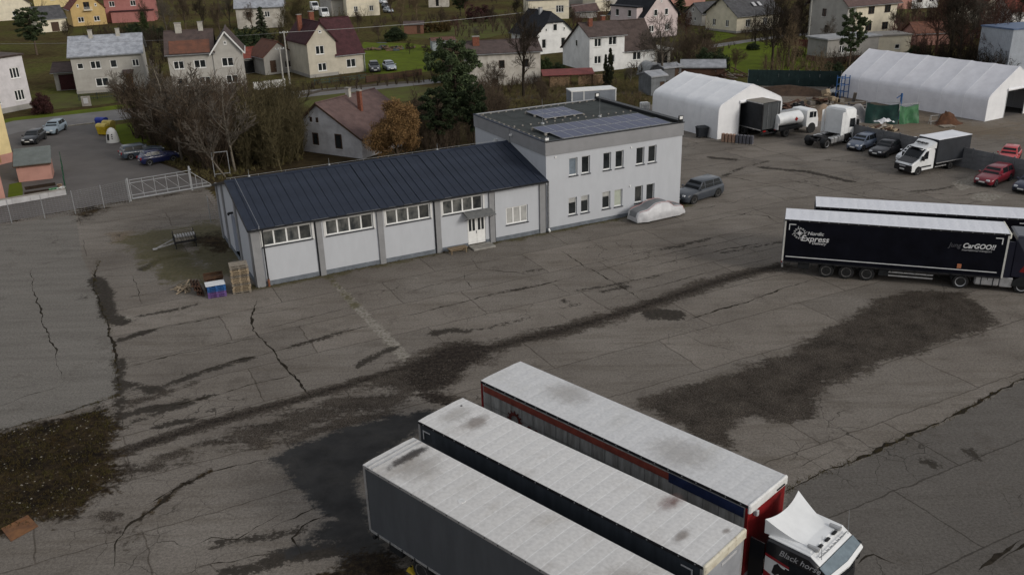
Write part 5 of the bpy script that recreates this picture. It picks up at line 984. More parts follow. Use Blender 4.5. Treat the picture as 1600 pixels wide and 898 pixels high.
        b = MB(); b.loft([[(4.45+0.66*math.cos(a), s*1.05, 0.5+0.66*math.sin(a)) for a in [0.0+3.14*i/10 for i in range(11)]], [(4.45+0.66*math.cos(a), s*1.262, 0.5+0.66*math.sin(a)) for a in [0.0+3.14*i/10 for i in range(11)]]]); b.build('wheel_arch', M_trim, t)
    if style == 'low':   # big curved air deflector on the roof
        rings = []
        for i in range(9):
            u = i/8; hw = (0.74+0.40*u**0.9); rings.append([(x1-0.98-u*(1.30+0.12*abs(y)**2), y*hw, z1+0.07+(u**1.45)*(0.44+0.15*abs(y)**2.2)) for y in np.linspace(-1, 1, 17)])
        b = MB(); b.loft(rings, closed=False); rings2 = [[(x-0.03, y, z-0.05) for x, y, z in r_] for r_ in rings]; b.loft(rings2, closed=False); b.loft([rings[-1], rings2[-1]], closed=False); b.build('air_deflector', roofm, t, smooth='all')
        for s in (-1, 1):
            b = MB(); e = [r_[-1 if s > 0 else 0] for r_ in rings]; b.loft([e, [(x, y*0.98, z1+0.06) for x, y, z in e]], closed=False); b.build('deflector_side', roofm, t)
            b = MB(); b.tube((x1-0.35, s*0.95, z1-0.05), (x1-0.42, s*0.98, z1+0.9), 0.012, 0.005, 4); b.build('aerial', M_galv, t)
        b = MB()
        for y in np.linspace(-0.85, 0.85, 8): b.tube((x1-0.46, y, z1-0.08), (x1-0.40, y, z1+0.03), 0.02)
        b.path([(x1-0.40, -0.95, z1+0.02), (x1-0.36, -0.5, z1+0.05), (x1-0.36, 0.5, z1+0.05), (x1-0.40, 0.95, z1+0.02)], 0.02, 6); b.build('lamp_bar', M_galv, t)
        for y in (-0.5, 0.0, 0.5): b = MB(); b.bbox(x1-0.7, x1-0.58, y-0.13, y+0.13, z1+0.06, z1+0.12, 0.02); b.build('roof_hatch' if y == 0 else 'roof_lamp', M_trim, t)
        for s in (-1, 1): b = MB(); b.tube((x1-0.95, s*0.78, z1+0.13), (x1-0.55, s*0.78, z1+0.13), 0.06, 0.09, 8); b.build('air_horn', M_alu, t)
    if deco: deco(t, x0, x1, H_, z1)
    return t
def pos_at(T, x, y):   # point at trailer-local x,y
    c, s = math.cos(R(T[2])), math.sin(R(T[2])); return (T[0]+x*c-y*s, T[1]+x*s+y*c)
M_cabblack = paint('cab_black', (0.012, 0.012, 0.014)); M_cabred = paint('cab_red', (0.24, 0.012, 0.018)); M_cabwhite = paint('cab_white', (0.68, 0.69, 0.69), 0.4)
def deco_horse(t, x0, x1, H_, z1):
    y = -H_-0.006
    def pl(name, m, pts, dy=0.0): b = MB(); b.add([(px, y-dy, pz) for px, pz in pts], [tuple(range(len(pts)))]); b.build(name, m, t, fix=False)
    pl('red_lower_side', M_cabred, [(x0+0.05, 1.15), (x1-0.9, 1.15), (x1-0.9, 1.9), (x0+0.05, 1.9)]); pl('white_flank', M_cabwhite, [(x0+0.06, 1.7), (x1-1.45, 1.45), (x1-1.45, 2.2), (x0+0.06, 2.25)], 0.002)
    pl('red_stripe', M_cabred, [(x0+0.06, 2.30), (x1-1.3, 2.18), (x1-1.3, 2.28), (x0+0.06, 2.42)], 0.002); pl('white_stripe', M_cabwhite, [(x0+0.06, 2.26), (x1-1.3, 2.14), (x1-1.3, 2.175), (x0+0.06, 2.295)], 0.002)
    pl('horse_graphic', M_cabblack, [(x0+0.35, 1.72), (x0+0.42, 2.08), (x0+0.55, 2.2), (x0+0.66, 2.12), (x0+0.95, 2.05), (x1-1.5, 1.75), (x1-1.5, 1.3), (x0+0.7, 1.3), (x0+0.62, 1.8), (x0+0.48, 1.66)], 0.004)
    text('Black horse', 0.34, M_lg, t, 'lettering', 0.35, 'LEFT', loc=(x0+0.55, y-0.008, 2.58), rot=(R(90), 0, 0), sx=0.95)
    b = MB(); b.bbox(x1+0.07, x1+0.12, -0.2, 0.5, 1.0, 1.35, 0.02); b.build('front_badge', mat('badge_red', (0.25, 0.05, 0.04), 0.5), t)
TRR = (-1.52, 35.60, -45.7); TDD = (18.53, 57.32, -18.2); TDE = (21.45, 59.93, -17.6)
tractor('black and red tractor unit with white roof deflector and horse lettering', (*pos_at(TRR, 10.75, TW/2), 0), -45.7, M_cabblack, M_cabwhite, 'low', deco=deco_horse)
def deco_dark(t, x0, x1, H_, z1):
    b = MB(); b.add([(x0+0.5, -H_-0.008, 1.5), (x0+1.3, -H_-0.008, 1.35), (x0+1.4, -H_-0.008, 1.9), (x0+0.8, -H_-0.008, 2.1)], [(0, 1, 2, 3)]); b.build('red_graphic', mat('graphic_red', (0.20, 0.012, 0.012), 0.5), t, fix=False)
M_cabnavy = paint('cab_navy', (0.010, 0.011, 0.022))
tractor('black tractor unit at the right edge coupled to the compass trailer', (*pos_at(TDD, 10.42, TW/2), 0), -18.2, M_cabnavy, M_cabnavy, 'high', deco=deco_dark, group='dark tractor units at the right edge')
tractor('dark tractor unit coupled to the hidden black trailer', (*pos_at(TDE, 10.42, TW/2), 0), -17.6, M_cabnavy, M_cabnavy, 'high', group='dark tractor units at the right edge')
tractor('white tractor unit without trailer standing by the concrete fence', (32.15, 92.9, 0), 36.5, M_cabwhite, M_cabwhite, 'high')
# ---- fuel tanker lorry
t = thing('tanker_lorry', 'old white fuel tanker lorry parked behind the white tractor', 'truck', (29.2, 98.6), 28)
b = MB(); b.box(0.1, 6.3, -0.45, 0.45, 0.7, 0.95); b.build('chassis_frame', M_chassis, t)
b = MB(); n = 20; b.loft([[(x, 1.08*k*math.cos(2*math.pi*i/n), 1.85+0.78*k*math.sin(2*math.pi*i/n)) for i in range(n)] for x, k in ((0.3, 0.75), (0.42, 1), (3.95, 1), (4.07, 0.75))]); b.build('tank', M_cabwhite, t, smooth=40)
b = MB(); b.box(0.5, 3.9, -0.3, 0.3, 2.62, 2.72); b.build('catwalk', M_galv, t)
b = MB(); b.add([(2.6, -1.095, 1.85), (2.85, -1.095, 1.6), (3.1, -1.095, 1.85), (2.85, -1.095, 2.1)], [(0, 1, 2, 3)]); b.build('hazard_diamond', mat('hazard_red', (0.35, 0.02, 0.02), 0.5), t, fix=False)
b = MB(); b.bbox(0.4, 3.9, -1.12, -0.7, 0.75, 1.12, 0.04); b.build('side_locker', M_trim, t)
b = MB(); b.loft([[(x, y, z) for x, z in ((4.35, 0.8), (4.35, 2.55), (4.5, 2.65), (5.6, 2.65), (5.85, 2.45), (6.05, 1.75), (6.15, 1.5), (6.15, 0.6), (5.2, 0.6))] for y in (-1.15, 1.15)]); b.build('cab', M_cabwhite, t)
b = MB(); b.box(0.25, 0.3, -1.0, 1.0, 0.9, 1.6); b.build('rear_panel', M_cabwhite, t)
for s in (-1, 1):
    b = MB(); b.box(4.75, 5.3, s*1.155-0.004, s*1.155+0.004, 1.75, 2.42); b.build('side_window', M_carglass, t); b = MB(); b.box(5.36, 5.78, s*1.155-0.004, s*1.155+0.004, 1.75, 2.38); b.build('side_window', M_carglass, t)
    wheel(t, 1.4, s*0.92, 0.48, 0.5, s, M_rimd); wheel(t, 5.2, s*0.98, 0.48, 0.3, s, M_rimd)
    b = MB(); b.cyl((5.2, 0.55), 'y', 0.62, s*1.0, s*1.165, 16); b.build('wheel_arch', M_trim, t)
b = MB(); b.loft([[(5.88, y, 2.40), (6.075, y, 1.76), (6.09, y, 1.78), (5.9, y, 2.42)] for y in (-1.02, 1.02)]); b.build('windscreen', M_carglass, t)
# ---- box van
t = thing('box_van', 'white box van with black bonnet and dark tarpaulin body by the fence', 'van', (39.86, 83.15), -154.1)
x1 = 3.1
b = MB(); pr = [(0.2, 0.45), (0.2, 2.1), (0.3, 2.32), (1.35, 2.32), (2.15, 1.48), (2.95, 1.12), (3.1, 0.95), (3.1, 0.4)]
b.loft([[(x if k == 0 else x-(0.12 if x > 2.5 else 0), y, z if k == 0 else z-0.06) for x, z in pr] for y, k in ((-1.0, 1), (-0.93, 0), (0.93, 0), (1.0, 1))]); b.build('cab', M_cabwhite, t, smooth=30)
b = MB(); b.loft([[(2.16, y, 1.50), (2.94, y, 1.145), (2.94, y, 1.16), (2.16, y, 1.52)] for y in (-0.86, 0.86)]); b.build('bonnet', M_cabblack, t)
b = MB(); b.loft([[(1.40, y, 2.30), (2.14, y, 1.53), (2.16, y, 1.55), (1.42, y, 2.32)] for y in (-0.86, 0.86)]); b.build('windscreen', M_carglass, t)
b = MB(); b.bbox(2.9, 3.16, -0.98, 0.98, 0.36, 0.98, 0.05); b.build('bumper', M_cabblack, t)
b = MB(); b.box(3.165, 3.18, -0.26, 0.26, 0.5, 0.61); b.build('number_plate', M_plate, t)
b = MB(); b.box(3.161, 3.172, -0.35, 0.35, 0.8, 0.9); b.build('grille_badge', M_lg, t)
for s in (-1, 1):
    b = MB(); b.bbox(2.82, 3.05, min(s*0.62, s*0.95), max(s*0.62, s*0.95), 0.90, 1.12, 0.03); b.build('headlight', M_lamp, t)
    b = MB(); b.add([(1.05, s*1.005, 1.40), (2.02, s*1.005, 1.36), (1.42, s*1.005, 2.1), (1.05, s*1.005, 2.15)], [(0, 1, 2, 3)]); b.build('side_window', M_carglass, t)
    b = MB(); b.bbox(1.75, 1.95, min(s*1.02, s*1.28), max(s*1.02, s*1.28), 1.35, 1.75, 0.03); b.build('mirror', M_trim, t)
    b = MB(); b.box(0.5, 2.0, s*1.0-0.02, s*1.0+0.02, 0.62, 0.76); b.build('rub_strip', M_trim, t)
    b = MB(); b.cyl((2.15, 0.38), 'y', 0.44, s*0.8, s*1.012, 16); b.build('wheel_arch', M_trim, t)
    wheel(t, 2.15, s*0.9, 0.35, 0.24, s, M_rimd); wheel(t, -2.05, s*0.9, 0.35, 0.42, s, M_rimd)
rings = []
for i in range(8):
    u = i/7; x = 1.7-u*1.5; z = 2.34+0.62*u**1.3; hw = 0.72+0.36*u; rings.append([(x, y*hw, z-0.12*abs(y)**3) for y in np.linspace(-1, 1, 9)])
b = MB(); b.loft(rings, closed=False); b.loft([[(x, y, 2.3) for x, y, z in [r_[0] for r_ in rings]], [r_[0] for r_ in rings]], closed=False); b.loft([[(x, y, 2.3) for x, y, z in [r_[-1] for r_ in rings]], [r_[-1] for r_ in rings]], closed=False); b.build('air_deflector', M_cabwhite, t, smooth=40)
for y in (-0.45, 0.0, 0.45): b = MB(); b.bbox(0.75, 1.05, y-0.16, y+0.16, 2.70, 2.80, 0.03); b.build('deflector_vent', M_trim, t)
b = MB(); b.path([(1.62, -0.74, 2.36), (1.72, 0, 2.38), (1.62, 0.74, 2.36)], 0.05, 6); b.build('deflector_trim', M_trim, t)
b = MB(); b.box(-4.3, 0.2, -0.5, 0.5, 0.45, 0.75); b.build('chassis_frame', M_chassis, t)
b = MB(); b.bbox(-4.45, 0.05, -1.12, 1.12, 0.86, 3.05, 0.02); bx_ = b.build('box_body', mat('van_tarp', (0.028, 0.031, 0.037), 0.6, 0.12, 1), t)
b = MB(); b.bbox(-4.47, 0.07, -1.14, 1.14, 3.05, 3.10, 0.02); b.build('box_roof', mat('van_roof', (0.66, 0.67, 0.70), 0.6, 0.04, 1), t)
for s in (-1, 1):
    b = MB(); b.box(-4.4, 0.0, s*1.13-0.015, s*1.13+0.015, 0.80, 0.88); b.build('side_rail', M_alu, t); b = MB(); b.box(-1.5, 0.0, s*1.05-0.02, s*1.05+0.02, 0.45, 0.55); b.build('side_guard', M_alu, t)
# ---- white vans far off behind the maroon roof
for i, (x, y, sc_) in enumerate([(492, 14, 1), (507, 24, 1)]):
    p_ = G(x, y+3); t = thing('delivery_van', ['white high van far behind the two brick chimneys, left one', 'white van in front of the other one far behind the brick chimneys'][i], 'van', (p_.x, p_.y), -70)
    b = MB(); b.loft([[(xx, y_, z) for xx, z in ((-2.6, 0.4), (-2.6, 2.4), (-2.5, 2.5), (1.2, 2.5), (1.9, 1.5), (2.7, 1.1), (2.75, 0.4))] for y_ in (-0.98, 0.98)]); b.build('body', M_cabwhite, t)
    b = MB(); b.loft([[(1.24, y_, 2.44), (1.9, y_, 1.52), (1.93, y_, 1.54), (1.27, y_, 2.46)] for y_ in (-0.85, 0.85)]); b.build('windscreen', M_carglass, t)
    for s in (-1, 1):
        for xx in (-1.7, 1.75): wheel(t, xx, s*0.88, 0.34, 0.22, s)
# ================================================================= WHITE STORAGE TENTS
M_pvcw = mat('tent_white', (0.74, 0.745, 0.755), 0.55, c2=(0.66, 0.665, 0.68), scale=0.9, spec=0.3, bump=0.03, bscale=2.5)
M_pvcg = mat('tent_grey_white', (0.66, 0.655, 0.68), 0.6, c2=(0.57, 0.565, 0.59), scale=0.8, spec=0.3, bump=0.05, bscale=2.0)
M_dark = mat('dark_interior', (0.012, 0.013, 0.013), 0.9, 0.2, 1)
def tent(label, loc, yaw, Wd, L, ze, zr, bays, m_side, m_front, door, doorh, droop, inside=True):
    t = thing('storage_tent', label, 'tent', loc, yaw)
    half = [(0.0, 0.0), (0.0, ze*0.5), (0.02, ze-0.55), (0.12, ze-0.22), (0.32, ze+0.02)]
    for k in range(1, 7): half.append((0.32+(Wd/2-0.32)*k/6, ze+0.02+(zr-ze-0.02)*(k/6)**0.95))
    prof = half+[(Wd-x, z) for x, z in half[-2::-1]]; n = len(prof); ny = bays*8; V = []
    for i in range(ny+1):
        y = L*i/ny; ph = (i % 8)/8; sag = math.sin(math.pi*ph)**0.7 if ph else 0
        for j, (x, z) in enumerate(prof):
            cx = Wd/2; d = droop*sag*(1 if 1 <= j < n-1 else 0.1); wob = 0.035*mnoise.noise((y*1.7, x*1.1, z*2.4))*(sag > 0)
            nx2 = (cx-x)/max(0.1, Wd/2); V.append((x+nx2*d*0.7+wob*0.6, y, max(0, z-(d*0.7+wob if j not in (0, n-1) else 0))))
    F_ = [(i*n+j, i*n+j+1, (i+1)*n+j+1, (i+1)*n+j) for i in range(ny) for j in range(n-1)]
    b = MB(); b.add(V, F_); b.build('cover', m_side, t, smooth=50)
    for i in range(bays+1):
        b = MB(); y = L*i/bays; b.path([(x+(Wd/2-x)*0.006, y, z-0.03) for x, z in prof], 0.05, 6); b.build('rib', M_pvcw, t)
    # front wall: strips left and right of the opening and above it
    def top(x):
        for (xa, za), (xb, zb_) in zip(prof, prof[1:]):
            if xa <= x <= xb and xb > xa: return za+(zb_-za)*(x-xa)/(xb-xa)
        return 0.0 if x < Wd/2 else 0.0
    def wallstrip(x0, x1, zlo, k=14):
        V2 = []; F2 = []
        for i in range(k+1):
            x = x0+(x1-x0)*i/k; zt = max(zlo+0.01, top(min(max(x, 0.021), Wd-0.021)))
            for q in range(5): z = zlo+(zt-zlo)*q/4; V2.append((x, -0.02+0.02*mnoise.noise((x*1.5, z*1.5, 1)), z))
        F2 = [(i*5+q, (i+1)*5+q, (i+1)*5+q+1, i*5+q+1) for i in range(k) for q in range(4)]; b2 = MB(); b2.add(V2, F2); return b2
    wallstrip(0.02, door[0], 0).build('front_wall', m_front, t, smooth=50); wallstrip(door[1], Wd-0.02, 0).build('front_wall', m_front, t, smooth=50); wallstrip(door[0], door[1], doorh).build('front_wall', m_front, t, smooth=50)
    b = MB(); b.loft([[(x, -0.06+0.13*math.sin(a), doorh+0.16+0.17*math.cos(a)*(1 if x < (door[0]+door[1])/2 else 0.8)) for a in [2*math.pi*i/8 for i in range(8)]] for x in np.linspace(door[0]-0.1, door[1]+0.1, 6)]); b.build('rolled_flap', m_front, t, smooth=50)
    b = MB(); b.add([(x, L, z) for x, z in prof], [tuple(range(n))]); b.build('back_wall', m_front, t)
    for x in (door[0], door[1]): b = MB(); b.box(x-0.05, x+0.05, -0.05, 0.06, 0, doorh); b.build('door_post', M_galv, t)
    b = MB(); b.box(0.1, Wd-0.1, 0.2, L-0.2, 0.004, 0.02); b.build('floor', M_tar, t)
    return t
tent('smaller white storage tent with a dark trailer in its mouth', (23.24, 98.06), 28.2, 9.43, 11.81, 3.75, 5.62, 4, M_pvcw, M_pvcw, (3.05, 7.1), 3.65, 0.05)
tent('long greyish white storage tent with seven ribs at the right', (55.62, 103.27), 30.1, 10.25, 21.14, 2.95, 5.85, 7, M_pvcg, M_pvcw, (3.6, 7.4), 3.1, 0.09)
# boxes just inside the long tent
for i, (x, y, s_, h_) in enumerate([(4.2, 3.0, 0.9, 0.8), (5.4, 4.5, 1.1, 1.0), (4.6, 6.5, 1.2, 1.4)]):
    c_, s2 = math.cos(R(30.1)), math.sin(R(30.1)); t = thing('storage_crate', ['low crate just inside the mouth of the long tent', 'middle crate inside the long tent', 'tall crate deep inside the long tent'][i], 'crate', (55.62+x*c_-y*s2, 103.27+x*s2+y*c_, 0.02), 30)
    b = MB(); b.bbox(-s_/2, s_/2, -s_/2, s_/2, 0.0, h_, 0.03); b.build('crate_body', mat('crate_dark', (0.07, 0.065, 0.06), 0.8, 0.2, 2), t); b = MB(); b.box(-s_/2-0.02, s_/2+0.02, -s_/2-0.02, s_/2+0.02, h_, h_+0.03); b.build('lid', M_wood, t)

# ================================================================= FENCES AND GATE
def span(t, name, m, p0, p1, **k): pass
# grey concrete slab fence
A_, B_ = G(1331, 193, 1.95), G(1600, 249, 1.95); dv = (B_-A_); dv.z = 0; nb = int((dv.length+8)/2.05); u_ = dv.normalized(); yw = math.degrees(math.atan2(u_.y, u_.x))
t = thing('concrete_fence', 'grey precast concrete slab fence behind the parked cars', 'fence', (A_.x, A_.y, 0), yw)
M_slab = mat('fence_concrete', (0.15, 0.152, 0.158), 0.9, c2=(0.105, 0.107, 0.112), scale=1.3, bump=0.01, bscale=15, rnd=0.12)
sl = MB(); sl.bbox(0.075, 1.975, -0.03, 0.03, 0, 0.475, 0.012); po = MB(); po.bbox(-0.07, 0.07, -0.07, 0.07, 0, 2.02, 0.02); s0 = p0 = None
for i in range(nb+1):
    if p0 is None: p0 = po.build('post', M_slab, t); o = p0
    else: o = p0.copy(); col.objects.link(o); o.parent = t
    o.location = (i*2.05, 0, 0)
    if i == nb: break
    for k in range(4):
        if s0 is None: s0 = sl.build('slab', M_slab, t); o = s0
        else: o = s0.copy(); col.objects.link(o); o.parent = t
        o.location = (i*2.05, random.gauss(0, 0.004), k*0.482)
# post and wire fence left of the gate
def post_fence(label, pts, hh, wires=12, name='wire_fence', pr=0.035, m=None):
    t = thing(name, label, 'fence', (*pts[0], 0), 0); ox, oy = pts[0]; m = m or M_galv
    for x, y in pts: b = MB(); b.tube((x-ox, y-oy, 0), (x-ox, y-oy, hh), pr, pr, 8); b.tube((x-ox, y-oy, hh), (x-ox, y-oy, hh+0.02), pr*1.2); b.build('post', m, t)
    for (x0, y0), (x1, y1) in zip(pts, pts[1:]):
        b = MB()
        for k in range(wires): z = 0.08+(hh-0.15)*k/(wires-1); b.bar((x0-ox, y0-oy, z), (x1-ox, y1-oy, z), 0.006, 0.006)
        L = math.hypot(x1-x0, y1-y0); nv = int(L/0.25)
        for k in range(1, nv): f_ = k/nv; b.bar((x0+(x1-x0)*f_-ox, y0+(y1-y0)*f_-oy, 0.05), (x0+(x1-x0)*f_-ox+0.001, y0+(y1-y0)*f_-oy, hh-0.07), 0.004, 0.004)
        o = b.build('wire_mesh', m, t); o['kind'] = 'stuff'
    return t
post_fence('wire mesh fence on steel posts along the access lane', [(-50.5, 70.6), (-46.0, 72.8), (-43.1, 74.2), (-40.8, 75.4), (-38.6, 76.5), (-36.7, 78.1), (-35.05, 79.75)], 2.1)
post_fence('wire fence hidden in brush behind the warehouse', [bl(-23.5, 16.5), bl(-21, 16.6), bl(-18.5, 16.7), bl(-16, 16.9), bl(-13.5, 17.1), bl(-11, 17.3)], 2.3)
gx, gy = -34.9, 80.1; t = thing('sliding_gate', 'galvanised sliding gate with diagonal bracing and counterweight tail', 'gate', (gx, gy, 0), 33.3)
def gb(name, a, b_, w_): q = MB(); q.bar(a, b_, w_, w_); return q.build(name, M_galv, t)
gb('bottom_rail', (0, 0, 0.22), (7.3, 0, 0.22), 0.11); gb('top_rail', (0, 0, 1.98), (5.4, 0, 1.98), 0.045); gb('upper_rail', (0, 0, 1.70), (5.4, 0, 1.70), 0.05); gb('lower_rail', (0, 0, 0.55), (7.0, 0, 0.55), 0.05); gb('tail_brace', (5.4, 0, 1.95), (7.3, 0, 0.3), 0.06)
for k in range(6): x = 0.03+k*1.07; gb('upright', (x, 0, 0.28), (x, 0, 1.95), 0.042)
for k in range(5): x = 0.03+k*1.07; gb('diagonal', (x, 0, 1.66), (x+1.07, 0, 0.58), 0.03)
for k, (x, z) in enumerate(((5.95, 1.45), (6.5, 0.95))): gb('upright', (x, 0, 0.28), (x, 0, z), 0.05)
t = thing('gate_post', 'steel guide post at the left end of the sliding gate', 'post', (gx-0.12, gy-0.08, 0), 33); b = MB(); b.box(-0.06, 0.06, -0.06, 0.06, 0, 2.15); b.build('post', M_galv, t); b = MB(); b.box(-0.08, 0.08, -0.08, 0.08, 2.15, 2.17); b.build('cap', M_galv, t)
t = thing('gate_portal', 'roller portal post where the sliding gate tail begins', 'post', (gx+5.5*math.cos(R(33.3)), gy+5.5*math.sin(R(33.3)), 0), 33); b = MB(); b.box(-0.07, 0.07, 0.06, 0.2, 0, 2.35); b.build('post', M_galv, t); b = MB(); b.box(-0.12, 0.12, -0.1, 0.06, 1.99, 2.12); b.build('guide_roller', M_galv, t)
p_ = G(336, 277); t = thing('garden_gate', 'rectangular steel gate frame behind the far warehouse corner', 'gate', (p_.x, p_.y, 0), 20)
for a, b_ in (((0, 0, 0), (0, 0, 2.5)), ((1.5, 0, 0), (1.5, 0, 2.5)), ((0, 0, 2.5), (1.5, 0, 2.5)), ((0, 0, 0.3), (1.5, 0, 0.3))): b = MB(); b.bar(a, b_, 0.06, 0.06); b.build('frame_bar', M_galv, t)
# dark green screen fence behind the scrap
A_, B_ = G(1168, 134), G(1312, 137); dv = B_-A_; yw = math.degrees(math.atan2(dv.y, dv.x)); nb = 9; L = dv.length/nb
t = thing('screen_fence', 'dark green fabric screen fence behind the scrap heap', 'fence', (A_.x, A_.y, 0), yw); M_screen = mat('green_screen', (0.018, 0.034, 0.034), 0.85, c2=(0.010, 0.020, 0.020), scale=1.2, bump=0.03, bscale=3)
for k in range(nb+1): b = MB(); b.tube((k*L, 0, 0), (k*L, 0, 2.35), 0.04); b.build('post', M_galv, t)
for k in range(nb):
    V = [(k*L+L*i/8, 0.06*mnoise.noise((k*3+i*0.6, z, 2))-0.05, z) for i in range(9) for z in (0.05, 0.8, 1.6, 2.3)]; b = MB(); b.add(V, [(i*4+q, (i+1)*4+q, (i+1)*4+q+1, i*4+q+1) for i in range(8) for q in range(3)]); b.build('fabric_panel', M_screen, t, smooth='all')

def at_(px, py): p = G(px, py); return (p.x, p.y, 0)
# ================================================================= PALLETS AND SMALL THINGS IN THE YARD
M_pal = mat('pallet_wood', (0.36, 0.29, 0.20), 0.85, c2=(0.20, 0.155, 0.105), scale=3, stretch=(1, 5, 5), rnd=0.22)
M_palg = mat('pallet_grey_wood', (0.27, 0.24, 0.20), 0.85, c2=(0.15, 0.13, 0.105), scale=3, stretch=(1, 5, 5), rnd=0.2)
M_palb = mat('pallet_blue', (0.035, 0.12, 0.32), 0.75, c2=(0.02, 0.07, 0.2), scale=3, rnd=0.15)
M_palv = mat('pallet_violet', (0.16, 0.10, 0.28), 0.75, c2=(0.10, 0.05, 0.14), scale=3, rnd=0.2)
M_palr = mat('pallet_brown', (0.085, 0.045, 0.03), 0.9, c2=(0.05, 0.03, 0.022), scale=3, rnd=0.25)
PAL = {}
def pallet(m, loc, yaw, label, group, rot=(0, 0)):
    t = thing('pallet', label, 'pallet', loc, yaw, group); t.rotation_euler = (rot[0], rot[1], R(yaw))
    if m.name not in PAL:
        d = []
        b = MB(); b.box(0, 1, 0, 1, 0, 1)
        parts = []
        for y in (-0.4, -0.2, 0.0, 0.2, 0.4):
            b = MB(); b.box(-0.6, 0.6, y-0.065, y+0.065, 0.118, 0.142); parts.append(b.build('deck_board', m, t))
        for y in (-0.35, 0, 0.35):
            b = MB(); b.box(-0.6, 0.6, y-0.05, y+0.05, 0, 0.02); parts.append(b.build('runner', m, t))
            for x in (-0.53, 0, 0.53): b = MB(); b.box(x-0.07, x+0.07, y-0.05, y+0.05, 0.02, 0.098); parts.append(b.build('block', m, t))
        for x in (-0.53, 0, 0.53): b = MB(); b.box(x-0.07, x+0.07, -0.4, 0.4, 0.098, 0.118); parts.append(b.build('stringer', m, t))
        PAL[m.name] = parts
    else:
        for p in PAL[m.name]: c = p.copy(); col.objects.link(c); c.parent = t
    return t
NUM = ['bottom', 'second', 'third', 'fourth', 'fifth', 'sixth', 'seventh', 'eighth', 'ninth', 'tenth', 'eleventh', 'twelfth', 'thirteenth', 'fourteenth']
for k in range(14):
    pallet(M_pal if k < 12 and k % 4 else M_palg, (-18.55+random.gauss(0, 0.02), 57.0+random.gauss(0, 0.02), k*0.146), 20+random.gauss(0, 1.5), f'light wooden pallet, {NUM[k]} from the ground in the tall stack at the corner', 'pallets in the tall stack')
for k in range(6): pallet(M_palv if k < 3 else M_palb, (-20.05+random.gauss(0, 0.015), 56.35+random.gauss(0, 0.015), k*0.146), 21+random.gauss(0, 1.2), f'{"violet" if k < 3 else "blue"} pallet, {NUM[k]} from the ground in the short stack under a white sheet', 'pallets in the blue stack')
t = thing('white_sheet', 'white board lying on top of the blue pallet stack', 'board', (-20.1, 56.4, 6*0.146), 23); b = MB(); b.bbox(-0.66, 0.62, -0.5, 0.45, 0, 0.02, 0.006); b.build('board', mat('white_board', (0.60, 0.61, 0.62), 0.6, 0.06, 3), t)
for k in range(6): pallet(M_palr, (-20.6, 57.65, k*0.146), 20+random.gauss(0, 1), f'dark brown pallet, {NUM[k]} from the ground in the stack behind the blue one', 'pallets in the brown stack')
t = thing('rusty_tray', 'rusty shallow steel tray on the brown pallet stack', 'tray', (-20.6, 57.65, 6*0.146), 20); M_rusty = mat('rusty_steel', (0.10, 0.055, 0.03), 0.9, c2=(0.05, 0.03, 0.02), scale=3)
b = MB(); b.box(-0.65, 0.65, -0.45, 0.45, 0, 0.02); b.build('tray_floor', M_rusty, t)
for q in ((-0.65, 0.65, -0.45, -0.41), (-0.65, 0.65, 0.41, 0.45), (-0.65, -0.61, -0.409, 0.409), (0.61, 0.65, -0.409, 0.409)): b = MB(); b.box(*q, 0.021, 0.18); b.build('tray_side', M_rusty, t)
for i, (x, y, a) in enumerate([(-21.35, 56.7, 74), (-21.55, 56.75, 70), (-21.75, 56.8, 66)]): pallet(M_palr, (x, y, 0.05), 112, ['innermost', 'middle', 'outermost'][i]+' brown pallet leaning on edge against the brown stack', 'leaning brown pallets', (R(a), 0)).location.z = 0.42
t = thing('broken_pallet_wood', 'heap of broken pale pallet boards left of the leaning pallets', 'timber', (-22.8, 57.5, 0), 15)
for k in range(16):
    b = MB(); a = random.uniform(0, 3.1); x, y, z = random.gauss(0, 0.35), random.gauss(0, 0.25), 0.05+0.035*k*random.random(); dx, dy, dz = 0.55*math.cos(a), 0.55*math.sin(a), random.gauss(0, 0.12); b.bar((x-dx, y-dy, max(0.02, z-dz)), (x+dx, y+dy, max(0.02, z+dz)), 0.11, 0.025); b.build('board', M_pal, t)
# steel cage trailer left of the warehouse
t = thing('grid_stand', 'steel stand loaded with slatted grids, drawbar on the ground', 'stand', (-25.7, 67.0, 0), 25); M_gw = mat('pale_steel', (0.36, 0.36, 0.36), 0.6, c2=(0.20, 0.19, 0.18), scale=4)
for a, b_ in (((-0.8, -0.7, 0.55), (0.8, -0.7, 0.55)), ((-0.8, 0.7, 0.55), (0.8, 0.7, 0.55)), ((-0.8, -0.7, 0.55), (-0.8, 0.7, 0.55)), ((0.8, -0.7, 0.55), (0.8, 0.7, 0.55))): b = MB(); b.bar(a, b_, 0.09, 0.12); b.build('frame_bar', M_chassis, t)
for x in (-0.78, 0.78):
    for y in (-0.68, 0.68): b = MB(); b.bar((x, y, 0.6), (x, y, 1.15), 0.06, 0.06); b.build('stake', M_chassis, t)
for x in (-0.75, 0.75):
    for y in (-0.62, 0.62): b = MB(); b.bar((x, y, 0), (x, y, 0.5), 0.07, 0.07); b.build('leg', M_chassis, t)
for k in range(7): b = MB(); x = -0.7+k*0.21; b.box(x, x+0.12, -0.68, 0.66, 0.66, 0.70); b.build('slat', M_palg, t)
for k in range(8): b = MB(); x = -0.72+k*0.2; b.box(x, x+0.11, -0.65, 0.15, 0.95, 1.0); b.build('slat', M_gw, t)
for y in (-0.6, -0.28, 0.08): b = MB(); b.box(-0.75, 0.8, y, y+0.06, 0.90, 0.948); b.build('batten', M_gw, t)
for q in ((-0.8, 0.8, 0.75, 0.82), (-0.8, 0.8, 1.25, 1.32), (-0.8, -0.73, 0.821, 1.249), (0.73, 0.8, 0.821, 1.249)): b = MB(); b.box(*q, 0.86, 0.93); b.build('crate_side', M_palg, t)
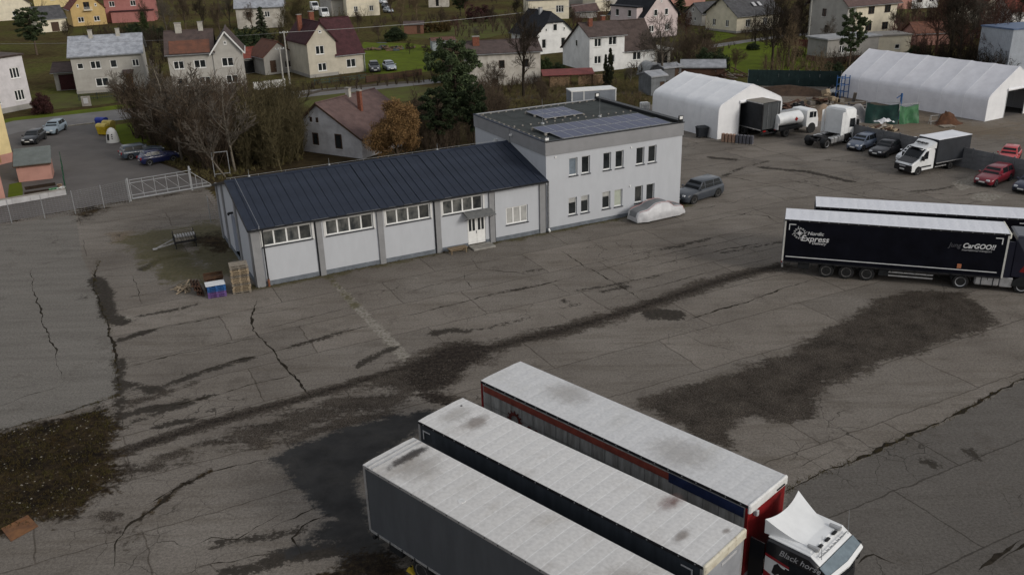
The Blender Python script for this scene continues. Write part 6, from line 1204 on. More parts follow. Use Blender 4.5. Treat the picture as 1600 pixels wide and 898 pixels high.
for s in (-1, 1): b = MB(); b.bar((-0.8, s*0.5, 0.5), (-2.2, 0, 0.12), 0.08, 0.08); b.build('drawbar', M_gw, t)
b = MB(); b.bbox(-2.45, -2.1, -0.08, 0.08, 0.03, 0.16, 0.02); b.build('coupling', M_gw, t)
# wheeled bin, blocks, chock, plate
t = thing('waste_container', 'black four wheeled waste container beside the smaller white tent', 'bin', (21.8, 99.2, 0), 12); M_bin = mat('bin_plastic', (0.016, 0.019, 0.024), 0.5, 0.15, 2)
b = MB(); b.loft([[(x*k, y*k, z) for x, y in ((-0.62, -0.42), (0.62, -0.42), (0.62, 0.42), (-0.62, 0.42))] for z, k in ((0.2, 0.86), (1.12, 1.0))]); b.build('bin_body', M_bin, t)
b = MB(); b.loft([[(x*k, y*k, z) for x, y in ((-0.66, -0.46), (0.66, -0.46), (0.66, 0.46), (-0.66, 0.46))] for z, k in ((1.12, 1.0), (1.2, 1.0), (1.32, 0.75))]); b.build('lid', M_bin, t)
for x in (-0.45, 0.45):
    for y in (-0.3, 0.3): b = MB(); b.cyl((x, 0.1), 'y', 0.1, y-0.03, y+0.03, 10); b.build('caster', M_trim, t)
for k in range(9):
    f_ = k/8; p_ = Vector((23.6+2.75*f_, 96.75-1.6*f_)); beige = k < 4
    t = thing('stone_block', f'{"beige" if beige else "grey"} upright stone block, {["first", "second", "third", "fourth", "fifth", "sixth", "seventh", "eighth", "ninth"][k]} from the tent corner in the row', 'block', (p_.x, p_.y, 0), -30, 'row of upright blocks by the tent')
    b = MB(); b.bbox(-0.15, 0.15, -0.22, 0.22, 0.06, 0.98, 0.04); b.build('block', mat('block_beige', (0.30, 0.20, 0.15), 0.85, 0.15, 3) if beige else mat('block_grey', (0.10, 0.10, 0.115), 0.8, 0.15, 3), t)
    b = MB(); b.box(-0.16, 0.16, -0.24, 0.24, 0, 0.058); b.build('block_base', M_palg, t)
p_ = G(643, 893); t = thing('wheel_chock', 'yellow wheel chock under the nearest grey trailer', 'chock', (p_.x, p_.y, 0), -43); b = MB(); b.prism([(-0.2, 0), (0.2, 0), (0.02, 0.24), (-0.06, 0.24)], 'y', -0.1, 0.1); b.build('wedge', mat('safety_yellow', (0.45, 0.33, 0.03), 0.6), t); b = MB(); b.box(-0.05, 0.02, -0.03, 0.03, 0.241, 0.28); b.build('handle', M_trim, t)
t = thing('rusty_plate', 'orange brown rusty sheet lying at the edge of the dirt patch', 'sheet', at_(31, 826), 0); q = [(x-t.location.x, y-t.location.y) for x, y in Gs([(2, 826), (44, 805), (60, 822), (17, 846)])]; b = MB(); b.loft([[(x, y, 0.012) for x, y in q], [(x, y, 0.035) for x, y in q]]); b.build('sheet', mat('rust_orange', (0.20, 0.095, 0.04), 0.85, c2=(0.10, 0.05, 0.028), scale=1.5), t)
q = [(x-t.location.x, y-t.location.y) for x, y in Gs([(24, 816), (43, 806), (46, 809), (28, 818)])]; b = MB(); b.loft([[(x, y, 0.036) for x, y in q], [(x, y, 0.07) for x, y in q]]); b.build('folded_edge', MATS['rust_orange'], t)

# ================================================================= SCRAP AND STORES BETWEEN THE TENTS
def at(px, py): p = G(px, py); return (p.x, p.y, 0)
def mound(name, label, cat, px, py, rx, ry, hh, m, seed=0, yaw=30, amp=0.2, part='heap'):
    t = thing(name, label, cat, at(px, py), yaw); nr_, na = 7, 26; V = [(0, 0, hh)]
    for i in range(1, nr_+1):
        k = i/nr_
        for j in range(na):
            a = 2*math.pi*j/na; q = 1+amp*mnoise.noise((math.cos(a)*1.6+seed, math.sin(a)*1.6, k*1.5)); V.append((rx*k*q*math.cos(a), ry*k*q*math.sin(a), max(0, hh*(math.cos(k*math.pi)*0.5+0.5)*(1+0.5*amp*mnoise.noise((k*6*math.cos(a)+seed, k*6*math.sin(a), 5)))) if i < nr_ else 0))
    F_ = [(0, 1+j, 1+(j+1) % na) for j in range(na)]+[(1+i*na+j, 1+(i+1)*na+j, 1+(i+1)*na+(j+1) % na, 1+i*na+(j+1) % na) for i in range(nr_-1) for j in range(na)]
    b = MB(); b.add(V, F_); b.build(part, m, t, smooth='all'); return t
M_earth = mat('brown_earth', (0.075, 0.048, 0.032), 0.95, c2=(0.04, 0.026, 0.018), scale=1.4, bump=0.1, bscale=3)
mound('earth_mound', 'low brown earth bank in front of the green screen fence', 'earth', 1235, 146, 7.5, 2.2, 1.1, M_earth, 3, -20, 0.5)
mound('sand_heap', 'rounded sand coloured heap behind the white tractor', 'sand', 1285, 184, 2.4, 1.7, 1.7, mat('sand_tarp', (0.27, 0.20, 0.14), 0.9, c2=(0.19, 0.14, 0.10), scale=1.5), 5)
mound('covered_heap', 'greyish tarpaulin covered heap beside the dark green tarpaulin', 'heap', 1338, 187, 2.4, 1.8, 1.9, mat('grey_tarp', (0.30, 0.28, 0.26), 0.6, c2=(0.17, 0.17, 0.18), scale=1.2, bump=0.05, bscale=4), 8)
t0 = mound('brown_tarp_heap', 'rust brown tarpaulin heap in front of the long tent', 'heap', 1477, 193, 1.9, 1.1, 1.35, mat('brown_tarp', (0.11, 0.05, 0.025), 0.8, c2=(0.06, 0.028, 0.016), scale=2, bump=0.06, bscale=4), 11, 10, 0.7)
t = thing('trestle', 'small pale metal trestle beside the brown tarpaulin heap', 'trestle', at(1459, 194), 10)
for x in (-0.55, 0.55):
    for s in (-1, 1): b = MB(); b.bar((x, s*0.25, 0), (x, s*0.05, 1.0), 0.05, 0.05); b.build('leg', M_gw, t)
for z in (0.35, 1.0): b = MB(); b.bar((-0.6, 0, z), (0.6, 0, z), 0.06, 0.06); b.build('rail', M_gw, t)
t = thing('flat_pallet', 'low wooden pallet on the ground beside the brown tarpaulin heap', 'pallet', at(1480, 198), 8)
for k in range(5): b = MB(); b.box(-0.8, 0.8, -0.55+k*0.22, -0.38+k*0.22, 0.08, 0.11); b.build('deck_board', M_palg, t)
for x in (-0.7, 0, 0.6): b = MB(); b.box(x, x+0.1, -0.55, 0.5, 0, 0.079); b.build('runner', M_palg, t)
def scrap(name, label, cat, px, py, spec, yaw=0):
    """heap of separate boards, boxes and bars: spec = list of (count, material, size range, part name, height)"""
    t = thing(name, label, cat, at(px, py), yaw); r = random.Random(px)
    for cnt, m, (l0, l1, w_, h_), nm, hh, spx, spy in spec:
        for k in range(cnt):
            L = r.uniform(l0, l1); a = r.uniform(0, 6.28); x, y = r.gauss(0, spx), r.gauss(0, spy); z = max(h_/2+0.01, r.uniform(0, hh)*max(0.2, 1-math.hypot(x/(2.2*spx), y/(2.2*spy)))); dz = r.gauss(0, 0.15)*L; c = (L/2*math.cos(a), L/2*math.sin(a))
            b = MB(); b.bar((x-c[0], y-c[1], max(h_/2, z-dz)), (x+c[0], y+c[1], max(h_/2, z+dz)), w_, h_); b.build(nm, m, t)
    return t
M_scr1 = mat('scrap_rust', (0.11, 0.055, 0.035), 0.9, c2=(0.045, 0.03, 0.025), scale=2, rnd=0.4); M_scr2 = mat('scrap_pale', (0.34, 0.31, 0.27), 0.8, c2=(0.18, 0.16, 0.14), scale=2, rnd=0.35); M_scr3 = mat('scrap_dark', (0.03, 0.03, 0.034), 0.8, 0.3, 2, rnd=0.4)
scrap('scrap_heap', 'reddish brown scrap heap beside the smaller tent', 'scrap', 1237, 172, [(26, M_scr1, (0.6, 2.2, 0.35, 0.12), 'scrap_piece', 1.5, 1.5, 0.9), (16, M_scr3, (0.4, 1.4, 0.4, 0.3), 'scrap_piece', 1.2, 1.6, 0.9), (7, M_scr2, (1.0, 2.4, 0.1, 0.06), 'batten', 1.9, 1.5, 0.9)])
scrap('crate_pile', 'pile of pale crates and boxes left of the blue rack', 'crates', 1287, 162, [(12, M_pal, (0.5, 0.9, 0.6, 0.5), 'box', 2.2, 1.0, 0.6), (9, M_scr2, (0.5, 1.0, 0.5, 0.45), 'box', 2.0, 1.2, 0.6), (6, M_scr1, (0.5, 1.5, 0.5, 0.3), 'scrap_piece', 1.2, 1.2, 0.7)])
scrap('timber_stack', 'loose stack of boards and beams right of the blue rack', 'timber', 1330, 172, [(8, M_scr2, (2.0, 3.6, 0.4, 0.05), 'board', 1.9, 0.9, 0.5), (12, M_scr3, (1.5, 3.2, 0.16, 0.14), 'beam', 1.7, 1.2, 0.6), (5, M_palb, (0.7, 1.2, 0.5, 0.35), 'box', 1.0, 1.2, 0.6)])
scrap('pallet_wood_pile', 'low pile of pallet timber and brick packs behind the concrete fence', 'timber', 1368, 205, [(18, M_pal, (0.4, 1.1, 0.3, 0.2), 'block', 0.8, 1.4, 0.5), (12, M_palr, (0.5, 1.6, 0.25, 0.16), 'board', 0.8, 1.5, 0.5), (5, M_scr2, (1.6, 2.8, 0.5, 0.03), 'board', 1.0, 0.9, 0.4)])
scrap('rubble_sacks', 'scatter of white sacks behind the box van', 'sacks', 1418, 218, [(14, mat('white_sack', (0.58, 0.58, 0.59), 0.7, 0.12, 3), (0.35, 0.8, 0.45, 0.3), 'sack', 0.5, 1.3, 0.5)])
scrap('garden_junk', 'timber and junk piled behind the smaller tent at the screen fence', 'timber', 1145, 122, [(12, M_scr1, (1, 3, 0.2, 0.12), 'beam', 1.7, 1.5, 0.8), (6, M_scr2, (1.5, 3.2, 0.12, 0.1), 'pole', 2.2, 1.2, 0.6)])
scrap('machine_parts', 'white and dark machine parts left of the blue rack', 'machine', 1301, 150, [(6, M_cabwhite, (0.4, 0.8, 0.4, 0.4), 'part', 1.6, 0.5, 0.3), (6, M_scr3, (0.4, 0.9, 0.4, 0.4), 'part', 1.8, 0.5, 0.3)])
t = thing('white_sacking', 'crumpled white sheeting on top of the pallet timber pile', 'sheet', at(1380, 201), 20); t.location.z = 0.8
V = [(x, y, 0.35*max(0, 1-x*x-y*y*1.5)+0.22*mnoise.noise((x*2.5, y*2.5, 4))) for x in np.linspace(-1, 1, 9) for y in np.linspace(-0.6, 0.6, 7)]; b = MB(); b.add(V, [(i*7+j, (i+1)*7+j, (i+1)*7+j+1, i*7+j+1) for i in range(8) for j in range(6)]); b.build('sheeting', MATS['white_sack'], t)
t = thing('blue_rack', 'blue pallet rack frame against the end of the long tent', 'rack', at(1312, 155), 25); M_bl = mat('rack_blue', (0.02, 0.08, 0.22), 0.55, 0.15, 3)
for x in (0, 1.4):
    for y in (0, 0.8): b = MB(); b.bar((x, y, 0), (x, y, 3.0), 0.09, 0.09); b.build('upright', M_bl, t)
for z in (0.9, 1.8, 2.7):
    for y in (0, 0.8): b = MB(); b.bar((0.05, y, z), (1.35, y, z), 0.06, 0.1); b.build('beam', M_bl, t)
def drape(name, label, m, px, py, w_, h_, dp, yaw):
    t = thing(name, label, 'tarpaulin', at(px, py), yaw); V = []
    for i in range(13):
        for j in range(9):
            u, v = i/12, j/8; V.append((w_*(u-0.5)+0.1*mnoise.noise((u*4, v*3, 1)), -dp*(1-v)**1.3*(0.7+0.3*math.sin(u*9))+0.22*mnoise.noise((u*5, v*2, 3)), h_*v*(1-0.12*math.sin(math.pi*u))))
    b = MB(); b.add(V, [(i*9+j, (i+1)*9+j, (i+1)*9+j+1, i*9+j+1) for i in range(12) for j in range(8)]); b.add([(x, y+0.9, z*0.9) for x, y, z in V[8::9]]+[V[8+9*i] for i in range(13)], [(i, i+1, 14+i, 13+i) for i in range(12)]); b.build('tarpaulin', m, t, smooth='all')
    for x in (-w_/2, w_/2):
        b = MB(); b.bar((x, 0, 0), (x, 0, h_+0.25), 0.07, 0.07); b.build('frame_post', M_galv, t)
    b = MB(); b.bar((-w_/2-0.1, 0, h_+0.1), (w_/2+0.1, 0, h_+0.1), 0.07, 0.07); b.build('frame_rail', M_galv, t); return t
drape('tarpaulin_shelter', 'dark green tarpaulin hung on a frame before the long tent', mat('tarp_dark_green', (0.014, 0.050, 0.040), 0.55, c2=(0.008, 0.025, 0.022), scale=1.5), 1376, 192, 3.6, 2.3, 0.7, -18)
drape('tarpaulin_shelter', 'light green tarpaulin hung right of the dark green one', mat('tarp_green', (0.05, 0.165, 0.07), 0.5, c2=(0.03, 0.10, 0.045), scale=1.5), 1417, 192, 2.5, 2.1, 0.6, 12)
t = thing('steel_post', 'blue green steel post standing behind the green tarpaulins', 'post', at(1404, 187), 20); b = MB(); b.bar((0, 0, 0), (0, 0, 3.1), 0.16, 0.16); b.build('post', M_bl, t); b = MB(); b.bar((-0.7, 0, 2.6), (0.1, 0, 3.0), 0.08, 0.08); b.build('arm', M_bl, t)

# ================================================================= THINGS BEHIND THE OFFICE
p_ = G(893, 176); t = thing('site_container', 'pale grey site container behind the flat office roof', 'container', (p_.x, p_.y, 0), 12)
b = MB(); b.box(0, 6.0, 0, 2.4, 0.1, 2.6); b.build('body', mat('container_grey', (0.25, 0.27, 0.30), 0.6, 0.08, 1, wave=('X', 3.0, 0.04)), t)
b = MB(); b.box(-0.05, 6.05, -0.05, 2.45, 2.6, 2.72); b.build('roof', M_white, t)
for x in (0, 1.6, 5.9): b = MB(); b.box(x, x+0.12, -0.03, -0.005, 0.1, 2.59); b.build('corner_post', M_white, t)
p_ = G(1007, 174); t = thing('ibc_tank', 'white caged liquid tank behind the office roof beside the tent', 'tank', (p_.x, p_.y, 0), 10)
b = MB(); b.bbox(-0.55, 0.55, -0.45, 0.45, 0.2, 1.15, 0.08); b.build('tank', M_white, t); b = MB(); b.box(-0.6, 0.6, -0.5, 0.5, 0, 0.16); b.build('pallet_base', M_palg, t)
for k in range(5):
    x = -0.57+k*0.285; b = MB(); b.bar((x, -0.48, 0.16), (x, -0.48, 1.2), 0.03, 0.03); b.build('cage_bar', M_galv, t)
for z in (0.4, 0.8, 1.18): b = MB(); b.box(-0.59, 0.59, -0.5, -0.47, z, z+0.03); b.build('cage_bar', M_galv, t)
b = MB(); b.box(-0.3, 0.12, -0.512, -0.501, 0.5, 0.78); b.build('label_plate', M_lg, t)
# recycling point by the street
t = thing('bell_container', 'white igloo shaped recycling container with dark slot by the lane', 'recycling bin', at(177, 222), -20); M_ig = mat('igloo_white', (0.60, 0.60, 0.58), 0.6, 0.06, 2)
b = MB(); b.lathe([(0.75, 0.0), (0.74, 0.15), (0.66, 0.8), (0.55, 1.25), (0.38, 1.55), (0.15, 1.7), (0.02, 1.72)], n=18); b.build('shell', M_ig, t, smooth=40)
b = MB(); b.loft([[(-0.14, -0.73, 0.35), (0.14, -0.73, 0.35), (0.14, -0.6, 0.35), (-0.14, -0.6, 0.35)], [(-0.14, -0.64, 1.05), (0.14, -0.64, 1.05), (0.14, -0.5, 1.05), (-0.14, -0.5, 1.05)]]); b.build('slot_panel', M_trim, t)
for k in range(3): b = MB(); z = 0.45+k*0.25; rr = 0.74-0.11*(z/0.8)+0.005; b.box(0.38, 0.5, -rr*0.85, -rr*0.75, z, z+0.12); b.build('port', M_trim, t)
for i, (px, py, m, lab) in enumerate([(163, 211, mat('bin_yellow', (0.46, 0.33, 0.02), 0.5, 0.15, 2), 'yellow wheeled recycling bin in front of the blue one'), (172, 206, mat('bin_pale_yellow', (0.48, 0.38, 0.10), 0.5, 0.12, 2), 'pale yellow recycling bin behind the white igloo container'), (161, 201, mat('bin_blue', (0.03, 0.05, 0.30), 0.5, 0.15, 2), 'blue recycling bin rearmost at the recycling point')]):
    t = thing('recycling_bin', lab, 'recycling bin', at(px, py), -15, 'recycling bins by the street')
    b = MB(); b.loft([[(x*k, y*k, z) for x, y in ((-0.62, -0.5), (0.62, -0.5), (0.62, 0.5), (-0.62, 0.5))] for z, k in ((0.15, 0.85), (1.1, 1.0))]); b.build('bin_body', m, t)
    b = MB(); b.loft([[(x, 0.52*math.cos(a), 1.1+0.35*math.sin(a)) for a in [math.pi*q/8 for q in range(9)]] for x in (-0.65, 0.65)]); b.build('lid', m if i != 0 else MATS['bin_pale_yellow'], t, smooth=40)
    for x in (-0.4, 0.4):
        for y in (-0.3, 0.3): b = MB(); b.cyl((x, 0.08), 'y', 0.08, y-0.03, y+0.03, 8); b.build('caster', M_trim, t)
# utility poles and wires
def pole(px, py, hh, label, lean=0.0):
    t = thing('utility_pole', label, 'pole', at(px, py), 30); b = MB(); b.tube((0, 0, 0), (lean, 0, hh), 0.15, 0.10, 10); b.build('pole', mat('pole_concrete', (0.34, 0.33, 0.30), 0.85, 0.12, 2), t); b = MB(); b.bar((-0.7+lean, 0, hh-0.25), (0.7+lean, 0, hh-0.25), 0.08, 0.08); b.build('cross_arm', M_zinc, t)
    for x in (-0.6, -0.2, 0.2, 0.6): b = MB(); b.lathe([(0.04, hh-0.2), (0.06, hh-0.1), (0.02, hh-0.05)], (x+lean, 0), 6); b.build('insulator', M_white, t)
    return t
pole(453, 132, 8.2, 'concrete utility pole in front of the maroon roofed house'); pole(446, 153, 7.2, 'nearer concrete utility pole beside the picket fence'); pole(1262, 70, 8.5, 'utility pole among bare trees left of the grey house'); pole(1035, 42, 8.0, 'utility pole behind the pink house')
def wire(label, a, b_, sag=0.8, r=0.02):
    t = thing('overhead_wire', label, 'wire', (a[0], a[1], 0), 0); b_ = (b_[0]-a[0], b_[1]-a[1], b_[2]); a = (0, 0, a[2]); pts = [(a[0]+(b_[0]-a[0])*k/16, a[1]+(b_[1]-a[1])*k/16, a[2]+(b_[2]-a[2])*k/16-sag*4*(k/16)*(1-k/16)) for k in range(17)]; b = MB(); b.path(pts, r, 4); b.build('cable', mat('cable_grey', (0.25, 0.25, 0.25), 0.6), t)
    for q in (a, b_): b = MB(); b.tube(q, (q[0], q[1], q[2]+0.12), 0.05); b.build('clamp', M_zinc, t)
p1 = G(453, 132); p2 = G(1035, 42); wire('overhead cable running right from the pole by the maroon roofed house', (p1.x, p1.y, 8.0), (p2.x, p2.y, 7.8), 1.2, 0.045)
p3 = G(-60, 150); wire('overhead cable running left from the pole across the twin grey house', (p1.x, p1.y, 8.0), (p3.x, p3.y, 8.0), 0.6, 0.02)
# ================================================================= HOUSES
def render(name, c, c2=None): return mat('render_'+name, c, 0.9, 0.07, 0.7, c2=c2, bump=0.01, bscale=12, spec=0.04, lo=0.3, hi=0.6)
def tiles(name, c, c2=None, rough=0.8): return mat('tiles_'+name, c, rough, 0.18, 1.2, c2=c2, spec=0.25, wave=('Z', 5.0, 0.05), bump=0.02, bscale=14)
def block(t, x0, L, y0, D, he, hr, wm, rm, ridge='x', wins=(), chim=(), ov=0.4, rp=0.5, heb=None, th=0.14, hip=0.0, gable_m=None, base=None, skip=(), vm=None):
    """one wing: walls with real openings, two roof slopes, windows and chimneys. wins: (side, x, z, width, height, panes[, material])"""
    heb = he if heb is None else heb
    S = {'f': (frame(x0, y0, 0), L), 'r': (frame(x0+L, y0, 90), D), 'b': (frame(x0+L, y0+D, 180), L), 'l': (frame(x0, y0+D, -90), D)}
    def topz(side, x):   # wall top at distance x along the side
        if hr is None: return he
        if ridge == 'x':
            if side == 'f': return he
            if side == 'b': return heb
            y = x if side == 'r' else D-x; q = rp*D; return he+(hr-he)*y/q if y <= q else hr+(heb-hr)*(y-q)/(D-q)
        if side == 'l': return he
        if side == 'r': return heb
        xx = x if side == 'f' else L-x; q = rp*L; return he+(hr-he)*xx/q if xx <= q else hr+(heb-hr)*(xx-q)/(L-q)
    mb = MB()
    for side, (T, W_) in S.items():
        if side in skip: continue
        zt = min(topz(side, 0), topz(side, W_)); ops = []; up = []
        for w_ in wins:
            if w_[0] != side: continue
            a, b_, c, d = w_[1]-w_[3]/2, w_[1]+w_[3]/2, w_[2], w_[2]+w_[4]
            (ops if d < zt-0.02 else up).append((a, b_, c, d, w_))
        wall_open(mb, T, 0, W_, 0, zt, [o[:4] for o in ops], 0.14)
        pts = [(0, topz(side, 0)), (W_, topz(side, W_))]
        if hr is not None and ((ridge == 'x' and side in 'lr') or (ridge == 'y' and side in 'fb')):
            q = (rp if side in 'rf' else 1-rp)*W_; pk = hr
            P = [T(0, 0, zt), T(W_, 0, zt)]
            if topz(side, W_) > zt+0.01: P.append(T(W_, 0, topz(side, W_)))
            if hip and side in 'fr':
                k = hip; P += [T(q+(W_-q)*k, 0, topz(side, q+(W_-q)*k)), T(q*(1-k), 0, topz(side, q*(1-k)))]
            else: P.append(T(q, 0, pk-0.02))
            if topz(side, 0) > zt+0.01: P.append(T(0, 0, topz(side, 0)))
            mb.add(P, [tuple(range(len(P)))])
        for o in ops+up:
            w_ = o[4]; gm = w_[6] if len(w_) > 6 else M_glass
            if w_[5] < 0:    # a door
                b2 = WB(T); b2.box(o[0], o[1], -0.12, -0.06, o[2], o[3]); d_ = b2.build('door', gm if len(w_) > 6 else M_brownfr, t); b2 = WB(T); b2.box(o[1]-0.14, o[1]-0.09, -0.059, -0.02, 0.95, 1.1); b2.build('handle', M_zinc, d_); continue
            mull = tuple((i+1)/w_[5] for i in range(w_[5]-1)); fm = w_[7] if len(w_) > 7 else None
            window(t, T, o[0], o[1], o[2], o[3], 0.14, mull, fm=fm, gm=gm, d0=0.004 if o in up else None)
    mb.build('wall', wm, t)
    if base: b2 = MB(); b2.box(x0-0.04, x0+L+0.04, y0-0.04, y0+D+0.04, -0.05, base[0]); b2.build('plinth', base[1], t)
    if hr is None:
        b2 = MB(); b2.box(x0-ov, x0+L+ov, y0-ov, y0+D+ov, he, he+0.22); r_ = b2.build('roof', rm, t)
    else:
        r_ = bpy.data.objects.new('roof', None); col.objects.link(r_); r_.parent = t
        A_, B_ = (0, D) if ridge == 'x' else (0, L); q = rp*(D if ridge == 'x' else L); s0 = (hr-he)/q; s1 = (hr-heb)/((B_)-q); e0, e1 = (-ov, (L if ridge == 'x' else D)+ov)
        for (u0, z0, u1, z1) in ((-ov, he-ov*s0, q, hr), (B_+ov, heb-ov*s1, q, hr)):
            def P(u, v, z): return (x0+v, y0+u, z) if ridge == 'x' else (x0+u, y0+v, z)
            v0b = e0; v0t = e0+(hip*(L if ridge == 'y' else D)*0.35 if hip and ridge == 'y' else 0)
            b2 = MB()
            if hip and ridge == 'y':
                k = hip; um = u1+(u0-u1)*k*1.0; zm = z1+(z0-z1)*k; P0 = [P(u0, e0, z0), P(um, e0, zm), P(u1, v0t+0.4, z1), P(u1, e1, z1), P(u0, e1, z0)]
            else: P0 = [P(u0, e0, z0), P(u1, e0, z1), P(u1, e1, z1), P(u0, e1, z0)]
            b2.loft([[(x, y, z+0.02) for x, y, z in P0], [(x, y, z+0.02+th) for x, y, z in P0]]); b2.build('roof_slope', rm, r_)
            # gutter along the eave
            b2 = MB(); b2.bar(P(u0-(0.06 if u0 < 0 else -0.06), e0, z0+0.02), P(u0-(0.06 if u0 < 0 else -0.06), e1, z0+0.02), 0.11, 0.1); b2.build('gutter', M_zinc if vm is None else vm, r_)
            if vm is not None:
                b2 = MB(); b2.bar(P(u0, e0-0.03, z0+0.06), P(u1, e0-0.03, z1+0.06), 0.05, 0.2); b2.build('verge_board', vm, r_)
        if hip and ridge == 'y':
            k = hip; zm = hr+(he-ov*s0-hr)*k; a = (x0+q-(q+ov)*k, y0-ov, zm); c = (x0+q+(L-q+ov)*k, y0-ov, hr+(heb-ov*s1-hr)*k); d = (x0+q, y0-ov+hip*L*0.35+0.4, hr)
            b2 = MB(); b2.loft([[(p[0], p[1], p[2]+0.02) for p in (a, c, d)], [(p[0], p[1], p[2]+0.02+th) for p in (a, c, d)]]); b2.build('roof_slope', rm, r_)
        b2 = MB(); b2.tube(P(q, e0+(0.4+hip*(L)*0.35 if hip and ridge == 'y' else 0), hr+0.12), P(q, e1, hr+0.12), 0.12, n=8); b2.build('ridge_tiles', rm, r_)
    for cx, cy, w_, zt, cm in chim:
        b2 = MB(); zb = he-0.2 if hr is None else he+0.2; b2.box(x0+cx-w_/2, x0+cx+w_/2, y0+cy-w_/2*0.8, y0+cy+w_/2*0.8, zb, zt); ch = b2.build('chimney', cm, r_); b2 = MB(); b2.box(x0+cx-w_/2-0.06, x0+cx+w_/2+0.06, y0+cy-w_/2*0.8-0.06, y0+cy+w_/2*0.8+0.06, zt, zt+0.1); b2.build('chimney_cap', M_conc, r_)
def house(label, A_, yaw, name='house', cat='house', group=None): return thing(name, label, cat, (A_[0], A_[1], 0), yaw, group)
def AB(a, b_): p, q = G(*a), G(*b_); return (p.x, p.y), math.degrees(math.atan2(q.y-p.y, q.x-p.x)), math.hypot(q.x-p.x, q.y-p.y)
W_grey = render('warm_grey', (0.37, 0.355, 0.325)); W_grey2 = render('cement_grey', (0.28, 0.27, 0.25)); W_white = render('white', (0.68, 0.68, 0.665)); W_cream = render('cream', (0.64, 0.585, 0.46)); W_beige = render('beige', (0.45, 0.415, 0.34)); W_pink = render('pale_pink', (0.52, 0.44, 0.43)); W_yellow = render('ochre', (0.46, 0.33, 0.15)); W_rose = render('rose', (0.34, 0.15, 0.135)); W_salmon = render('salmon', (0.40, 0.22, 0.18)); W_old = render('old_plaster', (0.50, 0.47, 0.42), (0.30, 0.275, 0.235)); W_lilac = render('pale_lilac', (0.52, 0.50, 0.51)); W_weath = render('weathered_white', (0.46, 0.455, 0.46), (0.30, 0.29, 0.29)); W_ylw = render('pale_yellow', (0.60, 0.49, 0.26))
T_black = tiles('black', (0.018, 0.020, 0.026)); T_brown = tiles('brown', (0.085, 0.062, 0.055)); T_maroon = tiles('maroon', (0.070, 0.026, 0.030)); T_red = tiles('red', (0.19, 0.050, 0.036)); T_orange = tiles('orange', (0.17, 0.072, 0.045), (0.105, 0.05, 0.036)); T_grey = tiles('grey', (0.085, 0.085, 0.09)); T_dull = tiles('dull_brown', (0.10, 0.072, 0.065), (0.06, 0.045, 0.042)); T_clay = tiles('old_clay', (0.135, 0.088, 0.080), (0.085, 0.055, 0.052)); T_lgt = tiles('light_metal', (0.36, 0.38, 0.42), None, 0.5)
M_brick = mat('chimney_brick', (0.20, 0.075, 0.048), 0.9, 0.2, 5); M_chim = mat('chimney_plaster', (0.42, 0.40, 0.35), 0.9, 0.12, 3)
# 1 white house at the left edge, three stepped wings
(A_), yw, L = AB((-60, 190), (52, 167)); t = house('tall white house with three stepped wings at the left edge', G(52, 168), 62)
block(t, -11.5, 11.5, 0, 5.5, 7.4, None, W_lilac, T_brown, wins=[('f', 9.9, 4.4, 1.5, 1.5, 3), ('f', 9.9, 1.3, 1.5, 1.5, 3), ('f', 6.2, 4.4, 1.5, 1.5, 3), ('f', 6.2, 1.3, 1.5, 1.5, 3)], ov=0.25, base=(0.7, W_grey2))
block(t, -11.2, 10.9, 5.5, 8.0, 9.6, 12.2, W_white, T_brown, 'y', ov=0.35, rp=0.45, skip=('f',) if False else ())
block(t, -9.5, 9.0, 13.5, 6.0, 10.6, 13.4, W_white, T_brown, 'y', wins=[('f', 4.4, 11.6, 0.7, 0.8, 1)], ov=0.35)
b = MB(); b.lathe([(0.02, 0), (0.3, 0.05), (0.48, 0.2)], n=14); dsh = b.build('satellite_dish', M_white, t); dsh.location = (0.4, 6.0, 7.0); dsh.rotation_euler = (R(70), 0, R(30))
# 2 grey rendered house on the street
A_, yw, L = AB((121, 147), (230, 139)); t = house('grey rendered two storey house with brown door hood facing the street', A_, yw)
block(t, 0, L, 0, 9, 5.7, 8.0, W_grey, T_lgt, wins=[('f', 3.9, 0.9, 1.9, 1.3, 2), ('f', 1.2, 3.7, 0.9, 0.9, 1), ('f', 3.4, 3.6, 1.5, 1.2, 2), ('f', 6.0, 3.6, 1.0, 1.2, 1), ('f', 7.9, 0.5, 1.0, 2.0, -1, mat('oak_door', (0.17, 0.095, 0.04), 0.6)), ('f', 9.2, 3.6, 1.0, 1.1, 2)], chim=[(3.0, 4.0, 0.6, 9.0, M_chim), (7.0, 4.2, 0.6, 9.0, M_chim)], base=(0.4, W_grey2))
b = MB(); b.loft([[(x, -1.1, 2.65), (x, -1.1, 2.73), (x, 0.02, 3.2), (x, 0.02, 3.1)] for x in (7.1, 8.7)]); b.build('door_hood', T_dull, t); b = MB(); b.box(7.2, 8.6, -1.2, -0.02, 0, 0.42); b.build('door_step', M_conc, t)
A_, yw, L = AB((88, 143), (118, 141)); t = house('garage with dark red gate left of the grey rendered house', A_, yw, 'garage', 'garage'); block(t, 0, 3.9, 0.5, 6, 2.9, 3.9, W_grey2, T_dull, wins=[('f', 2.0, 0.05, 2.7, 2.4, -1, mat('dark_red_gate', (0.045, 0.012, 0.014), 0.6))])
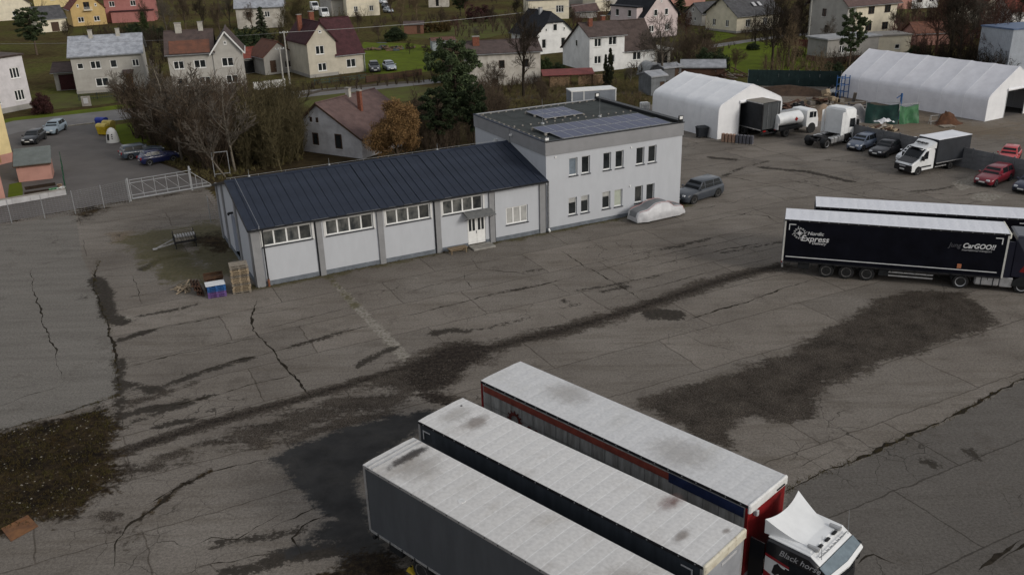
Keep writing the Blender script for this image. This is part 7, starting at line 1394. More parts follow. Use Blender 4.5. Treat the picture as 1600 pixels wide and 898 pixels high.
# 3 twin grey house with white-edged gable
A_, yw, L = AB((272, 152), (386, 144)); t = house('grey two storey house with white edged gable and two pale chimneys', A_, yw)
block(t, 0, 6.4, 0.15, 8.5, 6.3, 9.0, W_grey, T_dull, wins=[('f', 4.4, 4.0, 1.7, 1.2, 2), ('f', 4.8, 1.5, 1.6, 1.2, 2), ('f', 1.4, 4.0, 1.5, 1.2, 2), ('f', 1.6, 1.5, 1.5, 1.2, 2)], chim=[(1.8, 4.0, 0.9, 10.2, M_chim), (5.0, 4.2, 0.7, 10.2, M_chim)], skip=('r',))
block(t, 6.4, 4.2, 0, 8.65, 6.3, 9.0, W_grey, T_dull, 'y', wins=[('f', 2.0, 4.0, 1.7, 1.3, 2), ('f', 2.3, 1.5, 1.7, 1.2, 2), ('f', 2.0, 7.2, 0.4, 0.5, 1)], vm=M_white, skip=('l',), base=(0.5, W_grey2))
b = MB(); k_ = 2.7/4.25; b.loft([[(0.3, y, 6.3+(y-0.15)*k_+0.17+dz) for y in (-0.2, 2.3)]+[(6.1, y, 6.3+(y-0.15)*k_+0.17+dz) for y in (2.3, -0.2)] for dz in (0.0, 0.05)]); b.build('new_tile_patch', T_orange, t)
# 4, 5 small outbuildings between the houses
A_, yw, L = AB((415, 118), (462, 112)); t = house('small grey gabled outbuilding with orange roof and white dish', A_, yw, 'outbuilding', 'outbuilding'); block(t, 0, 5.6, 0, 6, 3.0, 5.2, W_grey2, T_orange, 'y', wins=[('f', 4.3, 0.9, 1.0, 1.0, 1, M_glass, M_brownfr), ('f', 1.6, 0.3, 1.1, 2.0, -1)], ov=0.3)
A_, yw, L = AB((383, 116), (405, 113)); t = house('open shed with bright red roof right of the white gable', A_, yw, 'shed', 'shed'); block(t, -0.5, 4.0, 0, 5, 2.7, 3.9, W_grey2, T_red, wins=[('f', 1.4, 0.05, 2.2, 2.1, -1, M_dark)])
# 6 beige house, maroon roof
A_, yw, L = AB((485, 122), (570, 112)); t = house('beige house with maroon tiled roof and two brick chimneys', A_, yw)
block(t, 0, 5.0, 0, 9, 5.7, 8.6, W_beige, T_maroon, 'y', wins=[('f', 2.15, 3.6, 1.5, 1.4, 2), ('f', 2.3, 0.9, 1.5, 1.3, 2), ('f', 2.45, 7.0, 0.5, 0.4, 1, M_dark)], chim=[(1.2, 5.4, 0.7, 9.6, M_brick), (3.6, 6.0, 0.8, 9.9, M_brick)], ov=0.3, base=(0.5, W_grey2), vm=T_maroon)
block(t, 5.02, 4.8, 0.1, 8.9, 3.3, 8.55, W_beige, T_maroon, wins=[('f', 2.5, 0.95, 1.7, 1.4, 2)], ov=0.3, skip=('l',), rp=0.6, heb=3.6)
b = MB(); b.box(9.85, 9.95, -0.2, 0.02, 0, 3.1); b.build('downpipe', M_zinc, t)
# 7 old farmhouse behind the warehouse
p_ = G(474, 236); t = house('old white gabled farmhouse with worn brown tiles behind the warehouse', p_, -32)
block(t, 0, 8.6, 0, 9.5, 3.2, 5.4, W_weath, T_clay, 'y', wins=[('f', 2.1, 0.9, 0.85, 1.35, 1, M_glass, M_brownfr), ('f', 5.4, 0.8, 0.95, 1.6, 1, M_glass, M_brownfr), ('f', 1.7, 3.4, 0.32, 0.55, 1, M_dark, M_brownfr), ('f', 2.6, 3.4, 0.32, 0.55, 1, M_dark, M_brownfr), ('r', 2.0, 0.7, 0.9, 1.2, 1, M_glass, M_brownfr)], chim=[(2.9, 5.0, 0.5, 6.3, M_chim), (5.2, 4.2, 0.45, 6.3, M_brick)], rp=0.32, heb=2.2, ov=0.25, vm=M_brownfr)
# 8 rough old building behind the pines
A_, yw, L = AB((735, 137), (845, 131)); t = house('crumbling pale building with low brown roof behind the pines', A_, yw, 'old_building', 'building'); block(t, 0, L, 0, 7.5, 4.9, 6.2, W_old, T_dull, wins=[('f', 4.9, 2.6, 0.9, 1.2, 1, M_dark, M_brownfr), ('f', 8.6, 2.6, 0.9, 1.2, 1, M_dark, M_brownfr), ('f', 4.0, 0.5, 0.7, 0.6, 1, M_dark, M_brownfr)], chim=[(1.4, 2.5, 1.0, 7.1, M_brick)], ov=0.3)
# 9 white house, black half-hipped roof
A_, yw, L = AB((838, 86), (896, 80)); t = house('white house with black half hipped roof', A_, yw); block(t, 0, L, 0, 9.5, 3.5, 7.2, W_white, T_black, 'y', wins=[('f', 1.7, 1.0, 0.95, 1.7, 1), ('f', 5.9, 1.0, 1.0, 1.7, 1), ('f', 4.1, 4.0, 0.95, 1.3, 1), ('f', 2.2, 4.0, 0.4, 0.6, 1, M_dark), ('f', 6.1, 4.0, 0.4, 0.6, 1, M_dark)], chim=[(3.6, 4.4, 0.6, 7.9, M_galv)], hip=0.42, ov=0.4)
# 10 white house, brown roof and low extension
p_ = G(921, 113); t = house('white house with brown asymmetric roof, two red chimneys and low extension', p_, 22)
block(t, 0, 6.4, 0, 10.0, 5.6, 7.3, W_white, T_brown, wins=[('f', 1.5, 3.9, 1.3, 1.35, 2), ('f', 4.2, 4.0, 1.5, 1.35, 2), ('f', 1.5, 1.2, 1.3, 1.3, 2), ('f', 4.0, 1.2, 1.3, 1.3, 2), ('l', 5.4, 3.6, 0.8, 1.1, 1), ('f', 0.35, 2.2, 0.2, 0.2, 1, M_dark)], chim=[(1.4, 2.6, 0.65, 8.2, M_brick), (4.6, 4.2, 0.65, 8.2, M_brick)], rp=0.36, heb=3.0, ov=0.35)
block(t, 6.42, 6.0, 0.4, 9.4, 3.0, 7.1, W_white, T_brown, wins=[('f', 2.6, 1.2, 1.6, 1.3, 2)], rp=0.45, heb=3.0, ov=0.35, skip=('l',))
block(t, 12.6, 3.0, 0.6, 4.5, 2.4, None, W_old, mat('pale_felt', (0.40, 0.38, 0.34), 0.9), wins=[('f', 1.5, 0.05, 2.0, 2.0, -1, M_dark)], ov=0.4)
# 11 pink house
p_ = G(1005, 62); t = house('pale pink house with dark roof behind the bare walnut tree', p_, 34); block(t, 0, 9.5, 0, 10.5, 4.6, 9.3, W_pink, T_black, 'y', wins=[('f', 2.2, 1.3, 1.3, 1.3, 2), ('f', 6.6, 1.3, 1.3, 1.3, 2), ('f', 3.2, 4.4, 1.0, 1.3, 1), ('f', 6.2, 4.4, 1.0, 1.3, 1), ('f', 4.7, 7.0, 0.45, 0.4, 1, M_dark), ('l', 8.0, 1.3, 1.1, 1.3, 1), ('l', 3.0, 1.3, 1.1, 1.3, 1)], ov=0.4)
block(t, -0.9, 1.6, 1.2, 8.0, 6.2, None, W_pink, T_black, wins=[('l', 2.0, 4.3, 1.1, 1.4, 1), ('l', 5.8, 4.3, 1.1, 1.4, 1), ('l', 5.6, 1.2, 1.1, 1.3, 1)], ov=0.25)
# 12-13 behind
A_, yw, L = AB((826, 32), (890, 30)); t = house('cream flat roofed house behind the black roof', A_, yw+6); block(t, 0, L, 0, 8, 4.6, None, W_cream, M_grey_letter, wins=[('f', 8.0, 1.6, 2.0, 1.7, 3), ('f', 2.0, 1.6, 2.6, 1.2, 3)], ov=0.2)
A_, yw, L = AB((898, 29), (935, 27)); t = house('small garden house with dull red sheet roof', A_, yw, 'garden_house', 'outbuilding'); block(t, 0, 6.2, 0, 4.5, 1.7, 3.0, W_grey2, T_clay, wins=[('f', 1.5, 0.7, 0.6, 0.6, 1)])
# 14 bungalow with dormer and its annex
p_ = G(1153, 52); t = house('cream bungalow with dark hipped roof and white gabled dormer', p_, 30)
block(t, -0.5, 12.5, 0, 9.5, 3.7, 6.9, W_cream, T_grey, wins=[('f', 3.2, 1.1, 1.3, 1.5, 2), ('f', 8.2, 1.1, 1.3, 1.5, 2), ('l', 6.6, 1.1, 1.0, 1.4, 2), ('l', 2.6, 1.1, 1.0, 1.4, 2)], ov=0.6, base=(0.4, W_grey2))
block(t, -0.4, 3.2, 3.2, 3.4, 5.4, 7.6, W_cream, T_grey, wins=[('l', 1.1, 4.1, 0.7, 1.0, 1), ('l', 2.3, 4.1, 0.7, 1.0, 1)], ov=0.25)
for x in (5.4, 7.0): b = MB(); b.loft([[(x, 1.3, 5.0), (x+0.8, 1.3, 5.0), (x+0.8, 2.3, 5.7), (x, 2.3, 5.7)], [(x, 1.25, 5.08), (x+0.8, 1.25, 5.08), (x+0.8, 2.25, 5.78), (x, 2.25, 5.78)]]); b.build('roof_window', M_lg, t)
p_ = G(1096, 41); t = house('small gabled annex with dark roof left of the bungalow', p_, 30, 'annex', 'outbuilding'); block(t, 0, 6.0, 0, 5.5, 2.8, 4.7, W_grey, T_grey, wins=[('l', 1.8, 1.0, 0.6, 0.8, 1), ('l', 3.2, 1.0, 0.6, 0.8, 1), ('l', 2.5, 3.0, 0.6, 0.8, 1, M_dark), ('f', 2.0, 0.2, 1.6, 2.0, -1, mat('ochre_door', (0.40, 0.25, 0.08), 0.6)), ('f', 4.6, 0.2, 0.9, 2.0, -1)])
# 15 grey house with red-brown roof, its garage and shed
p_ = G(1320, 62); t = house('large grey house with red brown roof behind the tall pine', p_, 27); block(t, 0, 13.5, 0, 10.0, 6.6, 10.6, W_grey, T_clay, wins=[('l', 4.0, 3.9, 1.1, 1.5, 2, M_glass, M_brownfr), ('l', 5.0, 0.9, 1.1, 1.4, 2, M_glass, M_brownfr)], ov=0.7, chim=[(6, 5, 0.7, 11.6, M_brick)])
b = MB(); b.box(2.2, 13.48, -0.06, -0.01, 0, 6.5); b.build('cream_facade', W_cream, t)
for x, z in ((6.3, 4.4), (10.8, 4.4), (6.0, 1.2), (10.6, 1.2)): window(t, frame(0, 0, 0), x-0.8, x+0.8, z, z+1.4, 0.14, (0.5,), M_brownfr, d0=0.07)
b = MB(); b.box(-1.3, 1.4, -1.2, 0, 3.4, 3.55); bal = b.build('balcony', W_grey2, t)
for k in range(8): b = MB(); b.box(-1.25+k*0.36, -1.2+k*0.36, -1.18, -1.14, 3.55, 4.5); b.build('baluster', M_brownfr, bal)
p_ = G(1290, 99); t = house('flat roofed grey garage in front of the large grey house', p_, 20, 'garage', 'garage'); block(t, 0, 10.5, 0, 5.0, 3.7, None, W_grey2, mat('garage_roof', (0.30, 0.305, 0.31), 0.7, 0.15, 0.8), wins=[('f', 3.0, 1.4, 1.0, 1.3, 2), ('f', 4.6, 1.4, 1.0, 1.3, 2)], ov=0.35, base=(0.8, mat('brick_base', (0.12, 0.06, 0.05), 0.9)))
A_, yw, L = AB((1358, 88), (1420, 86)); t = house('cream rendered shed with flat grey roof behind the long tent', A_, 8, 'shed', 'shed'); block(t, 0, 7.4, 0, 5, 3.2, None, W_cream, M_conc, ov=0.2, wins=[('f', 5.0, 1.0, 0.9, 0.8, 1, M_dark)])
p_ = G(1386, 52); t = house('small porch with maroon roof beside the large grey house', p_, 27, 'porch', 'outbuilding'); block(t, 0, 3.6, 0, 3, 1.9, 3.0, W_cream, T_maroon, ov=0.3)
# 16 right side far houses and hall
p_ = G(1572, 114); t = house('tall grey metal hall at the right edge behind the long tent', p_, 18, 'metal_hall', 'hall'); block(t, 0, 14, 0, 6, 6.2, None, mat('metal_cladding', (0.36, 0.39, 0.43), 0.5, 0.06, 1, wave=('X', 6.0, 0.02)), M_lgt if False else mat('blue_edge', (0.10, 0.14, 0.22), 0.5), ov=0.12)
p_ = G(1535, 38); t = house('cream gabled house far right among bare trees', p_, 20); block(t, 0, 7.0, 0, 8, 4.2, 7.4, W_cream, T_red, 'y', wins=[('f', 2.2, 1.2, 1.1, 1.3, 2), ('f', 4.8, 1.2, 1.1, 1.3, 2), ('f', 3.5, 4.6, 1.0, 1.1, 1)])
p_ = G(1404, 15); t = house('white and orange house at the top edge behind the grey house', p_, 10); block(t, 0, 3.5, 0, 8, 4.6, 7.0, W_salmon, T_red); block(t, 3.6, 7.5, 0.4, 7, 4.4, 7.2, W_white, T_grey, wins=[('f', 2.3, 1.4, 1.5, 1.5, 2, M_glass, M_brownfr), ('f', 5.6, 1.4, 1.4, 1.5, 2)])
p_ = G(1578, 40); t = house('low house with red roof and brick chimney at the right edge', p_, 12); block(t, 0, 12, 0, 7, 2.8, 5.4, W_white, T_red, chim=[(3.5, 2.5, 0.8, 6.6, M_brick)])
p_ = G(1430, 72); t = house('shed with red tiled roof behind the cream shed', p_, 5, 'shed', 'shed'); block(t, 0, 6.5, 0, 5, 2.3, 3.8, W_salmon, T_orange)
# 17 top left
A_, yw, L = AB((115, 42), (168, 38)); t = house('ochre yellow gabled house with red roof and balcony', A_, yw); block(t, 0, L, 0, 9.5, 4.5, 9.0, W_yellow, T_red, 'y', wins=[('f', 2.2, 1.0, 1.5, 1.3, 2), ('f', 6.2, 1.0, 1.5, 1.3, 2), ('f', 4.2, 4.2, 1.5, 1.9, 2, M_glass, M_brownfr), ('f', 2.0, 4.9, 0.5, 0.7, 1, M_dark), ('f', 6.5, 4.9, 0.5, 0.7, 1, M_dark)])
b = MB(); b.box(3.2, 5.4, -1.0, 0, 3.9, 4.05); bal = b.build('balcony', W_cream, t)
for k in range(9): b = MB(); b.box(3.22+k*0.26, 3.27+k*0.26, -0.98, -0.94, 4.05, 4.9); b.build('baluster', M_white, bal)
A_, yw, L = AB((168, 36), (245, 32)); t = house('rose red house right of the ochre one', A_, yw); block(t, 0, L, 0, 9, 6.6, 9.4, W_rose, T_red, wins=[('f', 2.0, 4.2, 1.4, 1.4, 2), ('f', 7.5, 4.2, 1.4, 1.4, 2)]); block(t, 1.5, L-2, -2.2, 2.15, 2.9, None, W_rose, T_maroon, ov=0.3)
A_, yw, L = AB((72, 51), (103, 48)); t = house('cream garage with grey gabled roof beside the round pine', A_, 40, 'garage', 'garage'); block(t, -1.5, 6.8, 0, 7.5, 3.3, 6.0, W_cream, T_grey, wins=[('f', 4.0, 0.05, 1.9, 2.3, -1, M_brownfr)], ov=0.3)
p_ = G(372, 46); t = house('weathered grey house with pale sheet roof at the top edge', p_, 10); block(t, 0, 11.5, 0, 8, 5.2, 8.6, W_old, T_lgt, wins=[('f', 3.0, 2.6, 1.2, 1.4, 2, M_dark, M_brownfr), ('f', 7.5, 2.6, 1.2, 1.4, 2)])
A_, yw, L = AB((543, 27), (594, 24)); t = house('tall cream house at the top edge right of the white vans', A_, yw); block(t, 0, L, 0, 9, 7.5, 10.5, W_cream, T_brown, wins=[('f', 2.5, 1.3, 1.1, 1.4, 2), ('f', 6.8, 1.3, 1.1, 1.4, 2), ('f', 2.5, 4.5, 1.1, 1.4, 2), ('f', 6.8, 4.5, 1.1, 1.4, 2)])
A_, yw, L = AB((519, 26), (543, 24)); t = house('grey shed left of the tall cream house', A_, yw, 'shed', 'shed'); block(t, 0, 5.0, 0, 8, 4.4, 5.6, W_grey, T_black)
p_ = G(5, 33); t = house('house with brown black roof behind the white wings at the left edge', p_, 30); block(t, -4, 12, 0, 9, 4.5, 9, W_cream, T_brown, 'y', wins=[('f', 7.5, 1.2, 1.2, 1.3, 2)])
p_ = G(85, 12); t = house('far cream house above the grey garage roof', p_, 25); block(t, -6, 12, 0, 8, 5.2, 8.4, W_ylw, T_grey, wins=[('f', 6.0, 2.4, 1.6, 1.5, 2), ('f', 9.5, 2.4, 1.6, 1.5, 2)])
A_, yw, L = AB((670, 12), (703, 11)); t = house('small ruined white building above the garden shed', A_, yw, 'old_building', 'building'); block(t, 0, 6.0, 0, 5, 3.4, 4.6, W_old, T_dull, wins=[('f', 2.6, 0.3, 0.9, 2.0, -1, M_dark)])
A_, yw, L = AB((930, 19), (952, 17)); t = house('far cream house between the garden house and the pink house', A_, 20); block(t, 0, 4.5, 0, 8, 6.0, 8.5, W_cream, T_maroon, wins=[('f', 2.2, 3.2, 1.1, 1.2, 2)]); block(t, 4.6, 6.5, 1, 8, 5.6, 8.5, W_grey, T_grey, wins=[('f', 2.6, 3.2, 1.1, 1.2, 2)])
p_ = G(862, 14); t = house('far brown grey barn above the garden house', p_, 12, 'barn', 'barn'); block(t, 0, 11, 0, 8, 5.0, 8, W_grey2, T_dull, wins=[('f', 6, 2.6, 0.8, 1.2, 1, M_dark), ('f', 9, 2.6, 0.8, 1.2, 1, M_dark)])
p_ = G(410, 26); t = house('low white shed with flat roof right of the weathered grey house', p_, 12, 'shed', 'shed'); block(t, 0, 6, 0, 5, 2.8, None, W_white, T_lgt, ov=0.2, wins=[('f', 1.6, 0.1, 1.6, 2.1, -1, M_dark)])
p_ = G(1040, 12); t = house('far brick coloured house behind the pink house', p_, 15); block(t, 0, 12, 0, 8, 4.0, 7.0, W_salmon, T_dull)
# 18 yellow apartment block, pink blocks and shed in the left corner
p_ = G(22, 252); t = house('tall pale yellow apartment block cut by the left edge', p_, 62, 'apartment_block', 'building'); block(t, -14, 14, 0, 12, 11.5, None, W_ylw, T_brown, ov=0.3, base=(1.0, W_salmon), wins=[('f', 11.5, 2.0, 1.4, 1.5, 2), ('f', 11.5, 5.0, 1.4, 1.5, 2), ('f', 8, 2.0, 1.4, 1.5, 2)])
b = MB(); b.box(-1.6, -1.5, -0.12, -0.02, 0.2, 11.4); b.build('downpipe', mat('ochre_pipe', (0.35, 0.22, 0.10), 0.6), t)
p_ = G(9, 311); t = house('salmon pink building corner at the left edge by the fence', p_, 62, 'annex', 'building'); block(t, -8, 8, 0, 5, 3.6, None, W_salmon, T_maroon, ov=0.2, wins=[('f', 5.5, 1.2, 1.2, 1.2, 2)])
A_, yw, L = AB((30, 285), (82, 279)); t = house('salmon pink shed with sloping grey felt roof in the corner garden', A_, yw, 'shed', 'shed'); block(t, 0, 3.1, 0, 2.9, 1.65, 2.6, W_salmon, mat('grey_felt', (0.13, 0.145, 0.14), 0.9, 0.1, 1), rp=0.97, heb=2.55, ov=0.18, wins=[('r', 1.5, 0.1, 0.9, 1.8, -1)], vm=M_brownfr)
# corner garden: low white wall, beds, green mesh
q0, q1 = G(-40, 329), G(104, 304); dv = q1-q0; t = thing('garden_wall', 'low whitewashed wall of the corner garden beside the wire fence', 'wall', (q0.x, q0.y, 0), math.degrees(math.atan2(dv.y, dv.x)))
n_ = 5
for k in range(n_): b = MB(); b.bbox(k*dv.length/n_+0.005, (k+1)*dv.length/n_-0.005, -0.12, 0.12, 0, 0.55, 0.02); b.build('wall_section', W_weath, t); b = MB(); b.box(k*dv.length/n_, (k+1)*dv.length/n_-0.004, -0.16, 0.16, 0.552, 0.62); b.build('coping', M_conc, t)
sheet('lawn', [(14, 288), (34, 284), (36, 312), (12, 316)], M_lawn, -0.004, 0.05, seed=40); sheet('garden_soil', [(38, 292), (86, 285), (87, 290), (40, 297)], M_soil, -0.004, 0.05, seed=41); sheet('garden_soil', [(38, 300), (98, 292), (100, 300), (38, 309)], M_soil, -0.004, 0.05, seed=42)
q0, q1 = G(98, 262), G(104, 303); post_fence('green mesh fence along the right side of the corner garden', [(q0.x+(q1.x-q0.x)*k/3, q0.y+(q1.y-q0.y)*k/3) for k in range(4)], 1.7, 14, 'garden_fence', 0.03, mat('green_coat', (0.015, 0.07, 0.035), 0.6))
for i, (x, y, m) in enumerate([(82, 300, mat('pot_green', (0.10, 0.30, 0.14), 0.5)), (88, 299, MATS['pot_green']), (94, 299, M_white), (99, 297, M_white), (94, 293, mat('pot_tan', (0.28, 0.2, 0.14), 0.7))]):
    p_ = G(x, y); t = thing('garden_tub', ['left green tub', 'right green tub', 'left white tub', 'right white tub', 'tan tub'][i]+' at the corner of the small garden', 'tub', (p_.x, p_.y, 0), 0); b = MB(); b.lathe([(0.18, 0), (0.26, 0.3), (0.28, 0.32), (0.24, 0.3), (0.05, 0.26)], n=10); b.build('tub', m, t); b = MB(); b.lathe([(0.235, 0.25), (0.2, 0.27), (0.02, 0.29)], n=10); b.build('soil_fill', M_soil, t)
# 19-22 sheds, wood store, fences by the houses
A_, yw, L = AB((858, 137), (957, 133)); t = thing('wood_store', 'long red roofed wood store filled with split logs', 'wood store', (A_[0], A_[1], 0), yw)
b = MB(); b.loft([[(x, -0.4, 1.75), (x, -0.4, 1.82), (x, 2.2, 2.35), (x, 2.2, 2.28)] for x in (-1.0, 6.8)]); b.build('roof', mat('red_sheet', (0.17, 0.045, 0.04), 0.6, 0.15, 1), t)
for x in (0, 3.2, 6.4): b = MB(); b.box(x, x+0.12, -0.1, 0.0, 0, 1.8); b.build('post', M_palr, t)
b = MB(); r9 = random.Random(4)
for x0_, x1_ in ((0.15, 3.1), (4.4, 8.6)):
    z = 0.07
    while z < 1.55:
        x = x0_+0.07
        while x < x1_: b.cyl((x+r9.gauss(0, .01), z+r9.gauss(0, .012)), 'y', r9.uniform(0.055, 0.085), -0.05+r9.gauss(0, 0.03), 0.6, 6); x += 0.145
        z += 0.13
o = b.build('split_logs', mat('log_ends', (0.40, 0.28, 0.17), 0.9, c2=(0.16, 0.10, 0.06), scale=5), t); o['kind'] = 'stuff'
for lab, a, b_, D_, he_, hr_, wm_, rm_ in [('reddish plank garden shed beyond the lawn', (632, 54), (662, 53), 3.5, 2.1, 2.5, mat('plank_red', (0.24, 0.12, 0.08), 0.85, c2=(0.12, 0.06, 0.04), scale=3, stretch=(6, 6, 0.6)), T_dull), ('pale corrugated shed at the corner of the lawn', (676, 80), (712, 78), 3, 1.9, 2.2, mat('pale_corrugated', (0.38, 0.42, 0.44), 0.6, 0.15, 1, wave=('X', 5.0, 0.03)), mat('rust_sheet', (0.12, 0.06, 0.045), 0.8)), ('grey metal shed behind the smaller tent ridge', (1037, 127), (1064, 124), 3, 1.9, 2.2, M_slab, mat('shed_sheet', (0.28, 0.29, 0.31), 0.6, 0.15, 1)), ('long low shed with grey sheet roof behind the tent ridge', (1064, 122), (1132, 122), 4, 1.6, 2.3, M_palr, MATS['shed_sheet']), ('pale slatted lean-to at the back of the smaller tent', (1017, 150), (1040, 147), 3, 2.6, 3.0, mat('grey_slats', (0.22, 0.235, 0.25), 0.7, 0.15, 1, wave=('Z', 4.0, 0.04)), MATS['shed_sheet'])]:
    A_, yw, L = AB(a, b_); t = house(lab, A_, yw, 'garden_shed', 'shed'); block(t, 0, L, 0, D_, he_, hr_, wm_, rm_, wins=[('f', L*0.75, 0.1, 0.8, 1.7 if he_ > 1.85 else 1.3, -1)], ov=0.2)
t = thing('polytunnel', 'small grey arched polytunnel left of the walnut trunk', 'polytunnel', at(1012, 122), 20); b = MB(); n_ = 12
b.loft([[(1.6*math.cos(math.pi*i/n_)+1.6, y, 2.1*math.sin(math.pi*i/n_)) for i in range(n_+1)] for y in (0, 1.2, 2.4, 3.6)], closed=False); b.build('film', mat('tunnel_film', (0.27, 0.28, 0.28), 0.4, 0.15, 1), t, smooth=60)
b = MB(); b.add([(1.6*math.cos(math.pi*i/n_)+1.6, 0, 2.1*math.sin(math.pi*i/n_)) for i in range(n_+1)], [tuple(range(n_+1))]); b.build('end_wall', MATS['tunnel_film'], t)
for y in (0, 1.2, 2.4, 3.6): b = MB(); b.path([(1.62*math.cos(math.pi*i/n_)+1.6, y, 2.12*math.sin(math.pi*i/n_)) for i in range(n_+1)], 0.03, 5); b.build('hoop', M_galv, t)
def picket(label, a, b_, hh, m, step, w_, name='picket_fence'):
    q0, q1 = G(*a), G(*b_); dv = q1-q0; t = thing(name, label, 'fence', (q0.x, q0.y, 0), math.degrees(math.atan2(dv.y, dv.x))); n_ = int(dv.length/step); first = None
    pb = MB(); pb.loft([[(-w_/2, 0, 0.05), (w_/2, 0, 0.05), (w_/2, 0.02, 0.05), (-w_/2, 0.02, 0.05)], [(-w_/2, 0, hh-0.06), (w_/2, 0, hh-0.06), (w_/2, 0.02, hh-0.06), (-w_/2, 0.02, hh-0.06)], [(-0.01, 0, hh), (0.01, 0, hh), (0.01, 0.02, hh), (-0.01, 0.02, hh)]])
    for k in range(n_):
        if first is None: first = pb.build('picket', m, t); o = first
        else: o = first.copy(); col.objects.link(o); o.parent = t
        o.location = ((k+0.5)*dv.length/n_, random.gauss(0, 0.006), 0)
    for z in (0.25, hh*0.75): b = MB(); b.box(0, dv.length, 0.022, 0.06, z, z+0.07); b.build('rail', m, t)
    for k in range(int(dv.length/2.5)+1): b = MB(); x = min(dv.length, k*2.5); b.box(x-0.05, x+0.05, 0.061, 0.16, 0, hh); b.build('post', m, t)
picket('white picket fence right of the white gable', (398, 142), (447, 136), 1.3, M_white, 0.18, 0.11); picket('dark brown board fence below the parked cars of the maroon roofed house', (573, 130), (660, 118), 1.1, M_palr, 0.2, 0.17, 'board_fence'); picket('greenish rail fence in front of the maroon roofed house', (492, 133), (573, 124), 0.9, mat('green_rail', (0.05, 0.08, 0.07), 0.7), 0.3, 0.05, 'rail_fence'); picket('low dark fence in front of the grey rendered house', (124, 158), (200, 151), 1.0, MATS['green_coat'] if False else mat('dark_rail', (0.04, 0.05, 0.045), 0.7), 0.3, 0.04, 'rail_fence'); picket('dark red board fence left of the large grey house', (1237, 72), (1275, 74), 1.3, mat('red_boards', (0.10, 0.03, 0.03), 0.8), 0.25, 0.2, 'board_fence')
t = thing('meter_cabinet', 'concrete meter cabinet at the grey house fence', 'cabinet', at(136, 166), 15); b = MB(); b.bbox(-0.6, 0.6, -0.2, 0.2, 0, 1.4, 0.03); b.build('cabinet', M_conc, t); b = MB(); b.box(-0.3, 0.3, -0.215, -0.205, 0.4, 1.2); b.build('door', M_lg, t)
scrap('log_pile', 'pile of logs under dark sheets beyond the lawn', 'logs', 600, 78, [(26, mat('log_bark', (0.20, 0.135, 0.09), 0.9, c2=(0.10, 0.07, 0.05), scale=3), (0.9, 1.6, 0.3, 0.28), 'log', 0.9, 3.2, 0.8), (7, mat('dark_sheet', (0.05, 0.065, 0.065), 0.6), (1.6, 2.8, 1.2, 0.04), 'cover_sheet', 1.6, 2.4, 0.6)])
# ================================================================= TREES AND SHRUBS
def segmesh(S, n=3):
    """vectorised tapered prisms along segments S (N,8) = p0,p1,r0,r1 -> V,F(quads)"""
    S = np.asarray(S, float); p0, p1, r0, r1 = S[:, :3], S[:, 3:6], S[:, 6], S[:, 7]; d = p1-p0; d /= np.maximum(1e-9, np.linalg.norm(d, axis=1))[:, None]
    ref = np.where(np.abs(d[:, 2:3]) > 0.9, np.array([[1., 0, 0]]), np.array([[0, 0, 1.]])); a = np.cross(d, ref); a /= np.maximum(1e-9, np.linalg.norm(a, axis=1))[:, None]; b = np.cross(d, a)
    ang = 2*np.pi*np.arange(n)/n; off = a[:, None]*np.cos(ang)[None, :, None]+b[:, None]*np.sin(ang)[None, :, None]
    V = np.concatenate([p0[:, None]+off*r0[:, None, None], p1[:, None]+off*r1[:, None, None]], 1).reshape(-1, 3)
    q = np.array([(j, (j+1) % n, n+(j+1) % n, n+j) for j in range(n)]); F = (np.arange(len(S))[:, None, None]*2*n+q).reshape(-1, 4); return V, F
def _perp(r, d):
    v = Vector((r.gauss(0, 1), r.gauss(0, 1), r.gauss(0, 1))); v -= d*v.dot(d); return v.normalized() if v.length > 1e-4 else d.orthogonal().normalized()
def grow(seed, H, levels=5, kids=(4, 6, 5, 4, 3), ang=(0.7, 0.75, 0.7, 0.65, 0.6), ratio=0.62, up=0.12, trunk=0.3, r0=None, wig=0.12, base_r=0.028, start=None, d0=None):
    """bare branching tree of height about H; returns list of (seg, level)"""
    r = random.Random(seed); out = []
    def go(p, d, L, rad, lv):
        n = 5 if lv == 0 else (3 if lv < 3 else 2); q = p; pts = [(q, rad)]
        for i in range(n):
            d = (d+_perp(r, d)*wig*(0.5 if lv == 0 else 1)+Vector((0, 0, up if lv else 0.05))).normalized(); q = q+d*(L/n); rr = rad*(1-0.55*(i+1)/n); out.append(((*pts[-1][0], *q, pts[-1][1], rr), lv)); pts.append((q, rr))
        if lv >= levels-1: return
        k = kids[min(lv, len(kids)-1)]
        for i in range(k):
            t = (trunk+(1-trunk)*(i+r.random())/k) if lv == 0 else 0.25+0.75*(i+r.random())/k
            idx = min(n-1, int(t*n)); a, b_ = pts[idx], pts[idx+1]; f = t*n-idx; pp = a[0]+(b_[0]-a[0])*f; rd = (a[1]+(b_[1]-a[1])*f)*0.6
            an = ang[min(lv, len(ang)-1)]*r.uniform(0.7, 1.25); dd = (d*math.cos(an)+_perp(r, d)*math.sin(an)).normalized(); go(pp, dd, L*ratio*r.uniform(0.75, 1.15)*(1.15-0.45*t if lv == 0 else 1), max(0.019, rd), lv+1)
        go(q, d, L*ratio*0.8, max(0.019, rr), lv+1)
    go(Vector(start or (0, 0, 0)), Vector(d0 or (r.gauss(0, .04), r.gauss(0, .04), 1)).normalized(), H*0.52, r0 or H*base_r, 0); return out
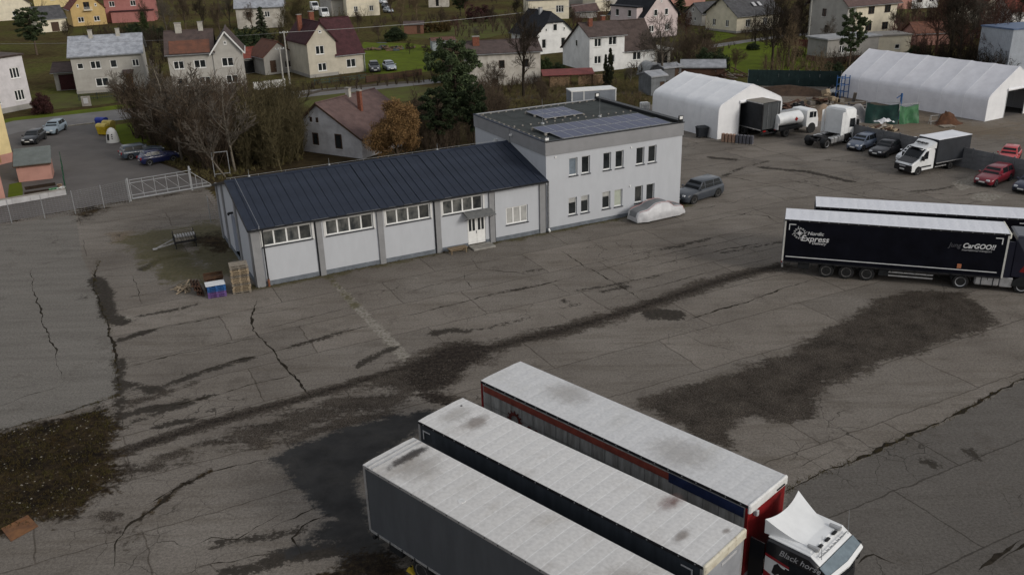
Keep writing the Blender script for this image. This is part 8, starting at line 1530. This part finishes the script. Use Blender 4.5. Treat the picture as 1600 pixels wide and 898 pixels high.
def shrub_segs(seed, H, stems=14, tw=9, spread=0.45, sub=2):
    r = random.Random(seed); S = []
    for s in range(stems):
        a = r.uniform(0, 6.28); d = Vector((math.cos(a)*spread*r.random(), math.sin(a)*spread*r.random(), 1)).normalized(); p = Vector((r.gauss(0, .12*H*.3), r.gauss(0, .12*H*.3), 0)); L = H*r.uniform(0.55, 1.05); n = 5; rad = 0.010+0.006*H*r.random(); pts = [p]
        for i in range(n):
            d = (d+_perp(r, d)*0.16).normalized(); q = p+d*L/n; S.append((*p, *q, rad*(1-i/n*0.8), rad*(1-(i+1)/n*0.8))); p = q; pts.append(p)
        for k in range(tw):
            t = r.uniform(0.25, 1)*n; i = min(n-1, int(t)); pp = pts[i]+(pts[i+1]-pts[i])*(t-i); dd = (d+_perp(r, d)*0.9).normalized(); l2 = L*r.uniform(0.12, 0.3); e = pp+dd*l2; S.append((*pp, *e, 0.007, 0.004))
            for m in range(sub): f = pp+dd*l2*r.uniform(0.3, 0.8); d3 = (dd+_perp(r, dd)*0.8).normalized(); S.append((*f, *(f+d3*l2*0.6), 0.005, 0.003))
    return np.array(S)
def leaf_cloud(C, per, rad, size, seed, flat=0.0, squash=1.0):
    """small two-triangle leaves scattered about clump centres C (N,3)"""
    r = np.random.default_rng(seed); C = np.repeat(np.asarray(C, float), per, 0); n = len(C); off = r.normal(0, 1, (n, 3)); off /= np.linalg.norm(off, axis=1)[:, None]; off *= (rad*r.random(n)**0.45)[:, None]; off[:, 2] *= squash; P = C+off
    u = r.normal(0, 1, (n, 3)); u[:, 2] *= (1-flat); u /= np.linalg.norm(u, axis=1)[:, None]; w = np.cross(u, r.normal(0, 1, (n, 3))); w /= np.linalg.norm(w, axis=1)[:, None]; s = size*(0.6+0.8*r.random(n)); bend = np.cross(u, w)*0.25
    V = np.stack([P-u*s[:, None], P+w*s[:, None]*0.45-bend*s[:, None], P+u*s[:, None], P-w*s[:, None]*0.45-bend*s[:, None]], 1).reshape(-1, 3); k = np.arange(n)[:, None]*4
    return V, np.concatenate([k+np.array([[0, 1, 2]]), k+np.array([[0, 2, 3]])], 0)
M_bark = {k: mat('bark_'+k, c, 0.9, c2=tuple(x*0.55 for x in c), scale=3, spec=0.02, rnd=0.25) for k, c in dict(brown=(0.105, 0.080, 0.058), grey=(0.14, 0.12, 0.098), dark=(0.052, 0.042, 0.032), red=(0.105, 0.060, 0.048), olive=(0.105, 0.088, 0.048), pale=(0.20, 0.175, 0.14), tan=(0.16, 0.12, 0.075)).items()}
def leafm(name, c, c2): return mat('leaf_'+name, c, 0.8, c2=c2, scale=1.1, spec=0.2, rnd=0.15, lo=0.35, hi=0.65)
L_pine = leafm('pine', (0.066, 0.088, 0.036), (0.028, 0.042, 0.020)); L_spruce = leafm('spruce', (0.050, 0.062, 0.030), (0.020, 0.026, 0.014)); L_dark = leafm('dark', (0.036, 0.052, 0.020), (0.014, 0.022, 0.010)); L_green = leafm('green', (0.058, 0.080, 0.026), (0.026, 0.040, 0.014)); L_rust = leafm('rust', (0.26, 0.155, 0.062), (0.15, 0.085, 0.036)); L_hedge = leafm('hedge', (0.105, 0.068, 0.022), (0.05, 0.036, 0.014)); L_arb = leafm('arborvitae', (0.030, 0.034, 0.014), (0.014, 0.017, 0.008)); L_maroon = leafm('maroon', (0.060, 0.024, 0.022), (0.030, 0.012, 0.012))
VAR = {}
def variant(kind):
    if kind in VAR: return VAR[kind]
    k, i = kind.rsplit('_', 1); i = int(i); tr = cr = None; mt = ml = None; H = 10.0
    def tm(segs, n=5): V, F = segmesh(segs, n); return V, F
    if k in ('bare', 'spread', 'slim'):
        P = dict(bare=dict(levels=6, kids=(6, 5, 4, 3, 3), up=0.10), spread=dict(levels=6, kids=(6, 5, 4, 3, 3), ang=(0.95, 0.85, 0.8, 0.7, 0.6), up=0.05, trunk=0.22, wig=0.2, ratio=0.66), slim=dict(levels=5, kids=(9, 5, 4, 3), ang=(0.55, 0.6, 0.6, 0.5), up=0.12, ratio=0.45, trunk=0.3, base_r=0.0075))[k]
        g_ = grow(100+i*7, H, **P); tr = tm([s for s, l in g_ if l <= 1], 6); cr = segmesh([s for s, l in g_ if l > 1], 3)
    elif k == 'shrub': S = shrub_segs(200+i, 3.0, 26, 14, 0.8); tr = segmesh(S[:1], 4); cr = segmesh(S, 3)
    elif k == 'oak':
        g_ = grow(31+i, H, levels=5, kids=(7, 5, 4, 3), ang=(0.85, 0.75, 0.7, 0.6), up=0.07, trunk=0.16, ratio=0.60); tr = tm([s for s, l in g_ if l <= 2], 5); tips = np.array([s[3:6] for s, l in g_ if l >= 2]); cr = leaf_cloud(tips, 26, 0.85, 0.115, i); tr = tm([s for s, l in g_], 4)
    elif k in ('pine', 'spruce'):
        r = random.Random(50+i); g_ = [((0, 0, 0, 0.15, 0.1, H*0.5, 0.2, 0.13), 0), ((0.15, 0.1, H*0.5, 0.1, 0.2, H*0.97, 0.13, 0.02), 0)]; cl = []
        if k == 'spruce':
            for q in range(70):
                t = 0.08+0.9*(q/70); z = H*t; a = q*2.4+r.uniform(-.4, .4); L = (1-t)*H*0.27*r.uniform(0.7, 1.15)+0.25; e = (L*math.cos(a), L*math.sin(a), z-0.18*L); g_.append(((0.1, 0.1, z, *e, 0.035, 0.01), 0)); m = max(2, int(L*3.2)); cl += [(e[0]*f, e[1]*f, z-0.18*L*f*f*1.4) for f in np.linspace(0.2, 1, m)]
            cr = leaf_cloud(cl, 30, 0.34, 0.16, i, squash=0.55)
        else:
            for q in range(34):
                t = 0.32+0.66*(q/34); z = H*t; a = q*2.4+r.uniform(-.5, .5); L = H*0.24*math.sin(math.pi*min(1, (1-t)*1.25+0.08))*r.uniform(0.6, 1.2)+0.4; e = (L*math.cos(a), L*math.sin(a), z+0.12*L); g_.append(((0.12, 0.12, z, *e, 0.05, 0.015), 0))
                for f in np.linspace(0.45, 1, max(2, int(L*2))): cl.append((e[0]*f+r.gauss(0, .22), e[1]*f+r.gauss(0, .22), z+0.12*L*f+r.gauss(0.1, .2)))
            cr = leaf_cloud(cl, 95, 0.46, 0.15, i, squash=0.75)
        tr = tm([s for s, l in g_], 6)
    elif k in ('evergreen', 'hedgeball'):
        r = random.Random(70+i); cl = []
        for q in range(120):
            a, u = r.uniform(0, 6.28), r.random(); rr = 1.45*math.sqrt(u); z = 0.35+2.4*r.random()*(1-0.5*u); cl.append((rr*math.cos(a)*(1+0.25*math.sin(3*a+i)), rr*math.sin(a), z*(1+0.2*math.cos(2*a+i))))
        cr = leaf_cloud(cl, 60, 0.34, 0.10, i); tr = tm([(0, 0, 0, .2*q_, .3*(q_-1), 2.0, 0.08, 0.02) for q_ in (-1, 0, 1, 2)], 5)
    elif k == 'column':
        r = random.Random(90+i); cl = [(0.52*math.sin(math.pi*min(1, 0.12+t*0.88)**0.75)*math.sqrt(r.random())*math.cos(a), 0.52*math.sin(math.pi*min(1, 0.12+t*0.88)**0.75)*math.sqrt(r.random())*math.sin(a), 0.1+t*6.0) for t, a in [(r.random(), r.uniform(0, 6.28)) for _ in range(150)]]
        cr = leaf_cloud(cl, 70, 0.22, 0.075, i); tr = tm([(0, 0, 0, 0, 0, 4.5, 0.08, 0.02)], 5)
    hh = max(cr[0][:, 2].max(), tr[0][:, 2].max())
    VAR[kind] = (tr, cr, hh, {}); return VAR[kind]
def tree(kind, px, py, top, label, bark='brown', leaf=None, wide=1.0, name=None, group=None, lean=None, h=None):
    tr, cr, hh, cache = variant(kind); H = h or max(0.8, hgt((px, py), (px, top))); s = H/hh; p = G(px, py)
    nm = name or ('shrub' if kind.startswith(('shrub', 'evergreen')) else 'tree'); t = thing(nm, label, 'shrub' if nm == 'shrub' else 'tree', (p.x, p.y, -0.03), random.uniform(0, 360), group); t.scale = (s*wide, s*wide, s)
    if lean: t.rotation_euler = (lean[0], lean[1], 0)
    mb_, mc_ = M_bark[bark], leaf or M_bark[bark if bark != 'pale' else 'grey']
    if not cache: a = npmesh('trunk', tr[0], tr[1], mb_, t); b = npmesh('crown', cr[0], cr[1], mc_, t); cache['m'] = (a.data, b.data)
    else: a = link('trunk', cache['m'][0], t); b = link('crown', cache['m'][1], t)
    for o, m in ((a, mb_), (b, mc_)): o.material_slots[0].link = 'OBJECT'; o.material_slots[0].material = m
    return t
# ---- single trees, named by where they stand
TREES = [
 ('bare_0', 818, 152, 2, 'tall dark bare tree in front of the crumbling pale building', 'dark', None, 0.62), ('spread_0', 1033, 126, 18, 'bare walnut with pale trunk in front of the pink house', 'grey', None, 0.9), ('bare_1', 1078, 104, 40, 'brown bare tree right of the walnut, behind the tent', 'brown', None, 1.1),
 ('bare_2', 1206, 110, -12, 'tall bare tree left of the large grey house, leftmost there', 'dark', None, 0.75), ('bare_3', 1232, 104, 4, 'bare tree between the leftmost tall one and the grey house', 'brown', None, 0.7), ('slim_0', 1222, 121, 20, 'thin bare sapling behind the green screen, left one', 'tan', None, 1.2), ('slim_1', 1240, 123, 35, 'thin bare sapling behind the green screen, right one', 'tan', None, 1.2), ('spread_1', 1292, 82, 22, 'small pale bare fruit tree against the grey gable', 'grey', None, 0.8),
 ('bare_0', 1484, 92, -45, 'largest bare tree in the wood behind the long tent', 'dark', None, 0.7), ('bare_1', 1512, 96, -40, 'second big bare tree right of the largest one behind the long tent', 'grey', None, 0.6), ('bare_2', 1462, 84, -10, 'bare tree at the left side of the wood behind the long tent', 'red', None, 0.9), ('bare_3', 1540, 92, -25, 'bare tree left of the metal hall', 'red', None, 0.8), ('spread_1', 1558, 72, -20, 'dark bare tree in front of the cream gabled house', 'dark', None, 0.8), ('bare_1', 1444, 60, 0, 'slender bare tree behind the shed with red tiles', 'brown', None, 0.7), ('bare_2', 1590, 52, -10, 'bare tree before the red roofed low house', 'dark', None, 0.8), ('spread_0', 1180, 70, 22, 'dark crooked bare tree right of the bungalow', 'dark', None, 0.9), ('bare_3', 1500, 62, -40, 'reddish bare tree deep in the wood', 'red', None, 0.8), ('bare_0', 1425, 45, -10, 'bare tree below the white and orange house', 'brown', None, 0.7),
 ('bare_1', 232, 54, -6, 'bare tree right of the rose red house, first of the row', 'brown', None, 0.7), ('bare_2', 262, 56, -8, 'bare tree of the row behind the grey gable, second from left', 'grey', None, 0.7), ('bare_3', 292, 54, -10, 'bare tree above the pale chimneys, middle of the row', 'brown', None, 0.7), ('bare_0', 318, 52, -10, 'dark bare tree above the right pale chimney', 'dark', None, 0.65), ('bare_1', 345, 58, -4, 'bare tree left of the pale sheet roof', 'brown', None, 0.7), ('bare_2', 360, 44, -15, 'bare tree touching the pale sheet roof', 'grey', None, 0.6),
 ('bare_3', 472, 58, -8, 'bushy bare tree left of the maroon roof', 'olive', None, 1.0), ('bare_0', 448, 62, 4, 'bare tree between the spruce and the maroon roof', 'olive', None, 0.8), ('bare_1', 592, 64, 28, 'brown bare tree right of the maroon roof', 'brown', None, 0.9), ('bare_2', 628, 38, -5, 'bare tree above the plank garden shed', 'tan', None, 0.8), ('bare_3', 652, 32, -12, 'orange brown bare tree right above the garden shed', 'tan', None, 0.8), ('bare_0', 770, 50, 6, 'bare tree behind the crumbling building, left one', 'brown', None, 0.9), ('bare_1', 797, 64, 8, 'bare tree left of the black half hipped roof', 'brown', None, 0.8), ('spread_0', 742, 62, 40, 'small bare fruit tree in the garden above the brick chimney', 'grey', None, 1.0), ('spread_1', 640, 84, 60, 'small bare fruit tree on the lawn, left one', 'dark', None, 0.9), ('spread_0', 668, 92, 68, 'small bare fruit tree on the lawn, right one', 'dark', None, 0.9),
 ('slim_0', 262, 222, 92, 'pale thin birch at the left of the thicket', 'pale', None, 1.5), ('slim_1', 300, 236, 96, 'thin bare tree in the thicket left of its middle', 'grey', None, 1.8), ('slim_2', 368, 270, 122, 'pale upright birch in the middle of the thicket', 'pale', None, 1.6), ('slim_0', 212, 204, 108, 'thin bare tree beside the recycling point', 'brown', None, 1.9), ('slim_1', 330, 215, 120, 'bare tree before the grey two storey house', 'brown', None, 2.0), ('slim_2', 405, 235, 135, 'bare tree at the right of the thicket', 'olive', None, 2.0), ('slim_0', 445, 215, 130, 'bare tree left of the old farmhouse', 'olive', None, 2.0), ('spread_1', 385, 168, 118, 'bare fruit tree at the corner of the white edged gable', 'dark', None, 0.9), ('spread_0', 186, 160, 108, 'small bare tree before the grey rendered house', 'grey', None, 0.8),
 ('bare_2', 778, 222, 130, 'bare tree left of the flat office roof', 'brown', None, 0.9), ('bare_3', 846, 182, 118, 'bare tree behind the flat office roof, left of the container', 'brown', None, 0.8), ('bare_0', 740, 212, 135, 'bare tree between the pines and the office', 'brown', None, 0.8), ('bare_1', 652, 200, 138, 'bare tree behind the rust leaved oak', 'brown', None, 0.8), ('spread_1', 985, 128, 98, 'pale twiggy bush in front of the low white extension', 'pale', None, 1.2), ('bare_3', 1148, 112, 74, 'brown bushy tree behind the tent, right of the dark evergreen', 'tan', None, 1.3), ('spread_0', 1165, 62, 40, 'small bare tree in front of the bungalow', 'brown', None, 1.0)]
TREES += [
 ('bare_1', 395, 48, 2, 'bare tree right of the weathered grey house', 'brown', None, 0.8), ('bare_2', 505, 64, 26, 'bare tree hidden left behind the maroon roof', 'olive', None, 0.9), ('bare_3', 560, 50, 14, 'bare tree below the tall cream house', 'brown', None, 0.9), ('bare_0', 612, 26, -18, 'bare tree right of the far car park', 'brown', None, 0.8), ('bare_1', 690, 44, 8, 'bare tree behind the clipped hedge', 'brown', None, 0.9), ('bare_2', 712, 56, 22, 'bare tree in the garden behind the corrugated shed', 'red', None, 0.9), ('bare_3', 728, 26, -16, 'reddish bare tree left of the cream flat roofed house', 'red', None, 0.9), ('bare_0', 808, 34, -10, 'bare tree at the corner of the cream flat roofed house', 'dark', None, 0.8), ('bare_1', 895, 44, 10, 'bare tree between the black and the brown roof', 'brown', None, 0.8), ('bare_2', 948, 30, -8, 'bare tree behind the red chimneys', 'brown', None, 0.8), ('bare_3', 1072, 70, 14, 'bare tree at the right wall of the pink house', 'red', None, 0.8), ('bare_0', 1098, 84, 40, 'low bare tree between walnut and bungalow', 'brown', None, 1.2), ('bare_1', 1188, 44, -14, 'bare tree behind the right end of the bungalow', 'dark', None, 0.8), ('bare_2', 1216, 62, -20, 'tall bare tree right of the bungalow', 'dark', None, 0.7), ('bare_3', 1250, 52, -14, 'bare tree left behind the large grey house', 'brown', None, 0.8), ('bare_0', 1400, 66, 6, 'bare tree right of the cream facade', 'brown', None, 0.8), ('bare_1', 1472, 50, -30, 'bare tree at the back of the wood', 'red', None, 0.8), ('bare_2', 1526, 60, -30, 'bare tree in front of the cream gabled house, left', 'red', None, 0.8), ('spread_0', 1497, 100, -10, 'crooked dark tree at the ridge of the long tent', 'dark', None, 0.8), ('spread_1', 1532, 103, 10, 'low dark tree at the ridge of the long tent', 'red', None, 0.9),
 ('slim_1', 238, 212, 104, 'thin bare tree behind the grey blue estate car', 'brown', None, 2.0), ('slim_2', 285, 250, 118, 'thin bare tree behind the navy hatchback', 'grey', None, 2.0), ('slim_0', 318, 262, 135, 'thin bare tree above the gate tail', 'brown', None, 2.2), ('slim_1', 392, 255, 132, 'thin bare tree above the far warehouse corner', 'olive', None, 2.0), ('slim_2', 462, 200, 126, 'thin bare tree below the picket fence', 'olive', None, 2.0), ('bare_3', 108, 70, 30, 'bare tree beside the cream garage', 'brown', None, 0.9), ('bare_1', 168, 66, 34, 'bare tree behind the grey rendered roof', 'brown', None, 1.0), ('spread_1', 700, 128, 84, 'gnarled bare tree left of the crumbling building', 'grey', None, 1.0), ('spread_0', 770, 148, 92, 'gnarled bare tree before the crumbling wall', 'brown', None, 1.0)]
for k in TREES: tree(*k[:5], bark=k[5], leaf=k[6], wide=k[7], group='bare winter trees')
t = tree('slim_2', 352, 276, 172, 'pale birch leaning left out of the thicket', 'pale', None, 1.6, lean=(0, R(-28))); t = tree('slim_1', 440, 268, 190, 'olive barked young tree leaning left near the farmhouse', 'olive', None, 1.8, lean=(0, R(-18)))
for a in [('oak_0', 622, 258, 148, 'round tree with rust brown leaves beside the old farmhouse', 'brown', L_rust, 1.1), ('pine_0', 716, 222, 58, 'tall dark pine right of the rust leaved tree', 'dark', L_pine, 0.95), ('pine_1', 690, 238, 132, 'shorter dense pine behind the warehouse ridge', 'dark', L_dark, 1.25), ('pine_2', 742, 236, 128, 'dark pine closest to the office', 'dark', L_dark, 0.8), ('pine_1', 1326, 108, 12, 'tall pine with bare trunk left of the long tent', 'brown', L_pine, 0.85), ('spruce_0', 414, 82, 10, 'spruce left of the maroon roof', 'dark', L_spruce, 1.0), ('pine_2', 58, 86, 10, 'round green pine beside the cream garage', 'brown', L_pine, 1.25), ('pine_0', 720, 26, -12, 'dark evergreen at the top edge above the pale corrugated shed', 'dark', L_dark, 1.2), ('spruce_1', 1062, 26, -20, 'dark spruce behind the pink house', 'dark', L_dark, 1.2), ('pine_1', 1592, 36, -8, 'evergreen at the top right corner', 'dark', L_dark, 1.2), ('spruce_0', 228, 58, 18, 'small green spruce below the rose red house', 'dark', L_green, 1.2)]: tree(*a[:5], bark=a[5], leaf=a[6], wide=a[7], group='trees that keep their leaves')
for a in [('evergreen_0', 848, 116, 88, 'dense green bush left of the brown roofed white house', L_green, 1.1), ('evergreen_1', 872, 120, 96, 'darker green bush right of the dense one at the white gable', L_dark, 1.2), ('column_0', 953, 137, 74, 'taller narrow column conifer before the white house', L_arb, 1.0), ('column_1', 946, 137, 84, 'shorter narrow column conifer before the white house', L_arb, 1.0), ('evergreen_0', 1108, 112, 74, 'large dark evergreen bush behind the smaller tent', L_dark, 1.4), ('evergreen_1', 1086, 112, 92, 'small dark bush under the brown bare tree', L_dark, 1.3), ('evergreen_1', 1428, 92, 70, 'dark evergreen bush behind the long tent ridge', L_dark, 1.3), ('evergreen_0', 1302, 116, 96, 'dark bush below the tall pine', L_dark, 1.4), ('evergreen_1', 68, 178, 142, 'maroon leafed bush beside the tall white house', L_maroon, 0.9), ('evergreen_0', 386, 92, 40, 'dark ivy mass behind the white edged gable', L_dark, 1.0), ('evergreen_1', 212, 62, 34, 'dark bush below the rose red house, left one', L_dark, 1.3), ('evergreen_0', 250, 62, 40, 'dark bush below the rose red house, right one', L_dark, 1.3), ('evergreen_1', 618, 64, 40, 'dark bush left of the plank garden shed', L_dark, 1.5), ('evergreen_0', 750, 34, 6, 'reddish bush at the top edge', L_maroon, 1.4), ('evergreen_1', 1176, 78, 66, 'low dark bush beside the bungalow path', L_dark, 1.8), ('evergreen_0', 1245, 88, 74, 'dark bush before the dark red board fence', L_dark, 1.2), ('evergreen_1', 1015, 110, 98, 'low bush left of the walnut trunk', L_dark, 1.6), ('evergreen_0', 1560, 100, 84, 'green bush left of the metal hall', L_green, 1.2)]:
    tree(a[0], a[1], a[2], a[3], a[4], bark='dark', leaf=a[5], wide=a[6], name='shrub', group='bushes that keep their leaves')
# clipped hedge, orange brown
A_, yw, L = AB((664, 52), (706, 50)); t = thing('hedge', 'clipped orange brown hedge right of the garden shed', 'hedge', (A_[0], A_[1], 0), yw); r9 = random.Random(3)
V, F_ = leaf_cloud([(r9.uniform(0, L), r9.uniform(0, 1.4), r9.uniform(0.15, 2.0)) for _ in range(200)], 40, 0.3, 0.12, 5); npmesh('foliage', V, F_, L_hedge, t); V, F_ = segmesh([(x, 0.7, 0, x+0.1, 0.7, 1.7, 0.04, 0.015) for x in np.arange(0.3, L, 0.6)], 4); npmesh('stems', V, F_, M_bark['dark'], t)['kind'] = 'stuff'
# ---- undergrowth nobody could count
SH = [shrub_segs(300+i, 1.0, 14, 8, sp, 1) for i, sp in enumerate((0.5, 0.7, 0.9, 0.6, 0.8))]; SF = [shrub_segs(320+i, 1.0, 8, 4, sp, 1) for i, sp in enumerate((0.5, 0.7, 0.9, 0.6, 0.8))]
for S_ in SF: S_[:, 6:] *= 1.7
def thicket(name, label, px, n_, h0, h1, bark, seed, rs=0.75):
    r = np.random.default_rng(seed); pts = inpoly(px, n_, r); out = []
    for i, (x, y) in enumerate(pts):
        S = (SH if seed <= 4 else SF)[i % 5].copy(); s = h0+(h1-h0)*r.random(); a = r.random()*6.28; c, q = math.cos(a), math.sin(a); M3 = np.array([[c*rs, -q*rs, 0], [q*rs, c*rs, 0], [0, 0, 1]])*s
        S[:, :3] = S[:, :3]@M3.T+(x, y, 0); S[:, 3:6] = S[:, 3:6]@M3.T+(x, y, 0); S[:, 6:] = S[:, 6:]*(0.8+0.42*s); out.append(S)
    V, F = segmesh(np.concatenate(out), 3); return tag(npmesh(name, V, F, M_bark[bark]), label, 'thicket', kind='stuff')
thicket('thicket', 'brown leafless thicket left of the old farmhouse', [(205, 215), (232, 188), (300, 178), (380, 176), (400, 200), (390, 235), (380, 262), (330, 272), (290, 258), (255, 236)], 170, 3.0, 7.0, 'brown', 1)
thicket('thicket', 'olive brown thicket between the warehouse and the farmhouse', [(380, 240), (400, 190), (460, 172), (474, 215), (474, 248), (450, 262), (385, 272)], 140, 2.6, 6.0, 'olive', 2)
thicket('thicket', 'dark twiggy brush among the stems of the thicket', [(215, 222), (300, 195), (400, 210), (400, 262), (330, 268), (290, 255)], 75, 2.0, 4.2, 'dark', 3)
thicket('thicket', 'bare brush between the pines and the office', [(640, 235), (650, 190), (760, 165), (790, 185), (760, 235), (690, 248)], 110, 1.8, 4.5, 'brown', 4)
thicket('brambles', 'rough brown scrub in the field behind the office', [(770, 175), (800, 140), (1008, 128), (1010, 172), (900, 178)], 85, 0.5, 1.7, 'tan', 5, 1.3)
thicket('brambles', 'reddish brown scrub under the bare wood behind the long tent', [(1425, 70), (1460, 40), (1545, 50), (1570, 95), (1500, 102), (1430, 96)], 110, 1.6, 4.5, 'red', 6)
thicket('brambles', 'brown scrub on the bank below the ochre house', [(120, 68), (140, 52), (260, 50), (360, 60), (268, 66)], 80, 1.2, 3.6, 'brown', 7)
thicket('brambles', 'brown scrub behind the green screen fence', [(1190, 118), (1200, 88), (1262, 84), (1310, 108), (1300, 124)], 60, 1.0, 3.2, 'tan', 8)
thicket('brambles', 'garden scrub right of the maroon roofed house', [(580, 66), (590, 35), (640, 30), (735, 28), (800, 40), (800, 55), (720, 60), (640, 42)], 90, 1.0, 3.2, 'brown', 9)
thicket('brambles', 'bare shrubs around the white houses', [(960, 135), (1010, 100), (1060, 72), (1150, 70), (1150, 115), (1070, 118)], 55, 0.8, 2.4, 'brown', 10)
thicket('brambles', 'bare hedge shrubs along the street before the maroon roofed house', [(440, 150), (490, 132), (640, 120), (700, 118), (700, 126), (600, 136), (480, 150)], 60, 0.6, 1.8, 'brown', 11)
thicket('brambles', 'scrub at the foot of the crumbling building', [(700, 150), (720, 135), (850, 132), (855, 142), (760, 160)], 50, 0.8, 2.8, 'brown', 12)
thicket('brambles', 'scrub behind the houses at the far top edge', [(420, 20), (460, 60), (500, 30), (520, 20), (700, -8), (1000, -8), (1240, -10), (1240, 10), (1000, 12), (800, 10), (640, 14)], 120, 1.5, 4.5, 'brown', 13)
for i, (lab, px, n_, h0, h1, bk_) in enumerate([
 ('dark brush behind the grey rendered and the twin house', [(100, 92), (180, 70), (270, 66), (278, 112), (240, 124), (232, 90)], 70, 1.6, 4.2, 'dark'), ('brush around the orange roofed outbuilding', [(392, 100), (405, 62), (470, 64), (478, 82), (440, 92)], 45, 1.5, 4.0, 'dark'), ('brown brush left of the crumbling building', [(676, 130), (690, 86), (735, 84), (735, 134)], 55, 1.5, 4.0, 'brown'), ('reddish brush behind the black and brown roofs', [(880, 52), (900, 32), (1000, 22), (1060, 18), (1068, 34), (960, 46)], 60, 1.5, 4.0, 'red'), ('brown brush between walnut and bungalow', [(1040, 100), (1066, 66), (1108, 62), (1120, 98), (1080, 108)], 60, 1.5, 4.2, 'brown'), ('dark brush right of the bungalow', [(1160, 60), (1205, 30), (1270, 18), (1268, 66), (1220, 80)], 80, 1.8, 5.0, 'dark'), ('dark brush beside the tall pine', [(1296, 112), (1292, 104), (1345, 92), (1352, 86), (1335, 116)], 35, 1.0, 2.8, 'dark'), ('red brown brush around the shed with red tiles', [(1385, 80), (1400, 40), (1440, 30), (1470, 60), (1470, 88), (1430, 92)], 75, 1.6, 4.6, 'red'), ('dark brush along the ridge of the long tent', [(1400, 92), (1480, 94), (1572, 108), (1590, 120), (1500, 108)], 70, 1.8, 4.2, 'dark'), ('brown brush at the top left edge', [(40, 20), (100, 6), (250, 4), (360, 14), (360, 30), (250, 26), (110, 28)], 70, 1.5, 4.5, 'brown'), ('olive brush below the far vans', [(440, 62), (430, 36), (500, 36), (545, 30), (600, 34), (560, 44), (500, 52)], 60, 1.5, 4.0, 'olive')]):
    thicket('brambles', lab, px, n_, h0, h1, bk_, 40+i)
# tufts of rough grass in the wild ground and field
r_ = np.random.default_rng(21)
def tufts(px, n_, h0, h1, m, label, seed): return scatter_blades('rough_grass', inpoly(px, n_, r_), h0, h1, m, label, seed, per=9)
M_straw = mat('straw_grass', (0.14, 0.115, 0.055), 0.9, c2=(0.085, 0.075, 0.032), scale=0.3, spec=0.02)
tufts([(770, 175), (780, 130), (1008, 126), (1010, 175), (880, 182)], 2600, 0.15, 0.6, M_straw, 'tussocks of rough grass in the field behind the office', 31); tufts([(200, 235), (300, 195), (475, 180), (475, 250), (330, 285), (260, 255)], 1800, 0.15, 0.6, M_straw, 'dead grass under the thicket', 32)
